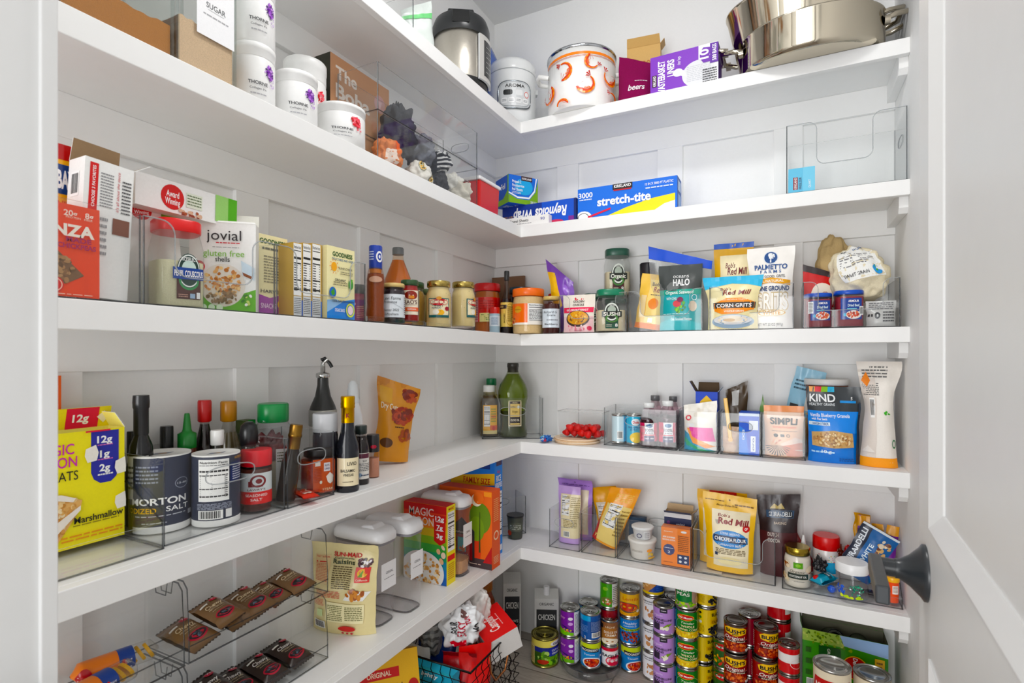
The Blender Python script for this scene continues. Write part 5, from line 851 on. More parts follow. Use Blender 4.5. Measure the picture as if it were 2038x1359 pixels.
vessel(Lb(611, 663, 822, .105), 'dark jar with a scuffed white lid in front of the oil dispenser', [(.95, 0), (1, .02), (1, .7), (.95, .76)], M('2a2a33', 'gloss'), 'spread_jar', 'jar', None, None, [(.98, .76), (1, .77), (1, .985), (.95, 1)], 'e4e6ea')
WN = [(.95, 0), (1, .02), (1, .40), (.96, .48), (.62, .62), (.54, .70), (.52, .84)]
vessel(C(660, 707, 788, ZD, yb=984), 'dark balsamic vinegar bottle with a gold capsule and cream label', WN, M('1b1d24', 'gloss'), 'vinegar_bottle', 'bottle', None, None, [(.56, .72), (.57, .74), (.57, .87), (.63, .88), (.6, .9), (.63, .92), (.6, .94), (.62, .985), (.58, 1)], 'c89a34', 'capsule', 'brushed', bands=[(.07, .36, 1.0, 'ece0c0', [('t', 'LIVIO', .66, .8, .13, '2a2620', .36, 0, .01), ('t', 'BALSAMIC', .5, .55, .1, '2a2620', .56), ('t', 'VINEGAR', .52, .4, .09, '2a2620', .4), ('l', .3, .12, .7, .18, '6a6050', 1)], 2.2), (.76, .84, .58, None, [('t', 'K', .5, .5, .5, '8a1a1c', .2, 0, .03)], 2.6)], seed=4)
vessel(Lb(681, 724, 757, .165), 'white curved squeeze bottle with a clear dome cap', [(.88, 0), (.95, .03), (1, .38), (.99, .52), (.88, .64), (.62, .74), (.58, .76)], M('eff0f2', 'plastic'), 'whip_bottle', 'bottle', None, None, [(.6, .76), (.6, .80), (.54, .81), (.54, .9), (.46, .96), (.2, 1)], 'e4e8ea', bands=[(.1, .5, 1.0, None, [('o', .75, .8, .1, .1, '2a2a2c', .3), ('o', .72, .45, .1, .1, '2a2a2c', .3)], 2.6)], dr=.2)
vessel(C(702, 735, 845, ZD, yb=966), 'small soy sauce bottle with a black cap and white label', [(.95, 0), (1, .02), (1, .58), (.9, .68), (.62, .82), (.58, .86)], CLEAR('a89890'), 'soy_sauce_bottle', 'bottle', None, (.82, '1c1416', 'gloss'), [(.62, .85), (.72, .86), (.74, .985), (.68, 1)], '26302e', bands=[(.1, .54, 1.0, 'e8e4de', [('r', .14, .8, .96, .98, '5a2438'), ('t', 'SOY', .7, .7, .08, '3a3a3a', .24), ('l', .3, .3, .95, .62, '6a6a6a', 5), ('e', .42, .16, .14, .08, '8aa0b8'), ('l', .5, .1, .95, .2, '2a3a5a', 1)], 2.4)])
GR = [(.98, 0), (1, .02), (1, .62)]
vessel(C(729, 755, 863, ZD, yb=952), 'pink salt grinder with a black and silver top', GR, CLEAR('f0e0da'), 'salt_grinder', 'grinder', 'spice grinders', (.45, 'd8a088', 'grain'), [(1.02, .60), (1.02, .93), (.98, .94), (.98, .99), (.9, 1)], '1e1c1e', 'grinder_top', bands=[(.66, .8, 1.03, None, [('e', .55, .5, .18, .3, 'b8203c')], 2.4)])
vessel(Lb(686, 709, 856, .10), 'pepper grinder with a silver rim behind the soy sauce bottle', GR, CLEAR('d8d4d0'), 'pepper_grinder', 'grinder', 'spice grinders', (.5, '2a2422', 'grain'), [(1.02, .60), (1.02, .93), (.98, .94), (.98, .99), (.9, 1)], '3a2a2c', 'grinder_top')
_P = F2(744, 940, 794, 912, 767, ZD); _P['w'] = .108; _P['rz'] = atan2(_P['Y'], _P['X']) - pi / 2; _P['X'] += .012
pouch(_P, .05, 'd9951c', 'snack_bag', 'golden yellow jerky bag printed with red-brown pieces', 'bag', deco=[('r', .06, .72, .36, .9, 'e0a82a'), ('t', 'Dry Cuts', .3, .68, .07, 'f6ead0', .44, 0, .02, .1), ('x', .78, .86, .16, .09, ['9a3a1c', '7a2a14', 'b8502c'], 20, .08), ('x', .66, .6, .28, .1, ['9a3418', 'b84a24', '7a2a14'], 36, .09), ('x', .8, .34, .18, .08, ['8a3a1c', 'a8502a'], 18, .07), ('e', .3, .24, .18, .06, '5a3410'), ('l', .5, .43, .75, .46, '4a2a10', 1)], seed=14, taper=.0, flare=.22, wr=.006, lean=.05, skew=-.12, backc='c98414', dr=.1, roll=.12)
# ------------------------------------------------------------------ corner of that shelf
_P = F2(960, 873, 1080, 872, 792, ZD)
_P['X'] += .007; _P['Y'] -= .012
acrylic(_P, .132, 'clear handled bin set across the corner, holding the olive oil', 'handle', backhole=False)
vessel(C(955, 992, 766, zd, side='B', d=.066), 'squeeze juice bottle with a white cap and yellow label', [(.95, 0), (1, .02), (1, .66), (.92, .72), (.62, .82), (.58, .88)], CLEAR('f0e4b8'), 'juice_bottle', 'bottle', 'bottles in the corner bin', (.8, '4a3a1c', 'gloss'), [(.6, .87), (.62, .88), (.62, .985), (.58, 1)], 'f2f3f0', p=3.0, dr=.1, bands=[(.05, .62, 1.0, 'f2b818', [('n', .08, .26, .5, .96), ('r', 0, 0, 1, .12, 'e8d8a0'), ('r', .5, .14, 1, .3, 'e06a1c'), ('e', .75, .2, .1, .08, 'c83a14'), ('l', .56, .4, .9, .9, '8a9a1c', 6), ('t', '100%', .74, .6, .08, 'd8481c', .3)], 2.4)])
vessel(C(950, 979, 753, zd, side='B', d=.118), 'yellow-green bottle with a green cap behind the juice bottle', [(.95, 0), (1, .02), (1, .6), (.6, .82), (.58, .88)], CLEAR('e8e4a0'), 'juice_bottle', 'bottle', 'bottles in the corner bin', (.7, 'c8b83a', 'gloss'), [(.66, .87), (.7, .88), (.7, .985), (.66, 1)], '147a4c')
vessel(C(995, 1053, 722, zd, side='B', d=.118), 'green olive oil bottle with a black cap and gold label', [(.93, 0), (.97, .03), (.86, .16), (.86, .42), (1, .52), (1, .62), (.86, .71), (.42, .86), (.36, .90)], CLEAR('a8b45a', 1), 'olive_oil_bottle', 'bottle', None, (.34, '3a4410', 'gloss'), [(.36, .87), (.38, .94), (.40, .945), (.40, .985), (.36, 1)], '28251f', p=2.6, dr=.15, extra=lambda e, r, h: MB().lathe([(r * .84, h * .35), (r * .85, h * .42), (r * .97, h * .52), (r * .97, h * .62), (r * .84, h * .705), (r * .4, h * .85)], M('6a7a1c', 'gloss'), 36, 2.6).build('bottle_glass', e),
       bands=[(.15, .5, .93, 'e8d9b8', [('r', .08, .04, .92, .96, '2a201a'), ('r', .14, .36, .86, .86, 'dcc07a'), ('t', 'ORGANIC', .5, .905, .05, 'e8d8b0', .4), ('t', 'EXTRA', .36, .74, .07, '3a2c1c', .34, 0, 0, .2), ('e', .76, .74, .09, .06, 'e8eae0'), ('t', 'Virgin', .5, .57, .09, '3a2c1c', .4, 0, 0, .3), ('t', 'OLIVE OIL', .5, .24, .08, 'f0e6d0', .66, 0, .02), ('r', .14, .06, .86, .12, 'dcc07a')], 1.5)])
# strawberries on tortillas
_P = G(onY(1148, 1.895), 1.895, ZD, 0, 0); e = empty('tortilla_stack', 'short stack of tortillas under the strawberry box', 'tortillas')
_tr = .083
for i in range(4):
    t = MB(); o_ = [.004 * sin(i * 2.1), .004 * cos(i * 1.7)]
    t.lathe([(_tr * (1 + .02 * sin(i * 3)), .0045 * i), (_tr * (1.02 + .02 * sin(i * 3)), .0045 * i + .002), (_tr * (1 + .02 * sin(i * 3)), .0045 * i + .004)], M(('ead0b0', 'f0dcc4', 'e4c4a0', 'efd8bc')[i], 'food'), 44, c=o_); t.build('tortilla', e)
at(e, _P)
lump(G(onY(1098, 1.835), 1.85, ZD, 0, 0), .018, .03, .012, '2a6ab8', 'bread_bag', 'crumpled blue and red plastic bag end beside the tortillas', 'bag', amp=.5, seed=4, kind='film', deco=[('p', [(.1, .2), (.5, .9), (.6, .5)], 'e8ecf0'), ('p', [(.5, .1), (.7, .7), (.8, .2)], 'c83a4a'), ('r', .1, .7, .4, 1, '6ac0e0')])
_P = F(1110, 1199, 820, ZD + .0195, 'B', .055); w, h, d = _P['w'], _P['h'], .085
e = empty('berry_box', 'clear plastic box of strawberries on the tortillas', 'berry box'); m = MB(); x, y = w / 2, d / 2
for a, b, c_, d_ in (((-.92, -.92), (.92, -.92), (1, -1), (-1, -1)), ((.92, -.92), (.92, .92), (1, 1), (1, -1)), ((.92, .92), (-.92, .92), (-1, 1), (1, 1)), ((-.92, .92), (-.92, -.92), (-1, -1), (-1, 1))):
    m.add([(a[0] * x, a[1] * y, 0), (b[0] * x, b[1] * y, 0), (c_[0] * x, c_[1] * y, h), (d_[0] * x, d_[1] * y, h)], [(0, 1, 2, 3)], CLEAR('f4f6f6', 1))
m.tube([(-x, -y, h), (x, -y, h), (x, y, h), (-x, y, h)], .0016, CLEAR('d8dcdc', 1, .05, .25), 6, True); m.box(-x * .92, -y * .92, 0, x * .92, y * .92, .0012, CLEAR('f4f6f6', 1)); m.build('body', e); at(e, back(_P, d / 2))
_r = random.Random(3); cx, cy_ = e.location.x, e.location.y; nS = 0
_lab = ('strawberry lying in the clear plastic berry box')
for lay in range(2):
    for i in range(5 - lay):
        for j in range(2):
            s = MB(); rr_ = .0142 * _r.uniform(.9, 1.1); a = _r.uniform(-.6, .6)
            s.T = Matrix.Rotation(a + 1.5, 4, 'Y') @ Matrix.Rotation(_r.uniform(0, 6), 4, 'Z')
            s.lathe([(.001, -rr_ * 1.25), (rr_ * .5, -rr_ * .9), (rr_ * .9, -rr_ * .1), (rr_, rr_ * .4), (rr_ * .7, rr_ * .85), (.001, rr_ * .95)], M(('c8201c', 'd8342a', 'b81a1a')[nS % 3], 'food'), 16)
            ob = tag(s.build('strawberry'), _lab, 'strawberry', 'strawberries in the clear box'); ob.location = (cx + (i - 2 + lay * .5) * w * .175, cy_ - .02 + j * .034, ZD + .0215 + rr_ + lay * .0175); nS += 1
# ------------------------------------------------------------------ shelf below eye height, right run
DB = .066
for a, b, yt, st, lab in ((1202, 1346, 806, 'handle', 'clear handled bin holding cranberry bottles and pineapple juice cans'), (1352, 1428, 815, 'plain', 'clear bin with the marshmallow bag pressed to its front'), (1434, 1514, 818, 'handle', 'clear handled bin holding the blue carton and yellow-handled clip'), (1517, 1603, 826, 'plain', 'clear bin holding the peach pouch')):
    Q = F(a, b, yt, ZD, 'B', DB); Q['h'] = .135; acrylic(Q, .148, lab, st, group='clear bins beside the strawberries')
def Db(a, b, yt, d, z=None): return C(a, b, yt, zd if z is None else z, side='B', d=DB + d)
for a, b, yt, d, dr, lab in ((1217, 1247, 822, .06, 1.4, 'pale blue juice can turned to show its barcode'), (1246, 1277, 822, .055, 0, 'blue juice can with a yellow fruit picture')):
    can(Db(a, b, yt, d), lab, '49b4d8', ([('r', 0, 0, 1, 1, 'cfe6ee'), ('b', .4, .1, .7, .42), ('r', .75, 0, 1.1, 1, '3aa8d0')] if dr else [('e', .6, .78, .22, .13, 'e8eef2'), ('t', 'Dole', .6, .78, .09, 'c8202c', .3, 0, .02), ('t', 'PINEAPPLE', .5, .58, .06, '17508a', .6), ('t', 'JUICE', .5, .5, .06, '17508a', .36), ('e', .65, .2, .35, .2, 'f2d01c', 24)]), 'juice_can', 'can', 'small juice cans', dr=0)
CRB = [(.93, 0), (.98, .03), (1, .10), (.95, .14), (.95, .52), (1, .58), (.98, .64), (.62, .84), (.5, .88), (.5, .90)]
CRD = [('r', 0, 0, 1, 1, 'c8285a'), ('x', .2, .5, .18, .35, ['d83a5c', 'a81c3c'], 12, .08), ('x', .85, .4, .14, .3, ['d83a5c', 'a81c3c'], 8, .08), ('p', [(.32, 1), (.72, 1), (.7, .5), (.74, .3), (.74, 0), (.3, 0), (.3, .3), (.34, .5)], 'eef0f2'), ('e', .52, .85, .14, .1, '2a6a9a'), ('t', '100%', .52, .62, .15, '3a2a4a', .34, 0, .02), ('t', 'JUICE', .52, .46, .07, '3a2a4a', .28), ('r', .31, .0, .73, .3, '2c2a5c'), ('r', .32, .32, .72, .38, 'c84a5a'), ('t', '162 180', .52, .17, .08, 'f0f0f4', .34)]
for a, b, yt, d, lab, g in ((1271, 1310, 797, .03, 'cranberry juice bottle with a white cap beside the fruit juice can', 1), (1309, 1347, 797, .03, 'cranberry juice bottle with a white cap at the end wall of its bin', 1), (1289, 1319, 786, .105, 'grey-capped juice bottle behind the middle cranberry bottle', 0), (1326, 1353, 788, .105, 'grey-capped juice bottle behind the end cranberry bottle', 0)):
    vessel(Db(a, b, yt, d), lab, CRB, CLEAR('c8a0ac'), 'juice_bottle', 'bottle', 'small juice bottles', (.62, '3a1420', 'gloss'), [(.56, .89), (.6, .895), (.6, .985), (.56, 1)], 'eceeee' if g else '6a6a6c', bands=[(.13, .55, .965, None, CRD, 2.6)] if g else [])
pouch(F(1358, 1426, 803, zd, 'B', DB + .01), .045, 'f3efe6', 'marshmallow_bag', 'marshmallow bag with rainbow swoosh colours at its foot', 'bag', deco=[('p', [(0, 0), (0, .42), (.2, .34), (.5, .12), (1, 0)], '2a9ac0'), ('p', [(0, .12), (.02, .28), (.3, .12), (.7, .02), (1, .0), (.5, 0)], '2fae7a'), ('p', [(.1, .48), (.18, .48), (.4, .26), (.9, .12), (1, .1), (.7, .06), (.3, .16)], 'f29a3a'), ('p', [(.16, .5), (.9, .48), (1, .2), (.5, .22), (.3, .3)], 'e83fa0'), ('x', .6, .72, .3, .14, ['fbf8f2', 'efe8dc'], 14, .1), ('o', .14, .7, .09, .06, 'd83a4a', .4), ('r', .08, .5, .32, .58, 'f2f2f2')], seed=6, wr=.005, kind='film', taper=-.02, skew=.12)
carton(F(1393, 1437, 780, ZD + .075, 'B', DB + .06), .06, '1c49c4', 'honey_box', 'royal blue open carton with a yellow hexagon seal', 'box', side='163a9a', flaps=[('l', .04, 30, '163a9a'), ('b', .03, 10, '7a8aa0'), ('r', .02, 40, '9aa8b8')], inner='5a4a3a', dr=.0, front=[('p', [(.2, .72), (.2, .42), (.5, .25), (.8, .42), (.8, .72), (.5, .9)], 'f2c83a'), ('t', "I'M SO", .5, .62, .1, '2a2418', .4, 0, .01), ('t', 'HONEY', .5, .47, .12, '2a2418', .44, 0, .01)])
e = empty('bag_clip', 'long pale yellow bag clip leaning out of the bin', 'clip'); k = MB(); k.box(-.006, -.004, 0, .006, .004, .135, M('e8bc6a', 'plastic')); k.build('clip_arm', e, bevel=.002); k = MB(); k.T = Matrix.Rotation(pi / 2, 4, 'X'); k.lathe([(.0075, -.0055), (.0075, .0055)], M('e0b060', 'plastic'), 20); k.build('pivot', e); _P = F(1446, 1462, 800, ZD + .048, 'B', DB + .014); at(e, _P, .0, 0, -.12)
pouch(F(1437, 1482, 768, ZD + .05, 'B', DB + .085), .03, '4a3a28', 'snack_bag', 'torn dark brown foil bag behind the yellow clip', 'bag', deco=[('r', .3, .6, .6, .9, 'c8c8c4'), ('r', 0, 0, 1, .14, 'b8bcc0')], seed=13, wr=.008, skew=.2)
pouch(F(1437, 1470, 850, zd, 'B', DB + .012), .03, 'c8ab94', 'cookie_pouch', 'tan translucent pouch under the yellow clip', 'pouch', deco=[('l', .2, .3, .8, .8, 'b89078', 4)], seed=15, wr=.006)
carton(F(1470, 1512, 819, zd, 'B', DB + .012), .09, '1a56c8', 'snack_box', 'blue carton with small white panels beside the yellow clip', 'box', front=[('r', .5, .6, .95, .82, 'dfe6ee'), ('p', [(.0, .0), (0, .7), (.3, .6), (.5, 0)], '2a7ad8'), ('t', 'DOS', .22, .48, .1, 'f0f4f8', .24, 90, .02), ('r', .58, .08, .82, .45, 'e4e8ee'), ('t', 'oro', .7, .26, .1, '1a3a8a', .3, 90), ('r', 0, .93, 1, 1, 'c8d4e8')])
pouch(F(1519, 1601, 809, zd, 'B', DB + .012), .055, 'f0c9ae', 'grain_pouch', 'peach pouch with bold black lettering and a line-drawn field', 'pouch', deco=[('r', .0, .88, 1, 1, 'e89a6a'), ('r', .08, .74, .92, .87, 'f4dccb'), ('t', 'SIMPLi', .5, .70, .12, '2c2a28', .7, 0, .04), ('t', 'RAINBOW GRAINS', .52, .585, .035, 'd8704a', .6), ('l', .2, .5, .85, .52, '6a5a50', 1), ('e', .3, .425, .06, .035, '3a3a38'), ('r', .42, .4, .52, .45, '3a3a38'), ('o', .62, .425, .05, .03, '3a3a38', .3), ('x', .25, .31, .2, .05, ['e0a88a', 'c8886a', 'f0d8c4'], 16, .03), ('p', [(.4, .26), (.8, .4), (1, .34), (1, .12), (.5, .2)], 'f2d8c8'), ('p', [(.45, .22), (1, .3), (1, .02), (.6, .02)], 'dc8a70')] + [('p', [(.35, .24), (.35 + .34 * cos(a), .24 + .22 * sin(a)), (.36 + .33 * cos(a + .06), .24 + .22 * sin(a + .06))], '4a3a34') for a in [-pi + .2 + i * .22 for i in range(13)]], seed=4, wr=.003)
pouch(F(1540, 1600, 730, ZD + .02, 'B', DB + .085), .045, '9cc8de', 'granola_pouch', 'pale blue granola pouch leaning behind the peach pouch', 'pouch', deco=[('r', .0, 0, 1, .42, 'c8b48a'), ('x', .6, .3, .4, .2, ['d8c08a', 'b8986a', 'e8d8ae'], 30, .05), ('r', .1, .3, .4, .55, '2a2c30'), ('r', .0, .2, .3, .3, 'e0a83a'), ('l', .1, .72, .5, .86, '3a5a6a', 3), ('r', .6, .5, .95, .8, 'e4e4dc')], seed=17, roll=.25, wr=.007, kind='film')
vessel(C(1601, 1692, 750, ZD, side='B', d=.165), 'brown tub with a wide white rimmed lid behind the blueberry granola pouch', [(.85, 0), (.95, .9), (.96, .93)], M('8a5238', 'gloss'), 'ice_cream_tub', 'tub', None, None, [(1.0, .92), (1.02, .93), (1.02, .99), (.97, 1.0), (.95, .98)], 'e6e4e0') if False else vessel(dict(C(1604, 1688, 752, ZD, side='B', d=.165), r=.062), 'brown tub with a wide white rimmed lid behind the blueberry granola pouch', [(.85, 0), (.95, .9), (.96, .93)], M('8a5238', 'gloss'), 'dessert_tub', 'tub', None, None, [(1.0, .92), (1.02, .93), (1.02, .99), (.97, 1.0), (.95, .98)], 'e6e4e0')
OAT = ['d8b07a', 'c89a60', 'e8cfa0', 'b8885a', 'f0dcb4', '9a7048']
pouch(F(1606, 1716, 771, ZD, 'B', .055), .055, '1a78d0', 'granola_pouch', 'bright blue granola pouch with a black top and oat window', 'pouch', deco=[('r', 0, .78, 1, 1, '33383c'), ('r', 0, .62, .98, .79, '33383c')] + [('r', .04 + .12 * i, .93, .16 + .12 * i, 1.0, c) for i, c in enumerate(('f0a02c', 'd82a3c', '8ac02c', '2ab0d8'))] + [('t', 'KIND', .29, .85, .1, 'f4f6f8', .48, 0, .02), ('t', 'HEALTHY GRAINS', .28, .765, .035, 'dfe4e8', .48), ('t', '5', .84, .85, .04, 'ffffff', .03), ('r', .62, .79, .92, .82, '2a8ad0'), ('r', 0, .40, .96, .68, '1f86e0'), ('t', 'Vanilla Blueberry Granola', .42, .625, .045, 'ffffff', .76, 0, .01), ('t', 'with Flax Seeds', .22, .575, .03, 'ffffff', .3), ('r', .02, .49, .42, .535, 'd8e8f4'), ('t', 'HIGH FIBER', .24, .512, .03, '1a4a8a', .3), ('p', [(.08, .22), (.06, .40), (.5, .43), (.86, .40), (.9, .22), (.5, .20)], 'c8a470'), ('x', .48, .31, .4, .095, OAT, 150, .028), ('t', '10 g', .35, .155, .04, 'f0f6fc', .18), ('l', .06, .12, .5, .17, 'a8d0f0', 1), ('l', .6, .03, .9, .08, '0f4a8a', 2), ('p', [(.93, 0), (1, 0), (1, .8), (.97, .8)], '243040')], seed=2, wr=.004, lean=.03)
_P = F(1712, 1792, 715, ZD, 'B', .045); _P['w'] *= 1.02
pouch(_P, .06, 'eee9e2', 'grain_bag', 'white paper bag with an orange foot, its top folded open', 'bag', deco=[('r', 0, 0, 1, .09, 'f2a21c'), ('r', .0, .09, .42, .9, 'dcd3cb'), ('l', .05, .66, .5, .78, '5a5a58', 7), ('b', .2, .46, .36, .64), ('l', .1, .82, .7, .94, '6a6a68', 4), ('x', .78, .5, .1, .03, ['4aa83a'], 6, .04), ('o', .93, .22, .06, .04, '2a7a4a', .3), ('p', [(.02, .14), (.4, .14), (.2, .2)], 'e8e2dc'), ('p', [(.05, .80), (.2, .88), (.28, .80), (.18, .74)], 'e88a2c')], kind='paper', seed=21, taper=-.42, flare=.55, wr=.006, lean=.04, fold=(.9, 1.2), dr=-.1)
lump(G(onY(1752, YB + .13), YB + .13, ZD + .10, 0, 0), .02, .02, .03, 'c8aa78', 'cereal_bag', 'clear bag of flakes poking out behind the white paper bag', 'bag', amp=.3, seed=41, kind='food', fl=.0)
m = MB(); m.grid(lambda u, v: ((u - .5) * .018 * (1 - v) * (1 + .3 * sin(v * 6)), .006 * sin(v * 3), v * .062), 4, 10, M('5a8a2c', 'film')); m.grid(lambda u, v: ((u - .5) * .018 * (1 - v) * (1 + .3 * sin(v * 6)), .0006 + .006 * sin(v * 3), v * .062), 4, 10, M('5a8a2c', 'film'))
_P = F(1512, 1524, 770, ZD + .1385, 'B', DB + .1); at(tag(m.build('bag_corner'), 'thin green bag corner standing behind the peach pouch', 'bag'), _P, -.006)
# ================================================================== lowest shelf, left run: stacked snack bins
ze = ZE + .0042
def drawer(Y0, Y1, Z, label):
    h = .148; w = Y1 - Y0; d = .125; P = G(XL - .085 - d / 2, (Y0 + Y1) / 2, Z, w, h, pi / 2); e = empty('snack_bin', label, 'storage bin', 'stackable clear snack bins'); x, y = w / 2, d / 2; t = .003
    m = MB(); m.box(-x, -y, 0, x, y, t, ACR)
    m.tube([(-x, -y, .002), (x, -y, .002), (x, y, .002), (-x, y, .002)], .0014, ACE, 6, True); m.tube([(-x + .01, -y + .012, -.004), (x - .01, -y + .012, -.004)], .0011, ACE, 6); m.build('base', e)
    f = MB(); f.box(-x, -y, t, x, -y + t, .032, ACR); f.tube([(-x, -y, .032), (x, -y, .032)], .0012, ACE, 6); f.build('front_lip', e)
    f = MB(); f.box(-x, y - t, t, x, y, h, ACR); f.build('back_panel', e)
    for sg in (-1, 1):
        f = MB(); pts = [(-y, t), (y - t, t), (y - t, h), (-y + .018, h), (-y + .006, h - .012), (-y, .05), (-y, t)][:6]
        f.prism(pts, 'x', sg * x - (t if sg > 0 else 0), sg * x + (t if sg < 0 else 0), ACR); f.tube([(sg * (x - .0015), a, z) for a, z in [(-y, .004), (-y, .05), (-y + .006, h - .012), (-y + .018, h), (y, h)]], .0014, ACE, 6); f.build('side_panel', e)
        k = MB(); k.tube([(sg * (x - .002), -y + .05, h - .006), (sg * (x - .002), -y + .055, h - .03), (sg * (x - .002), -y + .085, h - .03), (sg * (x - .002), -y + .09, h - .006)], 0.0011, ACE, 6); k.build('handle', e)
    return at(e, P)
XF = XL - .085
drawer(.602, .936, ZE, 'lower clear snack bin filled with dark brown bars')
drawer(.602, .936, ZE + .155, 'upper clear snack bin filled with tan brown bars')
drawer(.250, .596, ZE, 'lower clear snack bin under the cracker packs')
drawer(.250, .596, ZE + .155, 'upper clear snack bin holding peanut butter cracker packs')
def bardeco(col, gold):
    return [('t', 'Chewy', .5, .60, .10, 'e6d2ae' if gold else 'e8e4e0', .66, 0, .02, .15), ('t', 'PROTEIN BAR', .5, .50, .04, 'e0d0b0', .6), ('l', .25, .42, .75, .45, 'c8b898', 1), ('e', .5, .24, .36, .115, 'b8243c', 24), ('e', .5, .24, .31, .09, '241c20', 24), ('x', .5, .24, .2, .05, ['5a6a7a', '38404a'], 8, .06), ('e', .74, .8, .18, .07, 'c02444', 18), ('t', '7g', .74, .8, .05, 'f6e8e8', .16, 0, .02), ('r', .1, .7, .4, .74, 'e8e4dc')]
upper = [(.642, 0, .25, 'tan brown protein bar at the divider end of the upper bin'), (.684, .016, .1, 'tan brown protein bar overlapping the one at the divider end'), (.735, .004, -.12, 'tan brown protein bar lying seam up in the upper bin'), (.780, .012, .12, 'tan brown protein bar in the middle of the upper bin'), (.828, .006, .2, 'tan brown protein bar second from the raisin bag, upper bin'), (.880, .016, .05, 'tan brown protein bar at the raisin bag end of the upper bin')]
for i, (Y, z_, a, lb) in enumerate(upper):
    pack(G(XF - .058, Y, ZE + .155 + .008 + z_, .060, 0, pi / 2), .104, .027, '7a5c3e', 'protein_bar', lb, 'snack bar', 'tan bars in the upper bin', bardeco('7a5c3e', 1) if i != 2 else [('p', [(.4, .05), (.55, .95), (.6, .95), (.48, .05)], '5a422c')], seed=i, dr=a * .5, tilt=.16, roll=-.2, endc='3a2a20')
for i, (Y, z_, a, lb) in enumerate(((.640, 0, .2, 'dark brown protein bar at the divider end of the lower bin'), (.688, .014, .05, 'dark brown protein bar tipped over its neighbour, lower bin'), (.742, .004, -.1, 'dark brown protein bar in the middle of the lower bin'), (.806, .004, .05, 'dark brown protein bar second from the raisin bag, lower bin'), (.874, .004, .1, 'dark brown protein bar at the raisin bag end of the lower bin'))):
    pack(G(XF - .058, Y, ZE + .008 + z_, .060, 0, pi / 2), .106, .027, '2f211b', 'protein_bar', lb, 'snack bar', 'dark bars in the lower bin', bardeco('2f211b', 0), seed=i + 9, dr=a * .5, tilt=.14, roll=-.2 if i == 1 else -.04, endc='171310')
# cracker packs
def crackers(Y, dx, a, lab, seed, z=0, word='Toastchee', roll=0, tilt=0, foot=''):
    P = G(XF - .05 + dx, Y, ZE + .155 + .005 + z, .05, 0, pi / 2 + a); e = empty('cracker_pack', lab, 'crackers', 'peanut butter cracker packs')
    m = MB()
    def pt(u, v, k=0):
        an = 2 * pi * u; b = ss(0, .1, min(v, 1 - v)); return ((v - .5) * .14, (.020 * b + .004 + k) * cos(an), .019 + (.017 * b + .0015 + k) * sin(an))
    m.grid(lambda u, v: pt(u, v * .62), 20, 14, M('e8841c', 'film')); m.grid(lambda u, v: pt(u, .62 + v * .38), 20, 8, CLEAR('f2eee6', 1))
    m.grid(lambda u, v: pt(u, .50 + v * .18, .0004), 20, 3, M('1d3f8f', 'film'))
    S = lambda u, v, k: pt(.80 - .0 - v * .6 + .0, u, k + .0008)
    m.deco(lambda u, v, k: pt(.95 - .62 * v if False else .70 - .5 * (v) + .1, u, k + .0008), [('e', .12, .55, .085, .3, 'b8202c', 20), ('t', 'Lance', .12, .55, .2, 'f6f2ea', .13, 0, .03), ('t', word, .34, .55, .2, '7a2a1c', .2, 0, .02), ('e', .55, .6, .03, .16, 'c8202c'), ('t', 'PEANUT', .60, .66, .1, 'eef0f4', .08, 0, .02), ('t', 'BUTTER', .60, .44, .1, 'eef0f4', .08, 0, .02)], 'film', 2.6, True, seed)
    m.build('wrapper', e)
    for i in range(3):
        c_ = MB(); c_.T = Matrix.Translation((.024 + i * .014, 0, .019)) @ Matrix.Rotation(1.1, 4, 'Y')
        c_.lathe([(.0155, -.003), (.0165, 0), (.0155, .003)], M('e2b14a', 'food'), 20); c_.deco(lambda u, v, k: ((u - .5) * .03, (v - .5) * .03, .003 + k), [('e', .5 + .3 * cos(q), .5 + .3 * sin(q), .04, .04, '6a4a1a', 8) for q in (0, 1.05, 2.1, 3.15, 4.2, 5.2)] + [('e', .5, .5, .04, .04, '6a4a1a', 8)], 'food', 1); c_.build('cracker', e)
    return at(e, P, 0, tilt, roll)
crackers(.470, .02, .12, 'orange peanut butter cracker pack lying at the front of the upper bin', 1, 0)
crackers(.520, -.028, -.25, 'orange peanut butter cracker pack lying behind, against the back of the drawer', 2, 0, 'Toasty')
pouch(G(XF - .03, .375, ZE + .162, .07, .05, pi / 2), .03, 'e8c41c', 'snack_pouch', 'bright yellow snack pouch at the door end of the upper bin', 'pouch', deco=[('l', .3, .3, .8, .6, '8a6a1c', 3)], seed=3, wr=.006)
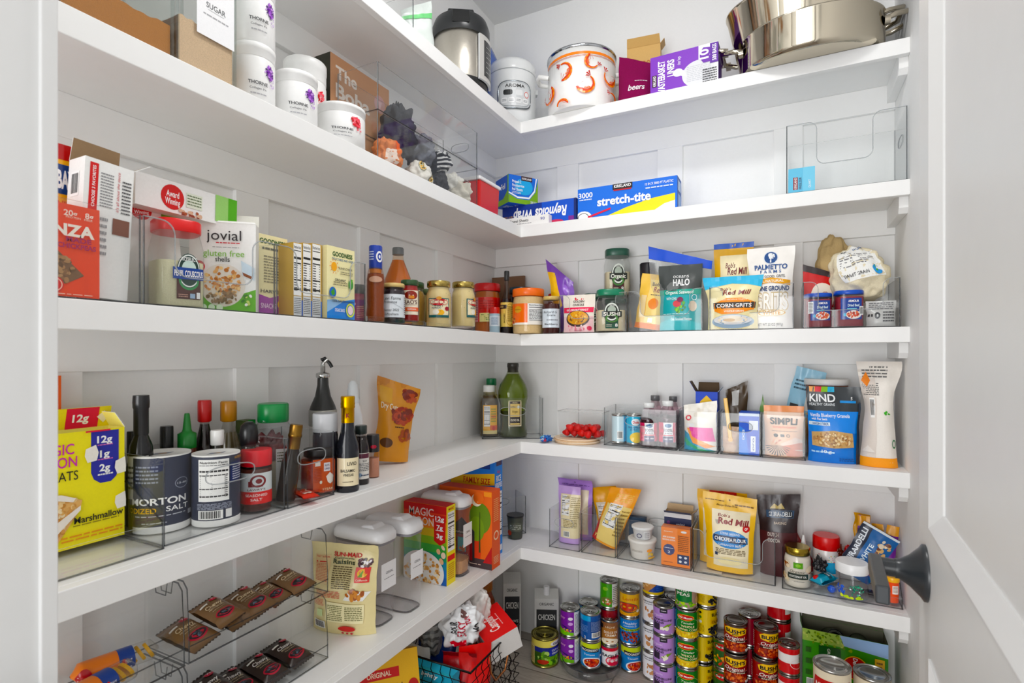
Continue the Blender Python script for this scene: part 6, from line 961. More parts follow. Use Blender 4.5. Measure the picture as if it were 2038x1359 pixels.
# raisin bag
_P = F2(598, 1252, 706, 1264, 1085, ZE); _P['X'] += .032; _P['w'] *= 1.22
pouch(_P, .06, 'e6d9a8', 'raisin_bag', 'large cream bag of raisins with red lettering and recipe text', 'bag', deco=[('r', .06, .55, .3, .86, 'e2c89a'), ('t', 'Nutrition Facts', .18, .84, .022, 'c83a2a', .2), ('r', .08, .775, .28, .79, 'c83a2a'), ('l', .08, .58, .28, .77, 'c86a4a', 12), ('t', 'SUN-MAID', .56, .885, .045, 'c01c2c', .42, 0, .03), ('t', 'California', .52, .845, .018, '3a4a2a', .3), ('t', 'Raisins', .52, .805, .05, '2a3a20', .34, 0, .02), ('l', .36, .52, .66, .76, '5a4a2a', 11), ('r', .72, .6, .92, .76, 'd83a1c'), ('e', .82, .70, .07, .045, 'f0b81c'), ('p', [(.76, .66), (.88, .66), (.82, .73)], '6a9a2a'), ('t', 'California', .82, .63, .02, 'f8e8d0', .16), ('x', .83, .81, .1, .05, ['3a2028', '5a3038', 'f2eef0'], 16, .028), ('p', [(.56, .41), (.86, .40), (.95, .50), (.66, .51)], 'f0f0ec'), ('x', .75, .465, .13, .05, ['b8682a', '9a5220', 'd08a44'], 26, .04), ('l', .1, .42, .5, .5, 'c85a4a', 5), ('p', [(.28, .16), (.86, .15), (.88, .36), (.3, .38)], 'efe6bc'), ('l', .32, .17, .56, .35, '6a6a3a', 9), ('l', .6, .18, .85, .34, '6a6a3a', 8), ('b', .08, .06, .28, .15), ('e', .62, .085, .13, .035, 'c8301c', 24), ('e', .55, .03, .02, .012, 'b8243a'), ('e', .62, .03, .02, .012, 'b8243a'), ('e', .69, .03, .02, .012, 'b8243a'), ('r', .14, .2, .24, .28, 'd8e8b0'), ('l', .06, .32, .26, .4, 'c85a4a', 5)], seed=18, wr=.005, kind='film')
# cereal dispensers
def dispenser(X, Y, h, label, lab2, dep_=.165, w=.082, fill=None):
    e = empty('cereal_dispenser', label, 'dispenser', 'clear cereal dispensers'); x, y = dep_ / 2, w / 2; cl = CLEAR('f4f2f5', 1.0, .04, .04, 'e4e0e4')
    m = MB(); n = 28
    def ring(s, z): return [((abs(cos(2 * pi * i / n)) ** .45) * math.copysign(1, cos(2 * pi * i / n)) * x * s, (abs(sin(2 * pi * i / n)) ** .45) * math.copysign(1, sin(2 * pi * i / n)) * y * s, z) for i in range(n)]
    V = ring(.90, 0) + ring(.97, .006) + ring(.97, h * .34) + ring(1.0, h * .38) + ring(1.0, h * .82)
    m.add(V, [(j * n + i, j * n + (i + 1) % n, (j + 1) * n + (i + 1) % n, (j + 1) * n + i) for j in range(4) for i in range(n)], cl, True); m.add(V[:n], [tuple(range(n))], cl)
    m.tube(ring(.92, .003), .002, CLEAR('a8a6ac', 1, .05, .3, '5a585e'), 6, True); m.build('body', e)
    if fill: c_ = MB(); c_.add(ring(.88, .008) + ring(.93, fill), [(i, (i + 1) % n, n + (i + 1) % n, n + i) for i in range(n)] + [tuple(range(n, 2 * n))], M('c89a70', 'food')); c_.build('cereal', e)
    g = MB(); g.add(ring(1.02, h * .815) + ring(1.02, h * .845), [(i, (i + 1) % n, n + (i + 1) % n, n + i) for i in range(n)], M('8e8c92', 'plastic'), True); g.build('gasket', e)
    l = MB(); V = ring(1.06, h * .845) + ring(1.08, h * .86) + ring(1.06, h * .91) + ring(.96, h * .95) + ring(.7, h * .965); wl = M('ececee', 'plastic')
    l.add(V, [(j * n + i, j * n + (i + 1) % n, (j + 1) * n + (i + 1) % n, (j + 1) * n + i) for j in range(4) for i in range(n)] + [tuple(range(4 * n, 5 * n))], wl, True); l.build('lid', e)
    k = MB(); k.hexa([(-.0, -y * .6, h * .955), (x * .72, -y * .6, h * .95), (x * .72, y * .6, h * .95), (0, y * .6, h * .955), (.012, -y * .5, h * .985), (x * .5, -y * .52, h * 1.0), (x * .5, y * .52, h * 1.0), (.012, y * .5, h * .985)], wl); k.build('flip_cap', e, bevel=.003)
    q = MB(); S = lambda u, v, k_: (x + .0006 + k_, -y * .72 + u * y * 1.44, h * (.36 + v * .27)); q.deco(S, [('r', 0, 0, 1, 1, 'f2f2f4'), ('t', lab2, .55, .62, .09, '4a4a50', .5), ('l', .2, .38, .85, .44, '8a8a90', 1)], 'paper', w * .72 / (h * .27)); q.build('label', e)
    e.location = (X - x, Y, ZE + .0006); return e
dispenser(-.950, 1.131, .262, 'clear cereal dispenser with white lid beside the raisin bag', 'CEREAL')
dispenser(-.925, 1.226, .262, 'clear cereal dispenser with white lid, middle one of the three', 'CEREAL', w=.078)
dispenser(-.925, 1.497, .268, 'clear cereal dispenser between the rainbow cereal box and orange box', 'CEREAL', w=.074, fill=.05)
# cereal boxes
carton(G(-1.018, 1.392, ZE, .165, .246, 0), .05, 'e8c81c', 'cereal_box', 'rainbow gradient cereal box with a yellow side', 'box', side='f2e018', topc='c8202c',
       front=[('r', 0, i / 10, 1, (i + 1.02) / 10, c) for i, c in enumerate(('1a5aa8', '1f6fb8', '2284a0', '2f9a6a', '4aa84a', '8ab838', 'd8b820', 'e88a1c', 'dc4a1c', 'c8202c'))] +
             [('t', 'MAGIC', .42, .9, .1, 'f0dcd8', .58, 0, .01), ('t', 'SPOON', .42, .78, .1, 'f0dcd8', .58, 0, .01), ('p', [(.72, .88), (.98, .88), (.98, .55), (.85, .5), (.72, .55)], 'c8141f'), ('t', '12g', .85, .84, .055, 'ffffff', .2, 0, .03), ('t', '7g', .85, .73, .055, 'ffffff', .14, 0, .03), ('t', '3g', .85, .62, .055, 'ffffff', .14, 0, .03), ('l', .76, .79, .94, .81, 'ffffff', 1), ('l', .76, .68, .94, .70, 'ffffff', 1), ('e', .45, .14, .5, .26, 'f0eeea', 34), ('x', .45, .14, .44, .22, CER + ['b8803c'], 90, .035), ('x', .9, .4, .08, .12, ['f0d8c0', 'e8b890'], 5, .06), ('e', .88, .2, .04, .025, 'e8f0f8')],
       right=[('n', .12, .42, .88, .92), ('r', .1, .3, .9, .37, 'd8342a'), ('l', .15, .06, .85, .27, 'c88a1c', 8), ('t', 'MAGIC', .5, .96, .03, 'c83a1c', .6)])
carton(G(-.975, 1.563, ZE, .21, .262, 0), .057, 'e8701c', 'cereal_box', 'orange moonlit-scene cereal box overhanging the shelf edge', 'box', side='e86418', topc='e0601a',
       front=[('r', 0, 0, 1, .1, '4a3a3c'), ('e', .3, .2, .5, .36, 'd84a20', 30), ('r', 0, 0, 1, .12, '453638'), ('e', .78, .64, .2, .2, '6a8a2c', 26), ('e', .72, .5, .14, .16, '7a9a34', 24), ('p', [(.76, .2), (.79, .2), (.785, .72), (.775, .72)], '3a4a1c'), ('p', [(.2, .08), (.2, .46), (.44, .62), (.68, .46), (.68, .08)], '2c2a2c'), ('p', [(.24, .08), (.24, .40), (.64, .40), (.64, .08)], '8a1c22'), ('p', [(.84, .08), (1, .3), (1, .08)], 'b8202a'), ('r', .36, .18, .52, .36, '4ac0c8'), ('x', .44, .21, .06, .04, ['c8703a', 'e8a058'], 8, .03), ('r', .27, .2, .33, .3, 'e8c41c'), ('t', 'marshmallow', .44, .43, .025, 'f6f0e8', .4, 0, .02), ('t', 'cereal', .45, .14, .03, 'f6f0e8', .2, 0, .02), ('e', .72, .87, .1, .08, 'f8efd8', 24), ('e', .76, .90, .1, .08, 'e8741e', 24), ('r', .86, .93, 1, .99, 'f0982c'), ('l', .45, .8, .62, .9, 'f4c898', 4), ('e', .3, .72, .04, .03, '5a2a1c'), ('l', .1, .04, .8, .06, 'e8d0c0', 1)] + [('e', .1 + .13 * i, .93 - .04 * (i % 3), .006, .005, 'f8e8c8', 7) for i in range(6)],
       right=[('l', .2, .06, .8, .16, 'f8d0a8', 5), ('o', .5, .42, .3, .06, 'f8d8b8', .3), ('l', .2, .6, .8, .9, 'f4b880', 12)])
carton(G(-1.01, 1.668, ZE, .185, .345, 0), .058, '1c7ad8', 'cereal_box', 'tall blue rice cereal box with a yellow band', 'box', side='1f86e0', topc='dfe6ee',
       front=[('p', [(0, .8), (1, .86), (1, .74), (0, .68)], 'e8c01c'), ('t', 'FAMILY SIZE', .6, .77, .06, 'b8341c', .6, 0, .02), ('r', .2, .9, .9, 1, '123a8a'), ('r', .45, .66, .9, .72, '123a8a'), ('t', "Kellogg's", .6, .58, .06, 'f0f2f6', .5, 0, .01, .2), ('t', 'RICE', .58, .46, .1, 'f4f6fa', .6, 0, .03)],
       right=[('t', 'RICE', .5, .80, .06, 'f0f4fa', .6, 0, .03), ('t', 'KRISPIES', .5, .73, .05, 'f0f4fa', .86, 0, .03), ('t', "Kellogg's", .5, .87, .03, 'd8485a', .4, 0, 0, .2), ('r', .2, .93, .9, 1, '4a3a5a'), ('n', .2, .2, .9, .66), ('r', .5, .04, .92, .1, 'e8eef4')])
# corner clear bin with a noodle cup
acrylic(dict(X=-.985, Y=1.895, z=ZE, w=.16, h=.15, rz=math.radians(48)), .11, 'clear handled bin in the corner holding one dark noodle cup', 'plain', backhole=True)
vessel(dict(C(1001, 1036, 997, ZE + .004, side='B', d=.095), r=.033, h=.088), 'dark noodle cup standing in the corner clear bin', [(.82, 0), (.97, .94)], M('4a4e44', 'paper'), 'noodle_cup', 'cup', None, None, [(1.03, .93), (1.05, .95), (1.03, 1)], '1f1f1f', bands=[(.12, .85, .93, None, [('r', .1, .3, .9, .8, '5e6254'), ('l', .2, .4, .8, .7, 'c8ccc0', 3), ('e', .15, .2, .14, .16, 'a83a2a')], 2.4)])
# ================================================================== lowest shelf, right run
for a, b, yt, st, lab in ((1093, 1153, 1016, 'handle', 'narrow clear handled bin holding the lilac flour bag'), (1157, 1225, 1022, 'plain', 'narrow clear bin holding the folded orange flour bag'), (1228, 1375, 1046, 'plain', 'clear bin holding the yogurt tubs and small orange carton'), (1379, 1543, 1078, 'scoop', 'scoop-front clear bin holding the chickpea flour bags')):
    Q = F(a, b, yt, ZE, 'B', .057); Q['h'] = .142; acrylic(Q, .16, lab, st, group='clear bins of the flour shelf', backhole=a == 1228, cut=(.032, .085))
z5 = ZE + DW
def E_(a, b, yt, d, z=None): return F(a, b, yt, z5 if z is None else z, 'B', .057 + d)
pouch(E_(1107, 1152, 970, .05), .045, 'c8a8e0', 'flour_bag', 'lilac and cream flour bag with a nutrition panel', 'bag', deco=[('r', .14, .1, 1, .86, 'efe2bc'), ('n', .2, .5, .55, .84), ('l', .6, .45, .98, .82, '8a7a4a', 12), ('b', .3, .12, .6, .22), ('l', .3, .28, .9, .44, '8a7a4a', 6)], seed=5, wr=.004)
pouch(E_(1110, 1178, 950, .11), .03, 'b088d4', 'flour_bag', 'lilac bag top folded over behind the nutrition panel bag', 'bag', deco=[('e', .5, .92, .02, .01, '3a2a4a'), ('l', .1, .86, .9, .88, '5a3a7a', 1), ('r', .1, .1, .9, .8, 'e8dcc0')], seed=7, fold=(.82, 1.0), wr=.006)
pouch(E_(1172, 1226, 968, .06), .045, 'f0a41c', 'flour_bag', 'orange flour bag folded askew with its nutrition panel tilted', 'bag', deco=[('r', .08, .04, .96, .7, 'f0d68a'), ('n', .2, .3, .66, .72), ('l', .7, .2, .94, .66, '9a7a3a', 8), ('p', [(0, 0), (.2, 0), (.1, .3), (0, .4)], 'b8242c'), ('l', .3, .76, .9, .9, 'f8d878', 5)], seed=10, roll=.38, wr=.006, tilt=.04, dz=.016, skew=.2) 
pouch(E_(1180, 1240, 957, .12), .03, 'e0a83c', 'flour_bag', 'golden flour bag leaning at the back of the two narrow bins', 'bag', deco=[('r', .1, .1, .9, .7, 'd8d2c0'), ('n', .15, .2, .5, .66), ('l', .55, .3, .9, .6, '6a6a5a', 6), ('r', .7, .86, .9, .94, 'e88a1c')], seed=12, roll=-.18, wr=.006, fold=(.85, .8))
TB2 = [(.78, 0), (.8, .01), (.98, .86), (1, .88)]
vessel(dict(C(1251, 1306, 1070, z5, side='B', d=.057 + .055), h=.066), 'white yogurt tub with an orange emblem, below a smaller tub', TB2, M('ebe7e0', 'plastic'), 'yogurt_tub', 'tub', 'stacked yogurt tubs', None, [(1.03, .86), (1.05, .88), (1.05, .97), (.98, 1)], 'efece6', bands=[(.08, .8, .93, None, [('e', .75, .6, .1, .12, 'f0a02c'), ('r', .7, .0, 1, .14, 'e8b83a'), ('l', .1, .45, .5, .6, 'b8b2a8', 3), ('x', .78, .3, .12, .12, ['5a6a9a', 'e8c83a'], 8, .04)], 2.3)])
_P = C(1258, 1300, 1040, z5 + .067, side='B', d=.057 + .055); vessel(_P, 'small white tub stacked on the yogurt tub', TB2, M('dfe0e2', 'plastic'), 'yogurt_tub', 'tub', 'stacked yogurt tubs', None, [(1.03, .8), (1.06, .82), (1.06, .96), (.98, 1)], 'eceded', bands=[(.1, .7, .93, None, [('r', .55, .0, .85, 1, 'e8eaec'), ('l', .58, .1, .82, .9, '5a5a60', 6), ('o', .35, .4, .12, .3, '4a4a6a', .3)], 2.3)])
carton(E_(1316, 1374, 1052, .012), .04, 'f08a1c', 'baking_soda_box', 'small orange carton with a dark blue badge', 'box', side='d87614', front=[('t', 'ARM & HAMMER', .27, .75, .045, 'f8efe4', .44, 0, .03), ('t', 'BAKING SODA', .27, .68, .04, 'f8efe4', .44, 0, .03), ('e', .27, .42, .2, .15, '1f2f6a', 10), ('t', '2', .27, .36, .06, 'f0f2f6', .08, 0, .02), ('l', .12, .45, .42, .48, 'f0f2f6', 1), ('r', .56, .08, .96, .33, '22345f'), ('e', .66, .26, .05, .03, 'e8ecf2'), ('e', .84, .26, .05, .03, 'e8ecf2'), ('e', .66, .15, .05, .03, 'e8ecf2'), ('e', .84, .15, .05, .03, 'e8ecf2'), ('l', .58, .4, .94, .84, '8a4a14', 9), ('e', .78, .93, .1, .03, 'f2f2f2'), ('l', .1, .88, .4, .92, 'f8e8d0', 1), ('l', .08, .08, .4, .11, '7a3a10', 1)])
carton(E_(1322, 1376, 1022, .085), .05, '232c52', 'gelatin_box', 'navy open-topped carton behind the small orange carton', 'box', side='dcd8d0', flaps=[('f', .02, 60, '232c52'), ('b', .02, 20), ('r', .02, 50)], inner='c8b090', front=[('e', .16, .78, .06, .04, '6a3a7a'), ('t', 'mini', .6, .76, .06, 'dfe4f0', .3), ('r', 0, .9, 1, 1, 'dfe0e2')])
carton(E_(1252, 1284, 1030, .12), .025, '1f3a55', 'snack_box', 'dark blue carton edge behind the stacked yogurt tubs', 'box')
RM = [('r', .16, .08, .9, .80, 'efe4c6'), ('t', "Bob's", .4, .735, .04, '8a2420', .24, 0, .01, .2), ('t', 'Red Mill', .58, .665, .075, '8a2024', .6, 0, .03, .1), ('e', .28, .66, .05, .05, 'b8b0a0'), ('e', .84, .6, .07, .045, 'c8242c'), ('t', 'GF', .84, .6, .03, 'ffffff', .06), ('e', .52, .44, .36, .115, '3a86c8', 30), ('r', .18, .40, .88, .485, '24365a'), ('t', 'CHICKPEA FLOUR', .53, .443, .045, 'ffffff', .64, 0, .02), ('t', 'STONE GROUND', .53, .515, .025, 'e8f0f8', .4), ('t', 'GARBANZO BEAN', .53, .37, .025, 'e8f0f8', .5), ('l', .22, .24, .84, .32, '6a5a3a', 4), ('e', .52, .16, .26, .05, 'f0e2b0'), ('r', .2, .22, .26, .26, '2a3a5a'), ('t', 'Always Gluten Free', .45, .86, .022, '5a3a10', .4), ('e', .5, .93, .015, .01, '6a4a10'), ('l', .05, .9, .4, .92, '7a5a10', 1), ('l', .6, .86, .95, .9, '7a5a10', 1)]
pouch(E_(1402, 1500, 990, .02, ZE + .0075), .055, 'f2c21c', 'chickpea_flour_bag', 'yellow and cream chickpea flour bag facing out', 'bag', 'chickpea flour bags', deco=RM, seed=3, wr=.004, taper=.12, lean=.03, skew=-.04)
pouch(E_(1384, 1478, 980, .088), .045, 'e8b81c', 'chickpea_flour_bag', 'yellow flour bag with a red banner, behind the chickpea flour', 'bag', 'chickpea flour bags', deco=[('r', .25, .9, .8, 1, 'c8202c'), ('t', 'GLUTEN FREE', .52, .95, .03, 'f8e8e0', .44, 0, .02), ('r', .1, .1, .95, .75, 'e8dcc0'), ('r', .16, .42, .3, .5, '2a2a3a'), ('l', .16, .2, .3, .36, '6a6a5a', 5)], seed=8, wr=.004, taper=.06)
pack(G(onY(1400, YB + .09), YB + .10, z5, .03, 0), .035, .004, 'e0dedb', 'paper_slip', 'small pale paper slip on the floor of the scoop-front bin', 'paper', deco=[('l', .2, .2, .8, .8, 'a8a6a2', 4)], seed=3) if False else tag(MB().box(-.03, -.012, 0, .03, .012, .0008, M('dcdad6', 'paper')).build('paper_slip'), 'small pale barcode slip lying in the scoop-front bin', 'paper') and None
_o = bpy.data.objects['paper_slip']; _o.location = (onY(1418, YB + .085), YB + .076, z5 + .0006)
pouch(F(1524, 1602, 989, ZE, 'B', .135), .045, '2a1c1e', 'cocoa_bag', 'black and dark maroon cocoa bag standing behind the baking drawer', 'bag', deco=[('r', 0, 0, 1, .55, '4a1c20'), ('p', [(.3, .83), (.42, .89), (.5, .86), (.58, .9), (.66, .83)], 'c8b47a'), ('r', .2, .72, .88, .81, '2a4a6a'), ('r', .215, .728, .865, .802, '1c1c22'), ('t', 'GHIRARDELLI', .54, .765, .05, 'e8ecf0', .56, 0, .02), ('t', 'BAKING', .55, .66, .03, 'd8c8b8', .3), ('t', 'DUTCH', .36, .52, .045, 'e0d4cc', .3), ('t', 'COCOA', .38, .45, .045, 'e0d4cc', .34)], seed=6, wr=.004, taper=.05, flare=.1, skew=.06)
# baking drawer
Q = F(1557, 1797, 1052, ZE, 'B', .048); Q['h'] = .105
acrylic(Q, .165, 'wide low-front clear drawer of baking jars and wrapped bars near the door lever', 'plain', lowfront=.03)
Q = C(1556, 1613, 1076, z5, side='B', d=.092)
vessel(Q, 'coconut oil jar with a gold lid', [(.9, 0), (.98, .03), (1, .1), (1, .68), (.9, .8), (.84, .84)], CLEAR('f2f0ec', 1), 'coconut_oil_jar', 'jar', None, (.8, 'eae4d8', 'gloss'), [(.9, .82), (.94, .83), (.94, .98), (.88, 1)], 'a8924a', capkind='metal', bands=[(.14, .66, 1.0, None, [('x', .12, .8, .1, .14, ['8a4a24', 'e8d8bc'], 6, .1), ('x', .88, .66, .1, .12, ['7a3a1c', 'e8d8bc'], 6, .1), ('r', .38, .72, .66, 1, '5a9a2c'), ('e', .52, .86, .08, .08, '8ac04a'), ('t', 'Organic', .5, .56, .12, '4a4a3a', .46, 0, 0, .3), ('r', .2, .2, .84, .46, '24302a'), ('t', 'COCONUT OIL', .52, .33, .09, 'f2f2ec', .52, 0, .02), ('x', .1, .2, .14, .16, ['e8d8b8', 'b8803c'], 8, .08), ('l', .4, .06, .7, .1, '3a3a3a', 1)], 2.4)])
vessel(C(1614, 1677, 1053, z5, side='B', d=.15), 'white sprinkle jar with a bright red lid', [(.92, 0), (.98, .03), (1, .74), (.9, .8)], M('efe9e6', 'gloss'), 'sprinkle_jar', 'jar', 'sprinkle jars', None, [(.98, .70), (1.02, .71), (1.02, .96), (.96, 1)], 'd81a1c', bands=[(.2, .7, 1.0, None, [('x', .5, .6, .45, .3, ['d87a8a', '7ab8d8', 'e8c85a', '9ad08a'], 24, .02), ('r', .2, .0, .8, .5, '3aa8d8')], 2.4)])
vessel(C(1588, 1610, 1062, z5, side='B', d=.15), 'small white nozzle-top icing tube', [(.95, 0), (1, .02), (1, .7), (.4, .8)], M('ece8e0', 'plastic'), 'icing_tube', 'tube', None, None, [(.6, .72), (.5, .8), (.22, .98), (.18, 1)], 'f2f2f0', 'nozzle')
vessel(C(1668, 1733, 1110, z5, side='B', d=.078), 'clear sprinkle jar with a white lid, blue and green sprinkles', [(.95, 0), (1, .02), (1, .74)], CLEAR('f0f4f6', 1), 'sprinkle_jar', 'jar', 'sprinkle jars', None, [(1.03, .72), (1.04, .74), (1.04, .97), (.98, 1)], 'f2f3f4', bands=[(.05, .5, .95, None, [('x', .2, .4, .14, .4, ['1f4fc8', '2a6ae0'], 24, .04), ('x', .62, .5, .2, .4, ['2a8a6a', '4ab08a', '1f6a5a', 'e8f0f0'], 34, .03), ('x', .5, .06, .3, .08, ['b8d82a', 'd8e83a'], 14, .05)], 2.6)])
def sm(px, py, d, z, rx, ry, rz, col, nm, lab, cat, **k): X = onY(px, YB + d); return lump(G(X, YB + d, z, 0, 0), rx, ry, rz, col, nm, lab, cat, **k)
_b = pack(G(onY(1640, YB + .085), YB + .088, z5, .044, 0, .0), .085, .030, '1c9ab8', 'wafer_pack', 'turquoise wrapped candy pack with a black bow-like twist', 'candy', deco=[('r', 0, .55, 1, .72, '1a4a5a'), ('t', 'WAFERS', .5, .63, .07, 'e8f4f6', .7, 0, .02), ('l', .2, .76, .9, .95, 'e8f4f6', 3), ('e', .3, .2, .22, .1, 'c8242c'), ('r', .0, .85, .4, 1, 'e0c03a')], seed=4, dr=-.75, tilt=.12, dz=.012, endc='14607a')
sm(1632, 1090, .10, ZE + .055, .016, .016, .02, '1c1c1f', 'candy_twist', 'black crinkled wrapper twist beside the red-lidded jar', 'wrapper', amp=.6, seed=9, kind='film')
sm(1655, 1170, .075, z5, .011, .011, .011, '1f5ad0', 'candy_ball', 'small round blue candy ball beside the sprinkle jar', 'candy', amp=.03, seed=2, kind='gloss', fl=0)
pouch(F(1672, 1752, 1050, ZE + .04, 'B', .105), .022, '1a5f9e', 'chocolate_chip_bag', 'blue white-chip baking bag leaning diagonally across the drawer', 'bag', deco=[('r', .0, .0, .3, 1, '1c2438'), ('t', 'GHIRARDELLI', .15, .5, .14, 'e0e6ee', .8, 90, .03), ('t', 'WHITE', .46, .5, .13, 'e0eef8', .4, 90, .02), ('x', .8, .7, .16, .25, ['d8b07a', 'a87040', 'e8dcc8', '6a3a2a'], 16, .07), ('x', .8, .25, .16, .2, ['d8b07a', 'e8dcc8', 'a83a3c'], 12, .07), ('r', .0, .96, 1, 1, 'dfe6ec')], seed=7, roll=.5, lean=.06, wr=.004, dz=.012)
for i, (px, yt, col, lab) in enumerate(((1722, 1028, '6a2a86', 'purple and gold wrapped candy bar sticking up beside the blue bag'), (1742, 1040, '7a2f9a', 'purple wrapped candy bar between its two purple neighbours'), (1762, 1046, '7a2a94', 'purple wrapped candy bar at the wall side of the drawer'))):
    pouch(F(px - 12, px + 13, yt, z5 + .03, 'B', .135), .022, col, 'candy_bar', lab, 'candy', 'purple candy bars', deco=[('r', 0, .84, 1, 1, 'd89a2c'), ('r', 0, .3, .2, .8, '4a1a5c')], seed=i + 20, wr=.008, roll=.06 * i)
pouch(F(1700, 1732, 1024, z5 + .05, 'B', .155), .02, 'd8a02c', 'candy_bar', 'gold-topped candy wrapper behind the purple bars', 'candy', None, deco=[('r', 0, 0, 1, .5, '5a2a6a')], seed=24, wr=.01)
sm(1667, 1045, .165, ZE + .075, .02, .018, .03, '6a2a1c', 'candy_bag', 'dark red and brown candy bag behind the red-lidded jar', 'bag', amp=.4, seed=14, kind='film', deco=[('x', .3, .6, .3, .3, ['a87a4a', 'd8b07a'], 10, .06)])
sm(1690, 1045, .165, ZE + .07, .014, .018, .03, 'c01c28', 'candy_bag', 'bright red shiny candy bag beside the purple bars', 'bag', amp=.4, seed=15, kind='film')
pouch(F(1602, 1640, 1036, z5, 'B', .178), .02, '8a1420', 'candy_bag', 'dark red bag with a torn top behind the white nozzle tube', 'bag', deco=[('l', .2, .2, .8, .5, 'd8a0a4', 3)], seed=30, roll=-.5, wr=.007)
vessel(C(1766, 1798, 1140, z5, side='B', d=.078), 'orange tub with a yellow lid near the door lever', [(.9, 0), (.98, .8), (1, .84)], M('e85a1c', 'gloss'), 'candy_tub', 'tub', None, None, [(1.04, .82), (1.06, .84), (1.06, .97), (1, 1)], 'f2b81c', bands=[(.2, .75, .96, None, [('r', .5, .3, .9, .9, 'f2ece6'), ('l', .55, .4, .85, .85, '8a5a3a', 5), ('x', .2, .6, .2, .3, ['f2b02c', '4a2a14'], 8, .06)], 2.4)])
_b = pack(G(onY(1745, YB + .075), YB + .082, z5, .03, 0), .06, .012, '2a2c34', 'candy_bar', 'dark wrapped candy bar lying at the drawer front under the lever', 'candy', deco=[('t', 'mini', .5, .4, .1, 'd8dce8', .6, 0, 0, .2), ('l', .2, .6, .8, .7, '5a8ab0', 1)], seed=8, dr=1.3)
# ================================================================== floor, right: lazy Susan and can stacks
def spin(px0, px1, yb, label, Z=ZF):
    P = C(px0, px1, 1300, Z, yb=yb); r = P['r'] = .108; P['X'], P['Y'] = onY(1177, 1.905), 1.905; e = empty('lazy_susan', label, 'turntable', 'clear turntables')
    MB().lathe([(r * .7, 0), (r * .72, .012), (r * .98, .014), (r, .018), (r * 1.02, .045), (r * .995, .045), (r * .975, .019), (.001, .019)], CLEAR('f0f4f4', 1, .03, .04, 'a0a4a6'), 56).build('tray', e)
    MB().tube([(r * 1.01 * cos(2 * pi * i / 48), r * 1.01 * sin(2 * pi * i / 48), .045) for i in range(48)], .0018, ACE, 6, True).build('rim', e); return at(e, P), P
_, PS = spin(1110, 1243, 1348, 'clear round turntable carrying the purple and blue cans')
zt0 = ZF + .0196; CH_ = .100
def stk(px0, px1, yb, yk, k, z0=ZF, ch=CH_):
    """axis of a stack from the near bottom edge of its k-th can (yk)"""
    return C(px0, px1, 1200, z0 + k * ch, yb=yk)
def cn(P, Z, label, wrap, deco, grp, h=CH_, r=None, dr=0, seed=1, tab=True, dz=0, **k):
    Q = dict(P); Q['z'] = Z; Q['h'] = h - .0006; Q['r'] = r or P['r']; return can(Q, label, wrap, deco, group=grp, dr=dr, seed=seed, tab=tab, **k)
AM = [('r', .62, 0, 1.2, 1, 'e6e6ea'), ('l', .66, .1, 1.0, .9, '5a5a66', 14), ('e', .48, .72, .09, .07, 'f0e8f4'), ('e', .48, .5, .09, .07, 'd8a8e8'), ('p', [(-.05, .32), (.2, .2), (.6, .12), (.6, .0), (-.05, .0)], '7ac02c'), ('p', [(.0, .42), (.3, .3), (.6, .14), (.6, .2), (.3, .38)], '3a1a6a'), ('t', 'Amy', .16, .75, .1, 'e8a0d8', .24, 0, .01, .2), ('x', .35, .22, .2, .06, ['e87a2a', '3a8a2a', 'f2c83a'], 12, .03)]
P1 = C(1112, 1157, 1200, zt0, yb=1325); P1['r'] = .0375
cn(P1, zt0, 'purple soup can with a lime foot, lower of two', '7a2a9a', AM, 'purple and lime soup cans', dr=.15)
cn(P1, zt0 + CH_, 'purple soup can with a lime foot, stacked on its twin', '7a2a9a', AM, 'purple and lime soup cans', dr=.1)
PRG = [('p', [(-.1, .72), (1.1, .72), (1.1, 1), (-.1, 1)], 'c8d82a'), ('p', [(.1, .84), (.8, .78), (.82, .62), (.12, .66)], '1c1f24'), ('t', 'PROGRESSO', .46, .725, .09, 'f2f2f0', .62, 0, .02), ('t', 'Tomato', .45, .54, .07, 'd8ecf8', .4), ('e', .55, .2, .36, .22, 'e8ecf0', 26), ('e', .55, .2, .3, .18, 'b82a14', 26), ('x', .55, .2, .26, .14, ['d84a1c', 'e87a2a', '8a1c10'], 30, .045), ('p', [(.92, .5), (.99, .4), (.94, .38), (.86, .46)], 'f0f4f8'), ('r', 1.0, 0, 1.3, .7, '1c5aa8')]
P1 = C(1151, 1200, 1200, zt0, yb=1335); P1['r'] = .0385
cn(P1, zt0, 'blue and lime soup can at the front of the turntable', '1f86c8', PRG, 'blue and lime soup cans', dr=.0)
cn(P1, zt0 + CH_, 'dark blue can turned to its barcode, on the blue and lime can', '1d4f96', [('r', -.1, .78, .5, 1, '2a9ad0'), ('r', .5, .3, .96, .78, '1c3f7a'), ('l', .52, .34, .94, .76, '8aa0c8', 12), ('b', .54, .08, .92, .3), ('t', 'SOUP', .3, .06, .06, 'd8e4f0', .2, 90), ('l', .05, .3, .4, .6, '6a90c8', 5)], None)
P2 = C(1140, 1176, 1200, zt0, side='B', d=.14)
X0, Y0 = PS['X'], PS['Y']
P2 = dict(P1); P2.update(X=X0 - .02, Y=Y0 + .052, r=.0385); cn(P2, zt0, 'blue can standing behind on the turntable, lower of its pair', '2a7ab8', [], 'back cans of the turntable'); cn(P2, zt0 + CH_, 'turquoise-rimmed can behind the dark blue can, upper of its pair', '2a92c0', [('r', -.3, .0, 1.3, .3, '1c4f86')], 'back cans of the turntable')
P2 = dict(P1); P2.update(X=X0 - .062, Y=Y0 + .022, r=.036); 
P2 = dict(P1); P2.update(X=X0 + .048, Y=Y0 + .062, r=.034)
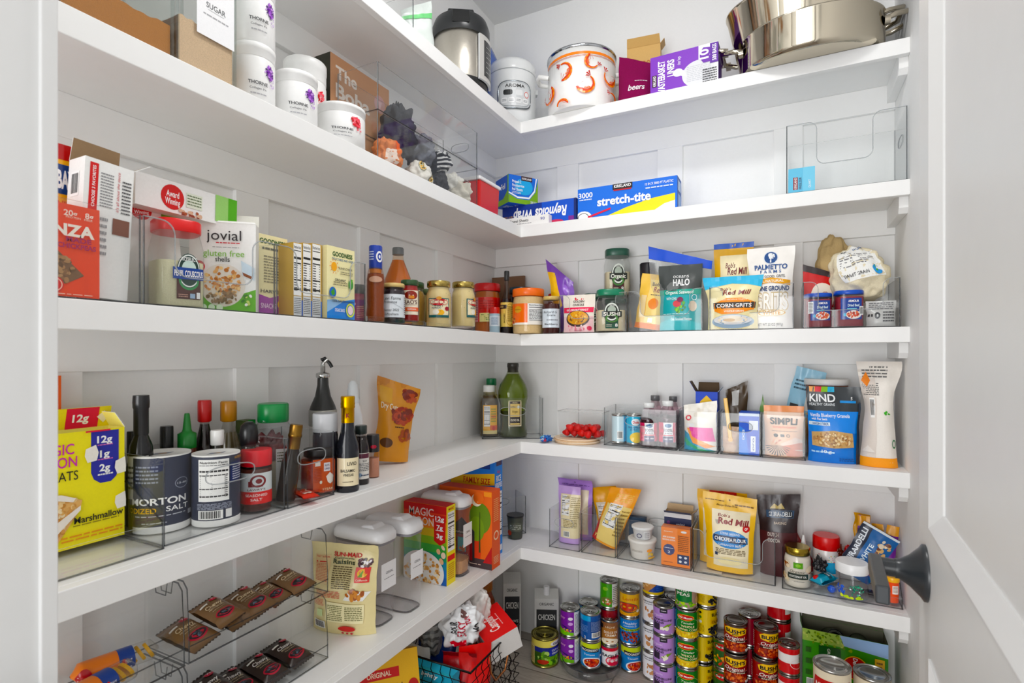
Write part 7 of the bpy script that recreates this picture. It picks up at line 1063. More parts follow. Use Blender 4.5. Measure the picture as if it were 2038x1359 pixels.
cn(P2, zt0, 'dark red can at the back, at the foot of three', '7a1420', [], 'dark red back cans'); cn(P2, zt0 + CH_, 'dark red can in the middle of the back stack', '8a1424', [('r', .2, .3, .8, .6, 'b83a44')], 'dark red back cans')
P3 = C(1179, 1216, 1143, zt0, side='B', d=.16); P2['r'] = .034
cn(P2, zt0 + 2 * CH_, 'green labelled can on the tallest back stack of the turntable', '4a9a2c', [('r', .58, 0, 1.1, 1, 'dcdedc'), ('l', .62, .1, .98, .9, '6a6a6a', 10), ('e', .3, .78, .12, .08, '8ac04a'), ('e', .35, .25, .26, .18, '6a7a3a'), ('x', .35, .22, .2, .12, ['8aa83a', 'e8dcc0', 'd84a2a'], 16, .04)], None, dr=.1)
P1 = C(1198, 1229, 1200, zt0, yb=1328); P1['r'] = .0325
cn(P1, zt0, 'white and red condensed milk can beneath the brown can', 'f0eceb', [('r', -.3, .82, 1.3, 1, 'c8203c'), ('t', 'EAGLE', .5, .56, .16, '1c1a1c', .7, 0, .03), ('e', .72, .26, .4, .3, 'd8204a', 26), ('l', .4, .22, .9, .4, 'f4d0d8', 3)], 'milk cans', h=.078)
cn(P1, zt0 + .078, 'brown coffee-coloured cream can on top of the milk can', 'a8703c', [('r', -.3, .74, 1.3, 1, '8a5a3a'), ('r', .0, .7, .2, .9, '2a1c14'), ('t', 'LECHE', .52, .8, .08, 'e8d8b8', .4), ('t', 'DULCE DE', .55, .56, .1, 'f4e8d4', .6, 0, .02), ('t', 'CREMA', .55, .42, .1, 'f4e8d4', .5, 0, .02), ('e', .5, .12, .42, .16, 'f0e6d2', 22)], 'milk cans', h=.092)
# yellow-gold soup stack
P1 = C(1240, 1277, 1200, ZF, yb=1328); P1['r'] = .0375; P1['Y'] = min(P1['Y'], 1.978)
PR2 = [q for q in PRG]
cn(P1, ZF, 'blue and lime soup can at the foot of the stack beside the bean cans', '1f7cc0', PR2, 'blue and lime soup cans', dr=.35)
cn(P1, ZF + CH_, 'blue chili can with a bowl of beans, middle of its stack', '1f7cc8', [('r', -.2, .52, 1.2, .62, 'b8d83a'), ('t', 'Healthy', .5, .86, .1, 'e0ecf8', .56, 0, .01, .2), ('t', 'CHOICE', .5, .73, .06, 'c8e0f4', .5), ('t', 'MINESTRONE', .5, .57, .07, '1c3a1c', .7, 0, .02), ('x', .5, .26, .42, .24, ['7a2418', 'a83a24', '5a1a12', 'c85a3a'], 60, .045), ('p', [(.6, .0), (1.1, .0), (1.1, .16)], '6a4a2a')], None, dr=.05)
cn(P1, ZF + 2 * CH_, 'gold soup can with a bowl of red soup, top of its stack', 'e0b04a', [('r', -.2, .92, 1.2, 1, '6a6050'), ('t', 'Lentils', .55, .72, .13, 'c8601c', .6, 0, .0), ('e', .42, .34, .44, .22, '6a4a3a', 26), ('e', .42, .36, .38, .17, 'c8401c', 26), ('e', .85, .2, .07, .06, 'f0ead8'), ('r', -.2, 0, 1.2, .1, 'e8a83a'), ('l', .2, .03, .8, .08, 'a85a1c', 1)], None, dr=-.05)
# white bean stack and blue nut can
P1 = stk(1277, 1324, 0, 1301, 1); P1['r'] = .0385
WB_ = [('t', 'cannellini', .35, .86, .09, '2a2a34', .6, 0, .01), ('l', .1, .72, .6, .78, '5a5a64', 1), ('x', .35, .5, .2, .1, ['b8805a', 'c8946a', '9a6844'], 6, .07), ('e', .62, .46, .13, .1, '4aa83a', 20), ('e', .62, .46, .06, .05, 'e8f4d8'), ('x', .4, .24, .2, .1, ['b8805a', 'c8946a'], 6, .07), ('e', .8, .06, .015, .015, '2a2a2a')]
for k in range(3): cn(P1, ZF + k * CH_, ('white bean can on the floor at the foot of its stack', 'white bean can, second from the floor, under another white one', 'white bean can directly beneath the blue nut can')[k], 'eeeef2', WB_, 'white bean cans', dr=.1, seed=k + 1, tab=False)
cn(P1, ZF + 3 * CH_, 'short blue nut can topping the white bean stack', '1c3f94', [('p', [(-.1, .2), (-.1, .9), (.3, .9), (.6, .5), (.3, .1)], 'c8905a'), ('x', .15, .55, .22, .3, ['e8c08a', 'b8743a', 'f0d8a8'], 14, .07), ('r', -.2, .0, 1.2, .12, 'e0c02c'), ('l', .6, .2, 1.0, .8, '3a6ac8', 6)], None, h=.085)
P1 = stk(1300, 1343, 0, 1325, 1); P1['r'] = .0375; PPX = P1
PB_ = [('r', .3, .84, .56, 1, '2a2434'), ('l', .34, .9, .52, .95, 'd8d0e0', 1), ('t', 'Organic', .2, .74, .09, 'e0c8ec', .4), ('t', 'CANNELLINI', .36, .56, .08, '2a2030', .7, 0, .02), ('t', 'BEANS', .24, .45, .08, '2a2030', .4, 0, .02), ('r', .05, .14, .3, .4, '33293c'), ('p', [(.32, .2), (.55, .4), (.75, .42), (.5, .22)], '7a9a3a'), ('x', .46, .24, .12, .08, ['f2efe0', 'e8e4cc'], 5, .07), ('l', .3, .04, .6, .06, '5a4a6a', 1)]
for k in range(3): cn(P1, ZF + k * CH_, ('lavender bean can on the floor at the foot of its stack', 'lavender bean can in the middle of its stack of three', 'lavender bean can on top of its stack')[k], 'b48ad0', PB_, 'lavender bean cans', dr=.15, seed=k + 1, tab=False)
P1 = stk(1345, 1391, 0, 1333, 1); P1['r'] = .0375
DM_ = [('r', -.2, .0, 1.25, .25, 'e8c41c'), ('x', .5, .12, .7, .12, ['f2d83a', 'd8a81c', 'f8e87a'], 40, .04), ('r', -.2, .25, .04, 1, '3ab0d8'), ('e', .42, .8, .3, .12, 'f2d02c', 24), ('e', .42, .8, .28, .105, 'c8202a', 24), ('t', 'Del Monte', .42, .8, .07, 'ffffff', .46, 0, .02), ('t', 'Tender', .5, .6, .08, 'e8f4d8', .44, 0, .01, .2), ('t', 'WHOLE', .5, .46, .08, 'f2e8b8', .44, 0, .02), ('t', 'KERNEL CORN', .5, .34, .07, 'f2e8b8', .64, 0, .02), ('o', .5, .5, .42, .3, 'c8d89a', .02)]
for k in range(3): cn(P1, ZF + k * CH_, ('green and yellow corn can on the floor', 'green and yellow corn can, second from the floor', 'green and yellow corn can under the peas can')[k], '1a7a2c', DM_, 'green and yellow corn cans', dr=.05, seed=k + 1, tab=False)
cn(P1, ZF + 3 * CH_, 'green sweet peas can topping the corn cans', 'b89a8a', [('r', .1, .2, .7, .95, '1f7a3c'), ('t', 'SWEET', .4, .68, .1, 'f0f4e8', .44, 0, .02), ('t', 'PEAS', .4, .52, .12, 'f0f4e8', .44, 0, .02), ('x', .4, .12, .5, .12, ['7ac02c', '5aa01c', 'b8e04a'], 26, .05), ('e', .92, .3, .1, .12, 'd8b08a')], None, tab=False)
P1 = stk(1388, 1424, 0, 1325, 1); P1['r'] = .0365
BLK_ = [('r', .0, .0, .5, 1, 'e6c83a'), ('e', .25, .86, .05, .05, '2a2414'), ('e', .25, .68, .05, .05, '4a7a2a'), ('e', .25, .5, .06, .06, 'e8e4d0'), ('x', .78, .22, .26, .16, ['141414', '2a2a2c', '3a3634'], 34, .055), ('t', 'BLACK', .84, .82, .12, '1c1a14', .4, 0, .02), ('r', .6, .46, 1.05, .62, 'd8a82c'), ('t', 'OLIVES', .84, .54, .1, '3a2a14', .4, 0, .01), ('l', .1, .1, .4, .4, 'a8902a', 6)]
for k in range(4): cn(P1, ZF + k * CH_, ('yellow black-bean can on the floor', 'yellow black-bean can, second from the floor', 'yellow black-bean can, third from the floor', 'yellow black-bean can squeezed under the shelf')[k], 'dfc02c', BLK_, 'yellow black-bean cans', r=.0365, dr=.1, seed=k + 1, tab=False)
# shadowed cans behind
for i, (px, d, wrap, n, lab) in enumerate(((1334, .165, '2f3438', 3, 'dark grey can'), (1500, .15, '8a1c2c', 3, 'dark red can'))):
    Y = YB + d; X = onY(px, Y)
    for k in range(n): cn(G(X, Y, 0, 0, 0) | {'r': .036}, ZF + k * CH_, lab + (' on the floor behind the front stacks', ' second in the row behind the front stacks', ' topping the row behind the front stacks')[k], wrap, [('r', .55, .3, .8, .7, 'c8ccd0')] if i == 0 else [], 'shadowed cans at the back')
P1 = stk(1449, 1499, 0, 1300, 2); P1['r'] = .0385
BU = [('r', -.25, .93, 1.25, 1, '4a3a34'), ('p', [(.1, .84), (.25, .93), (.75, .93), (.9, .84), (.86, .68), (.5, .6), (.14, .68)], 'f2c41c'), ('t', "BUSH'S", .5, .78, .13, '1c1814', .66, 0, .035), ('t', 'BEST', .5, .67, .05, '1c1814', .2, 0, .02), ('t', 'Original', .48, .53, .12, 'f2ece4', .66, 0, .01, .2), ('r', .05, .445, .95, .455, 'd8a0a0'), ('r', .12, .36, .92, .435, '2a1612'), ('t', 'BAKED BEANS', .52, .397, .045, 'f0e0c8', .6, 0, .02), ('x', .48, .2, .44, .16, ['c8582c', 'a83a1c', 'e07a44', '8a2a14'], 70, .05), ('p', [(.8, .1), (.98, .14), (.98, .02), (.84, .0)], 'e8e4e0')]
for k in range(3): cn(P1, ZF + k * CH_, ('maroon baked bean can on the floor, at the olive-can side', 'maroon baked bean can in the middle of its stack, olive-can side', 'maroon baked bean can topping its stack at the olive-can side')[k], '8f1c1c', BU, 'maroon baked bean cans', dr=.0, seed=k + 1, tab=False, steel='8a8480')
P1 = stk(1501, 1554, 0, 1314, 2); P1['r'] = .0385
BV = [(q[0], *([q[1] + .2] + list(q[2:]) if q[0] in 'xet' and isinstance(q[1], float) else q[1:])) if q[0] in 'xe' else (('t', q[1], q[2] + .2, *q[3:]) if q[0] == 't' else (('p', [(u + .2, v) for u, v in q[1]], q[2]) if q[0] == 'p' else ('r', q[1] + .2 if q[1] > -.2 else q[1], q[2], q[3] + .2 if q[3] < 1.2 else q[3], q[4], q[5]))) for q in BU] + [('l', .02, .3, .1, .9, 'e8c8c0', 8)]
for k in range(3): cn(P1, ZF + k * CH_, ('maroon baked bean can on the floor, at the green carton side', 'maroon baked bean can in the middle of its stack, green carton side', 'maroon baked bean can topping its stack at the green carton side')[k], '8f1c1c', BV, 'maroon baked bean cans', dr=.0, seed=k + 1, tab=False, steel='8a8480')
Y = YB + .14
P1 = G(onY(1441, Y + .02), Y + .02, 0, 0, 0) | {'r': .037}
for k in range(2): cn(P1, ZF + k * CH_, ('green vegetable can on the floor behind the baked beans', 'green vegetable can peeking out beside the baked beans')[k], '2a5a24', [('e', .5, .8, .4, .14, 'c8202a', 22), ('t', 'Del Monte', .5, .8, .08, 'ffffff', .5), ('x', .5, .3, .4, .2, ['d8401c', '5a8a2a', 'e8a83a'], 26, .06)], 'green vegetable cans')
P1 = G(onY(1550, Y), Y + .03, 0, 0, 0) | {'r': .0365}
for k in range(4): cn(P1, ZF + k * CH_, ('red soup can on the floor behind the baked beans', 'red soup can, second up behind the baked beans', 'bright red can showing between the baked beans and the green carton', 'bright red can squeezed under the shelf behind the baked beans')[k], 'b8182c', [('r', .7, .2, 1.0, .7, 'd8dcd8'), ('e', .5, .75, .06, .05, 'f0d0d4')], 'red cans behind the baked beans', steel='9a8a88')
P1 = stk(1553, 1588, 0, 1359, 1); Yq = YB + .075; P1 = G(onY(1570, Yq), Yq, 0, 0, 0) | {'r': .031}
for k in range(3): cn(P1, ZF + k * .09, ('red and white milk can on the floor beside the baked beans', 'red and white milk can between its two twins beside the baked beans', 'red and white milk can topping its twins beside the baked beans')[k], 'efecec', [('r', -.3, .78, 1.3, 1, 'c81c30'), ('r', -.3, 0, 1.3, .42, 'c81c30'), ('o', .8, .4, .3, .2, 'f0d8d8', .08), ('t', 'EAGLE', .9, .62, .1, '1c1a1c', .3, 90, .02)], 'red and white milk cans', h=.09, dr=.1, steel='a09894')
# vegetable case and its cans, tomato cans
_P = F(1597, 1768, 1266, ZF, 'B', .125)
GB = [('r', 0, .0, 1, .12, '5a7a2a'), ('r', 0, .88, .5, 1, '9ab85a'), ('x', .35, .92, .4, .08, ['6a8a2a', '8aa83a', '4a6a1c', 'b8c86a'], 70, .02), ('p', [(.5, .9), (1, .86), (1, 1), (.45, 1)], '9ab8e0'), ('r', .2, .5, .46, .86, '14501c'), ('t', 'GREEN BEANS', .32, .70, .035, 'f0f4e8', .28, 270, .0), ('e', .63, .70, .15, .12, 'e8b81c', 26), ('e', .63, .70, .14, .11, 'b81c24', 26), ('t', 'Del Monte', .63, .70, .05, 'ffffff', .2, 270, .02), ('r', .85, .64, .96, .84, 'f2c41c'), ('l', .87, .66, .94, .82, '6a4a10', 4), ('b', .05, .4, .14, .5), ('l', .04, .5, .12, .85, '2a5a1c', 3)]
carton(_P, .085, '3f8f24', 'vegetable_case', 'bright green open vegetable can case behind the tomato cans', 'box', front=GB, side='2f6a1c', flaps=[('b', .03, -10, '3a4a3a'), ('l', .02, 15)], inner='6a6a5a', kind='gloss')
_c = Vector((_P['X'], _P['Y'] + .06, _P['h']))
for i, (dx, a) in enumerate(((-.03, 1.2), (.045, 1.45))):
    e = can(dict(X=_c.x + dx, Y=_c.y + .012, z=ZF + _P['h'] - .044, r=.028, h=.05, rz=0), ('dark green can lying tilted at the pale end of the green case', 'dark green can lying in the green case beside the wall')[i], '22381c', [('e', .6, .5, .22, .3, 'a8884a'), ('r', .0, .2, .4, .8, '2f5a22'), ('t', 'BEANS', .4, .6, .1, 'c8d8b0', .4)], group='dark cans inside the green case', steel='6a6e6a'); e.rotation_euler = (a, 0, .3 - .5 * i)
MG = [('r', .1, .55, .9, .86, 'b81c24'), ('p', [(.04, .58), (.1, .86), (.1, .55)], '8a1018'), ('t', 'MUIR GLEN', .5, .70, .14, 'f4eee0', .7, 0, .03), ('r', .26, .44, .74, .54, 'e8dcc0'), ('t', 'ORGANIC', .5, .49, .06, '8a1c20', .4), ('e', .4, .2, .24, .2, 'd83a24', 22), ('e', .62, .16, .2, .18, 'c8301c', 22)]
for px0, px1, yc, lab, dr in ((1617, 1696, 1320, 'red-bannered tomato can', 0), (1697, 1776, 1338, 'plain cream tomato can next to the wall', 1.6)):
    a0, a1 = atan((px0 - CX) / FPX), atan((px1 - CX) / FPX); m_ = (a0 + a1) / 2; rr_ = .046; D = rr_ / sin((a1 - a0) / 2); zc0 = D * cos(m_)
    P1 = dict(X=D * sin(m_ - TH), Y=D * cos(m_ - TH), z=0, r=rr_, h=.117, rz=m_ - TH); P1['rz'] = -(m_ - TH) if False else atan2(P1['Y'], P1['X']) - pi / 2
    ztop = CAMZ + (CY - yc) * zc0 / FPX; hh = (ztop - ZF) / 2
    for k in range(2): cn(P1, ZF + k * hh, 'large ' + lab + (', standing on the floor under another', ', on top of its pair')[k], 'e8dcc4', MG if not dr else [('l', .3, .5, .8, .8, '6a5a3a', 6), ('r', .6, .0, 1.2, .4, 'b83a2a')], 'large tomato cans', h=hh, dr=dr * .5, tab=False)
# ================================================================== floor, left: leafy greens can, cartons, wire basket
P1 = C(1057, 1112, 1247, ZF, yb=1331)
cn(P1, ZF, 'big yellow and blue greens can standing alone on the floor', 'f0e078', [('r', -.3, .78, 1.3, 1, 'f2e27a'), ('r', -.3, .55, 1.3, .74, '1f2a86'), ('p', [(-.3, 0), (1.3, 0), (1.3, .55), (-.3, .55)], '3a5a1c'), ('x', .6, .28, .5, .26, ['6aa02c', '8ac83a', '4a7a1c', 'b8d87a', '2f5a18'], 60, .07), ('r', .0, .0, .2, .8, 'e8d890'), ('l', .03, .1, .17, .7, '8a7a3a', 10), ('r', .62, .4, 1.1, .72, '2430a0'), ('t', 'CUT LEAF', .86, .62, .07, 'f0f0f4', .34, 0, .02), ('t', 'GREENS', .86, .5, .07, 'f0f0f4', .34, 0, .02), ('e', .85, .88, .2, .1, 'f4f4f4', 22), ('t', 'Glory', .85, .88, .1, '2a2a4a', .26, 0, .02, .2), ('e', .45, .18, .16, .09, 'b83a24', 20), ('r', -.3, 0, 1.3, .05, '6a7a2c')], None, h=P1['h'], tab=True, steel='a8a060')
def broth(P, d, lab, dr=0, cap=True):
    w, h = P['w'], P['h']; e = empty('broth_carton', lab, 'carton', 'broth cartons'); x, y = w / 2, d / 2; hb = h * .9
    m = MB(); pm = M('d9d9d6', 'paper'); m.hexa([(-x, -y, 0), (x, -y, 0), (x, y, 0), (-x, y, 0), (-x, -y, hb * .93), (x, -y, hb * .93), (x, y, hb), (-x, y, hb)], pm)
    m.deco(lambda u, v, k: (-x + u * w, -y - k, v * hb * .93), [('r', .08, .06, .92, .8, '23262a'), ('t', 'ORGANIC', .5, .9, .05, '2a2a2c', .6), ('t', 'CHICKEN', .5, .66, .1, 'e8e8e4', .7, 0, .01), ('t', 'FREE RANGE', .5, .4, .07, 'd8d8d4', .7), ('l', .2, .2, .8, .3, 'b8b8b4', 2), ('r', 0, 0, 1, .05, '8a6a4a')], 'paper', w / hb)
    m.deco(lambda u, v, k: (-x - k, y - u * d, v * hb * .9), [('l', .15, .3, .85, .8, '5a5a5a', 10), ('r', 0, 0, 1, .08, '6a7a4a')], 'paper', d / hb); m.build('carton_body', e)
    if cap: k = MB(); k.lathe([(.012, hb * .95), (.012, h * .97), (.011, h * .985)], M('e8e8ea', 'plastic'), 20); k.build('cap', e)
    return at(e, back(P, d / 2), 0, 0, 0, dr)
broth(F(1060, 1104, 1170, ZF, 'B', .125), .058, 'white and black broth carton with a round white cap', dr=.42)
broth(dict(G(-.985, 1.90, ZF, .07, .30, 0)), .07, 'tall black and white carton in the floor corner', dr=.5, cap=False)
vessel(dict(X=-1.04, Y=1.80, z=ZF, r=.045, h=.30, rz=-.5), 'tall amber syrup jug with a brown cap in the corner behind the basket', [(.95, 0), (1, .02), (1, .7), (.7, .82), (.65, .86)], M('8a3c1c', 'gloss'), 'syrup_jug', 'jug', None, None, [(.76, .85), (.8, .86), (.8, .985), (.74, 1)], 'a8642c', bands=[(.3, .66, 1.0, None, [('l', .2, .2, .8, .8, 'e0b894', 5)], 2.5)])
# wire basket
BX0, BX1, BY0, BY1, BZ = -1.085, -.79, 1.295, 1.605, .265
e = empty('wire_basket', 'black wire basket with copper handles, crammed with packages on the floor', 'basket'); wm = M('2a2827', 'metal'); m = MB()
def wv(a, b, n):  # crimped wire
    a, b = Vector(a), Vector(b); return [a + (b - a) * i / n + Vector((0, 0, 0)) + (Vector((.003 * (-1) ** i, .003 * (-1) ** i, 0)) if 0 < i < n else Vector((0, 0, 0))) for i in range(n + 1)]
c0 = Vector(((BX0 + BX1) / 2, (BY0 + BY1) / 2, 0)); x, y = (BX1 - BX0) / 2, (BY1 - BY0) / 2
m.tube([(-x, -y, BZ), (x, -y, BZ), (x, y, BZ), (-x, y, BZ)], .0035, wm, 8, True); m.build('rim', e); m = MB()
for i in range(1, 9):
    q = -x + 2 * x * i / 9; m.tube(wv((q, -y, .004), (q, -y, BZ), 12), .0014, wm, 5); m.tube(wv((q, y, .004), (q, y, BZ), 12), .0014, wm, 5)
    q = -y + 2 * y * i / 9; m.tube(wv((x, q, .004), (x, q, BZ), 12), .0014, wm, 5); m.tube(wv((-x, q, .004), (-x, q, BZ), 12), .0014, wm, 5)
for j in range(0, 8):
    z = .004 + (BZ - .004) * j / 8; m.tube([(-x, -y, z), (x, -y, z), (x, y, z), (-x, y, z)], .0014, wm, 5, True)
m.build('wire_mesh', e); MB().box(-x, -y, 0, x, y, .003, wm).build('base', e)
for sg, yy in ((1, 0), (-1, 0)):
    k = MB(); k.tube([(x * .0 + sg * (x + .004), -.05, BZ - .004), (sg * (x + .010), -.055, BZ - .05), (sg * (x + .012), -.03, BZ - .085), (sg * (x + .012), .03, BZ - .085), (sg * (x + .010), .055, BZ - .05), (sg * (x + .004), .05, BZ - .004)], .0032, M('c98a5e', 'metal'), 8); hn = k.build('handle', e); hn['label'] = 'copper wire handle'
e.location = (c0.x, c0.y, ZF + .0006)
# packages in the basket
lump(G(-.90, 1.425, .28, 0, 0, .6), .062, .05, .062, 'eef0f2', 'jerky_bag', 'crumpled white bag with black and red lettering on top of the basket', 'bag', amp=.32, seed=51, kind='film', fl=.05, deco=[('t', 'GOUR', .3, .52, .14, '2a2a2c', .3, 90, .03), ('t', 'JERKY', .47, .5, .14, 'b8203c', .36, 90, .03), ('t', 'TUR', .62, .7, .12, 'b8203c', .2, 90, .03), ('r', .45, .78, .65, .95, '6a4a48'), ('t', 'MO', .8, .5, .12, '2a2a2c', .2, 90, .02), ('r', .2, .06, .6, .2, 'd8203c')])
pouch(G(-.875, 1.36, .06, .105, .235, .35), .06, 'c0202e', 'snack_bag', 'shiny red bag with a rolled top under the crumpled white bag', 'bag', deco=[('r', .0, .86, 1, .92, '8a1420'), ('r', .0, .5, 1, .56, 'a8182a')], seed=52, wr=.006, fold=(.85, 1.4))
pouch(G(-.825, 1.41, .04, .10, .26, .75), .05, 'd82c28', 'snack_bag', 'red bag with a white ring emblem behind the copper handle', 'bag', deco=[('e', .5, .42, .3, .16, 'ece6de', 28), ('o', .5, .42, .27, .14, '3a3a38', .1), ('o', .5, .42, .17, .09, '3a3a38', .12), ('r', 0, 0, 1, .12, 'e8e0d8')], seed=53, wr=.006)
carton(G(-.872, 1.50, .245, .15, .075, math.radians(-38)), .11, 'e8e6e4', 'popcorn_box', 'red and white box lying askew across the basket rim', 'box', side='dcdad8', topc='d81c2c', tilt=.32, roll=.12,
       top=[('t', 'Campfire', .5, .45, .3, 'f8e8e4', .56, 180, .02, .1), ('l', .3, .7, .7, .76, 'f4b0b0', 1)], front=[('t', 'Snow Popcorn', .5, .7, .16, '3a3a4a', .66, 180, .01), ('r', .12, .4, .6, .55, 'c83a44'), ('l', .1, .1, .8, .35, '9a9a9a', 4), ('e', .9, .8, .06, .1, '5a1c24')])
lump(G(-.92, 1.535, .27, 0, 0), .055, .04, .075, 'e4e2de', 'plastic_bag', 'white plastic bag bunched behind the red and white box', 'bag', amp=.28, seed=54, kind='film', fl=.0)
lump(G(-.985, 1.415, .22, 0, 0), .04, .05, .085, '9a9a98', 'striped_bag', 'grey and white striped bag slumped beside the crumpled white bag', 'bag', amp=.25, seed=55, kind='film', pleat=.06, fl=.0, deco=[('r', 0, i * .12, 1, i * .12 + .05, '5a5a58') for i in range(8)])
pouch(G(-.985, 1.385, .05, .13, .24, .2), .05, '1a3a8a', 'snack_bag', 'deep blue bag standing behind the white flour bag in the basket', 'bag', seed=56, wr=.006, deco=[('r', .0, .1, .4, .5, '2a4aa8')])
pouch(G(-1.015, 1.335, .05, .10, .235, .0), .05, 'e2e0da', 'flour_sack', 'white paper flour sack with small print at the basket corner', 'bag', deco=[('l', .1, .5, .7, .85, '6a6a68', 9), ('r', .1, .2, .8, .45, 'd4d2cc')], seed=57, wr=.008)
carton(G(-.93, 1.305, .05, .15, .205, .0), .035, '1a9fc0', 'snack_box', 'turquoise box showing through the wire at the basket front', 'box', front=[('t', 'lightly', .45, .9, .06, 'f0f6f8', .4, 0, .02, .2), ('e', .6, .6, .3, .2, '23262a', 20), ('t', 'SALTED', .6, .6, .08, 'f4f4f4', .4, 0, .02), ('r', 0, .95, 1, 1, '4ac0d8')], topc='2ab0d0')
# cracker box standing on the floor in front of the basket
_P = G(-.91, 1.12, ZF + .02, .185, .312, math.radians(50))
carton(_P, .06, 'e8b82c', 'cracker_box', 'yellow wheat cracker box tilted in front of the wire basket', 'box', side='d8a01c', topc='e0a824', front=[('r', .1, .80, .7, .88, 'c8281c'), ('t', 'ORIGINAL', .4, .84, .04, 'f8e8d0', .36), ('t', 'WHEAT', .5, .70, .09, '2a1c14', .56, 180, .02), ('t', 'THINS', .5, .82, .1, '2a1c14', .5, 180, .02) if False else ('t', 'THINS', .5, .58, .09, '2a1c14', .5, 0, .02), ('x', .5, .3, .4, .2, ['d88a2c', 'c8782a', 'e8a84a'], 26, .07), ('e', .9, .7, .08, .06, 'b8201c'), ('p', [(.0, .9), (.4, 1), (.0, 1)], 'f0d88a')], tilt=-.42)
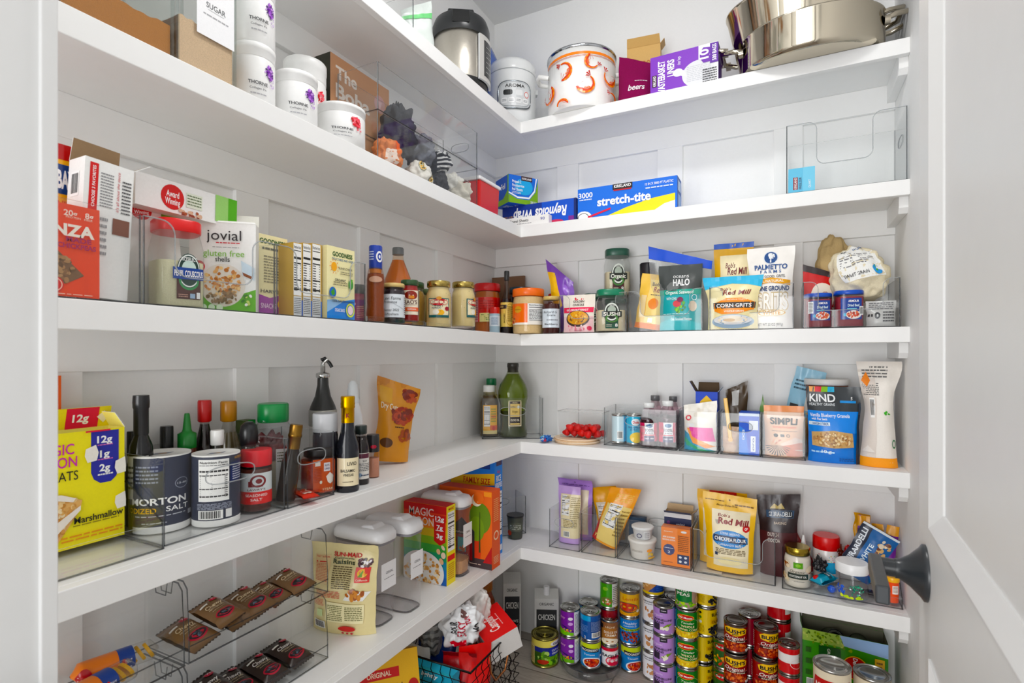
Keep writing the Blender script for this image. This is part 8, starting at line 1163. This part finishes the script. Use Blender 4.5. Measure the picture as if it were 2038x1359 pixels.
# small settling shifts so that neighbours touch without cutting into each other: (dx, dy, dz, size)
SETTLE = {'flour_bag.003': (0.014, 0.004, 0.011, 0.87), 'sprinkle_jar': (0, 0.02, 0.008, 0.87), 'dish_towel': (-0.02, 0.02, 0, 0.96), 'dish_towel.003': (0.004, -0.034, 0.003, 0.8464), 'oven_mitt': (-0.008, 0, 0, 1), 'oven_mitt.001': (-0.014, 0, 0.008, 0.92), 'pasta_box.001': (0, -0.008, 0.003, 1), 'pasta_box.002': (0, 0.008, 0.008, 1), 'rice_jar.001': (0, 0, 0, 0.92), 'grain_pouch': (0.008, 0.004, 0.008, 1), 'beef_tub.001': (0.008, 0.008, 0, 1), 'snack_box': (0.008, 0, 0.003, 1), 'sauce_bottle.003': (-0.014, -0.008, 0.003, 0.92), 'sauce_bottle.007': (0.02, 0, 0.008, 0.92), 'seasoning_pouch': (0, 0, 0.008, 1), 'snack_bag': (0, 0.004, 0, 1), 'tea_box': (0.014, 0.004, 0.003, 0.87), 'snack_bag.002': (0.008, 0.02, 0, 1), 'protein_bar.003': (-0.004, -0.008, 0, 1), 'protein_bar.004': (-0.008, -0.004, 0.003, 0.87), 'cocoa_bag': (-0.02, 0, 0, 1), 'candy_bag.002': (-0.008, 0.012, 0.011, 0.8352), 'wafer_pack': (0, 0, 0.008, 0.87), 'platter': (-0.004, 0, 0, 0.92), 'snack_bag.005': (0, 0.008, 0, 1), 'snack_bag.004': (0, -0.02, 0, 1), 'dish_towel.001': (-0.014, -0.004, 0, 0.92), 'dish_towel.002': (-0.014, 0, 0, 0.87), 'dish_towel.004': (-0.02, -0.014, 0, 1), 'bottle': (0.02, 0, 0, 1), 'beef_tub': (0, 0.004, 0, 1), 'sauce_bottle.001': (0, 0.014, 0.003, 1), 'sauce_bottle.002': (-0.02, -0.02, 0.003, 0.92), 'sauce_bottle.004': (0, 0, 0.003, 1), 'syrup_bottle': (-0.014, 0.014, 0.003, 0.87), 'sauce_bottle.006': (0, 0, 0.003, 1), 'spread_jar': (-0.004, 0.02, 0, 1), 'sauce_packet': (0.02, 0.02, 0.008, 1), 'juice_bottle.001': (0.016, 0.028, 0, 1), 'honey_box': (-0.014, 0, 0, 1), 'protein_bar.006': (-0.004, 0, 0, 0.96), 'protein_bar.007': (-0.004, 0.004, 0.008, 1), 'protein_bar': (-0.004, 0, 0.003, 0.96), 'protein_bar.001': (0, 0.014, 0.008, 0.92), 'protein_bar.002': (-0.008, 0, 0, 1), 'protein_bar.005': (0, 0, 0, 0.96), 'cracker_pack': (-0.004, 0, 0, 0.96), 'chickpea_flour_bag.001': (0.008, 0, 0, 1), 'sprinkle_jar.001': (-0.008, -0.02, 0.008, 1), 'plastic_bag': (0, 0, 0, 0.96), 'seasoning_shaker': (0, -0.02, 0, 1), 'dessert_tub': (0, 0.004, 0, 1), 'candy_bag': (-0.008, 0, 0, 1), 'chocolate_chip_bag': (-0.02, 0, 0, 1), 'candy_bar': (-0.004, -0.004, 0, 1), 'candy_bar.001': (-0.004, 0.004, 0, 0.96), 'snack_pouch': (0, -0.008, 0, 1), 'cracker_box': (0, -0.008, 0, 1), 'flour_sack': (-0.014, 0.004, 0, 0.96), 'striped_bag': (-0.02, 0, 0, 1), 'cleaning_cloth': (-0.02, 0, 0, 1), 'seasoning_tin': (0, 0, 0.003, 1), 'sauce_bottle.005': (0, 0, 0.003, 1), 'syrup_bottle.001': (0, -0.004, 0.003, 1), 'sauce_packet.001': (-0.004, 0.014, 0.003, 1), 'juice_bottle.002': (0, 0.008, 0, 0.96), 'juice_bottle.003': (0, 0.008, 0, 1), 'protein_bar.008': (-0.008, 0, 0, 1), 'protein_bar.009': (-0.004, 0, 0, 1), 'protein_bar.010': (-0.008, 0, 0, 1), 'noodle_cup': (0.02, -0.008, 0, 1), 'candy_tub': (-0.008, -0.008, 0.008, 0.87), 'candy_bar.004': (-0.004, 0.02, 0.003, 1), 'snack_bag.001': (0, 0, 0.008, 1), 'trash_bag_box': (-0.004, 0, 0, 1), 'dry_goods_canister': (-0.004, 0, 0, 1), 'jar': (0, -0.008, 0, 1), 'rice_jar.002': (0, 0.014, 0, 1), 'vinegar_bottle.001': (0, 0.014, 0, 1), 'strawberry.001': (0, 0, 0.003, 1), 'strawberry.003': (0, 0.02, 0, 1), 'strawberry.005': (0, 0.014, 0, 0.87), 'strawberry.006': (0, -0.02, 0, 1), 'strawberry.009': (0.008, 0, 0, 0.87), 'bread_bag': (-0.02, -0.02, 0.003, 1), 'candy_bag.001': (0, -0.004, 0, 1), 'cracker_pack.001': (-0.008, 0.008, 0, 0.92), 'cracker_box.004': (0, 0.014, 0, 1), 'grain_bag': (0, -0.004, 0, 1), 'treat_box': (0.02, 0, 0, 1), 'snack_box.001': (0, -0.004, 0, 0.96), 'cheese_jar': (-0.004, 0.014, 0.003, 0.96), 'food_can.006': (0.004, -0.014, 0, 0.96), 'pasta_box.004': (0, -0.014, 0, 1), 'rice_jar': (0, -0.014, 0, 1), 'vinegar_bottle': (0, 0.014, 0, 1), 'corn_grits_bag': (0, -0.014, 0, 1), 'grits_bag': (-0.008, 0.004, 0, 1), 'salt_canister.001': (-0.004, 0, 0, 0.96), 'seasoning_shaker.001': (0, -0.004, 0, 1), 'coconut_oil_jar': (0.004, 0.004, 0, 0.96), 'food_can.005': (-0.014, 0.014, 0, 0.96), 'food_can.029': (0.014, 0.014, 0, 1), 'food_can.030': (0.014, 0.014, 0, 1), 'food_can.031': (0.014, 0.014, 0, 1), 'food_can.025': (-0.014, 0.014, 0, 0.96), 'food_can.026': (-0.014, 0.014, 0, 0.96), 'food_can.041': (0, 0.008, 0, 1), 'food_can.042': (0, 0.008, 0, 1), 'food_can.032': (-0.014, 0.014, 0, 1), 'food_can.035': (-0.014, -0.014, 0, 0.96), 'food_can.038': (-0.008, -0.004, 0, 1), 'food_can.033': (-0.014, 0.014, 0, 1), 'food_can.036': (-0.014, -0.014, 0, 0.96), 'food_can.039': (-0.008, -0.004, 0, 1), 'food_can.034': (-0.014, 0.014, 0, 1), 'food_can.040': (-0.004, -0.004, 0, 0.96), 'sauce_jar.001': (0, -0.014, 0.008, 0.96), 'sauce_jar.004': (0, 0, 0.008, 1), 'olive_oil_bottle': (0, -0.014, 0, 1), 'cracker_box.005': (0, -0.014, 0, 1), 'kit_box': (0.004, 0, 0, 1), 'supplement_tub.003': (-0.004, 0, 0, 1), 'cereal_dispenser': (0.004, 0, 0, 1), 'food_can.011': (0.004, 0, 0, 1), 'food_can.023': (0, -0.004, 0, 1), 'food_can.024': (-0.004, 0, 0, 1), 'food_can.037': (-0.014, -0.014, 0, 0.96), 'food_can.050': (-0.004, 0, 0, 1), 'raisin_bag': (0.008, 0, 0, 1)}
for _k, (_x, _y, _z, _s) in SETTLE.items():
    _o = bpy.data.objects.get(_k)
    if _o: _o.location = (_o.location.x + _x, _o.location.y + _y, _o.location.z + _z); _o.scale = (_s, _s, _s)
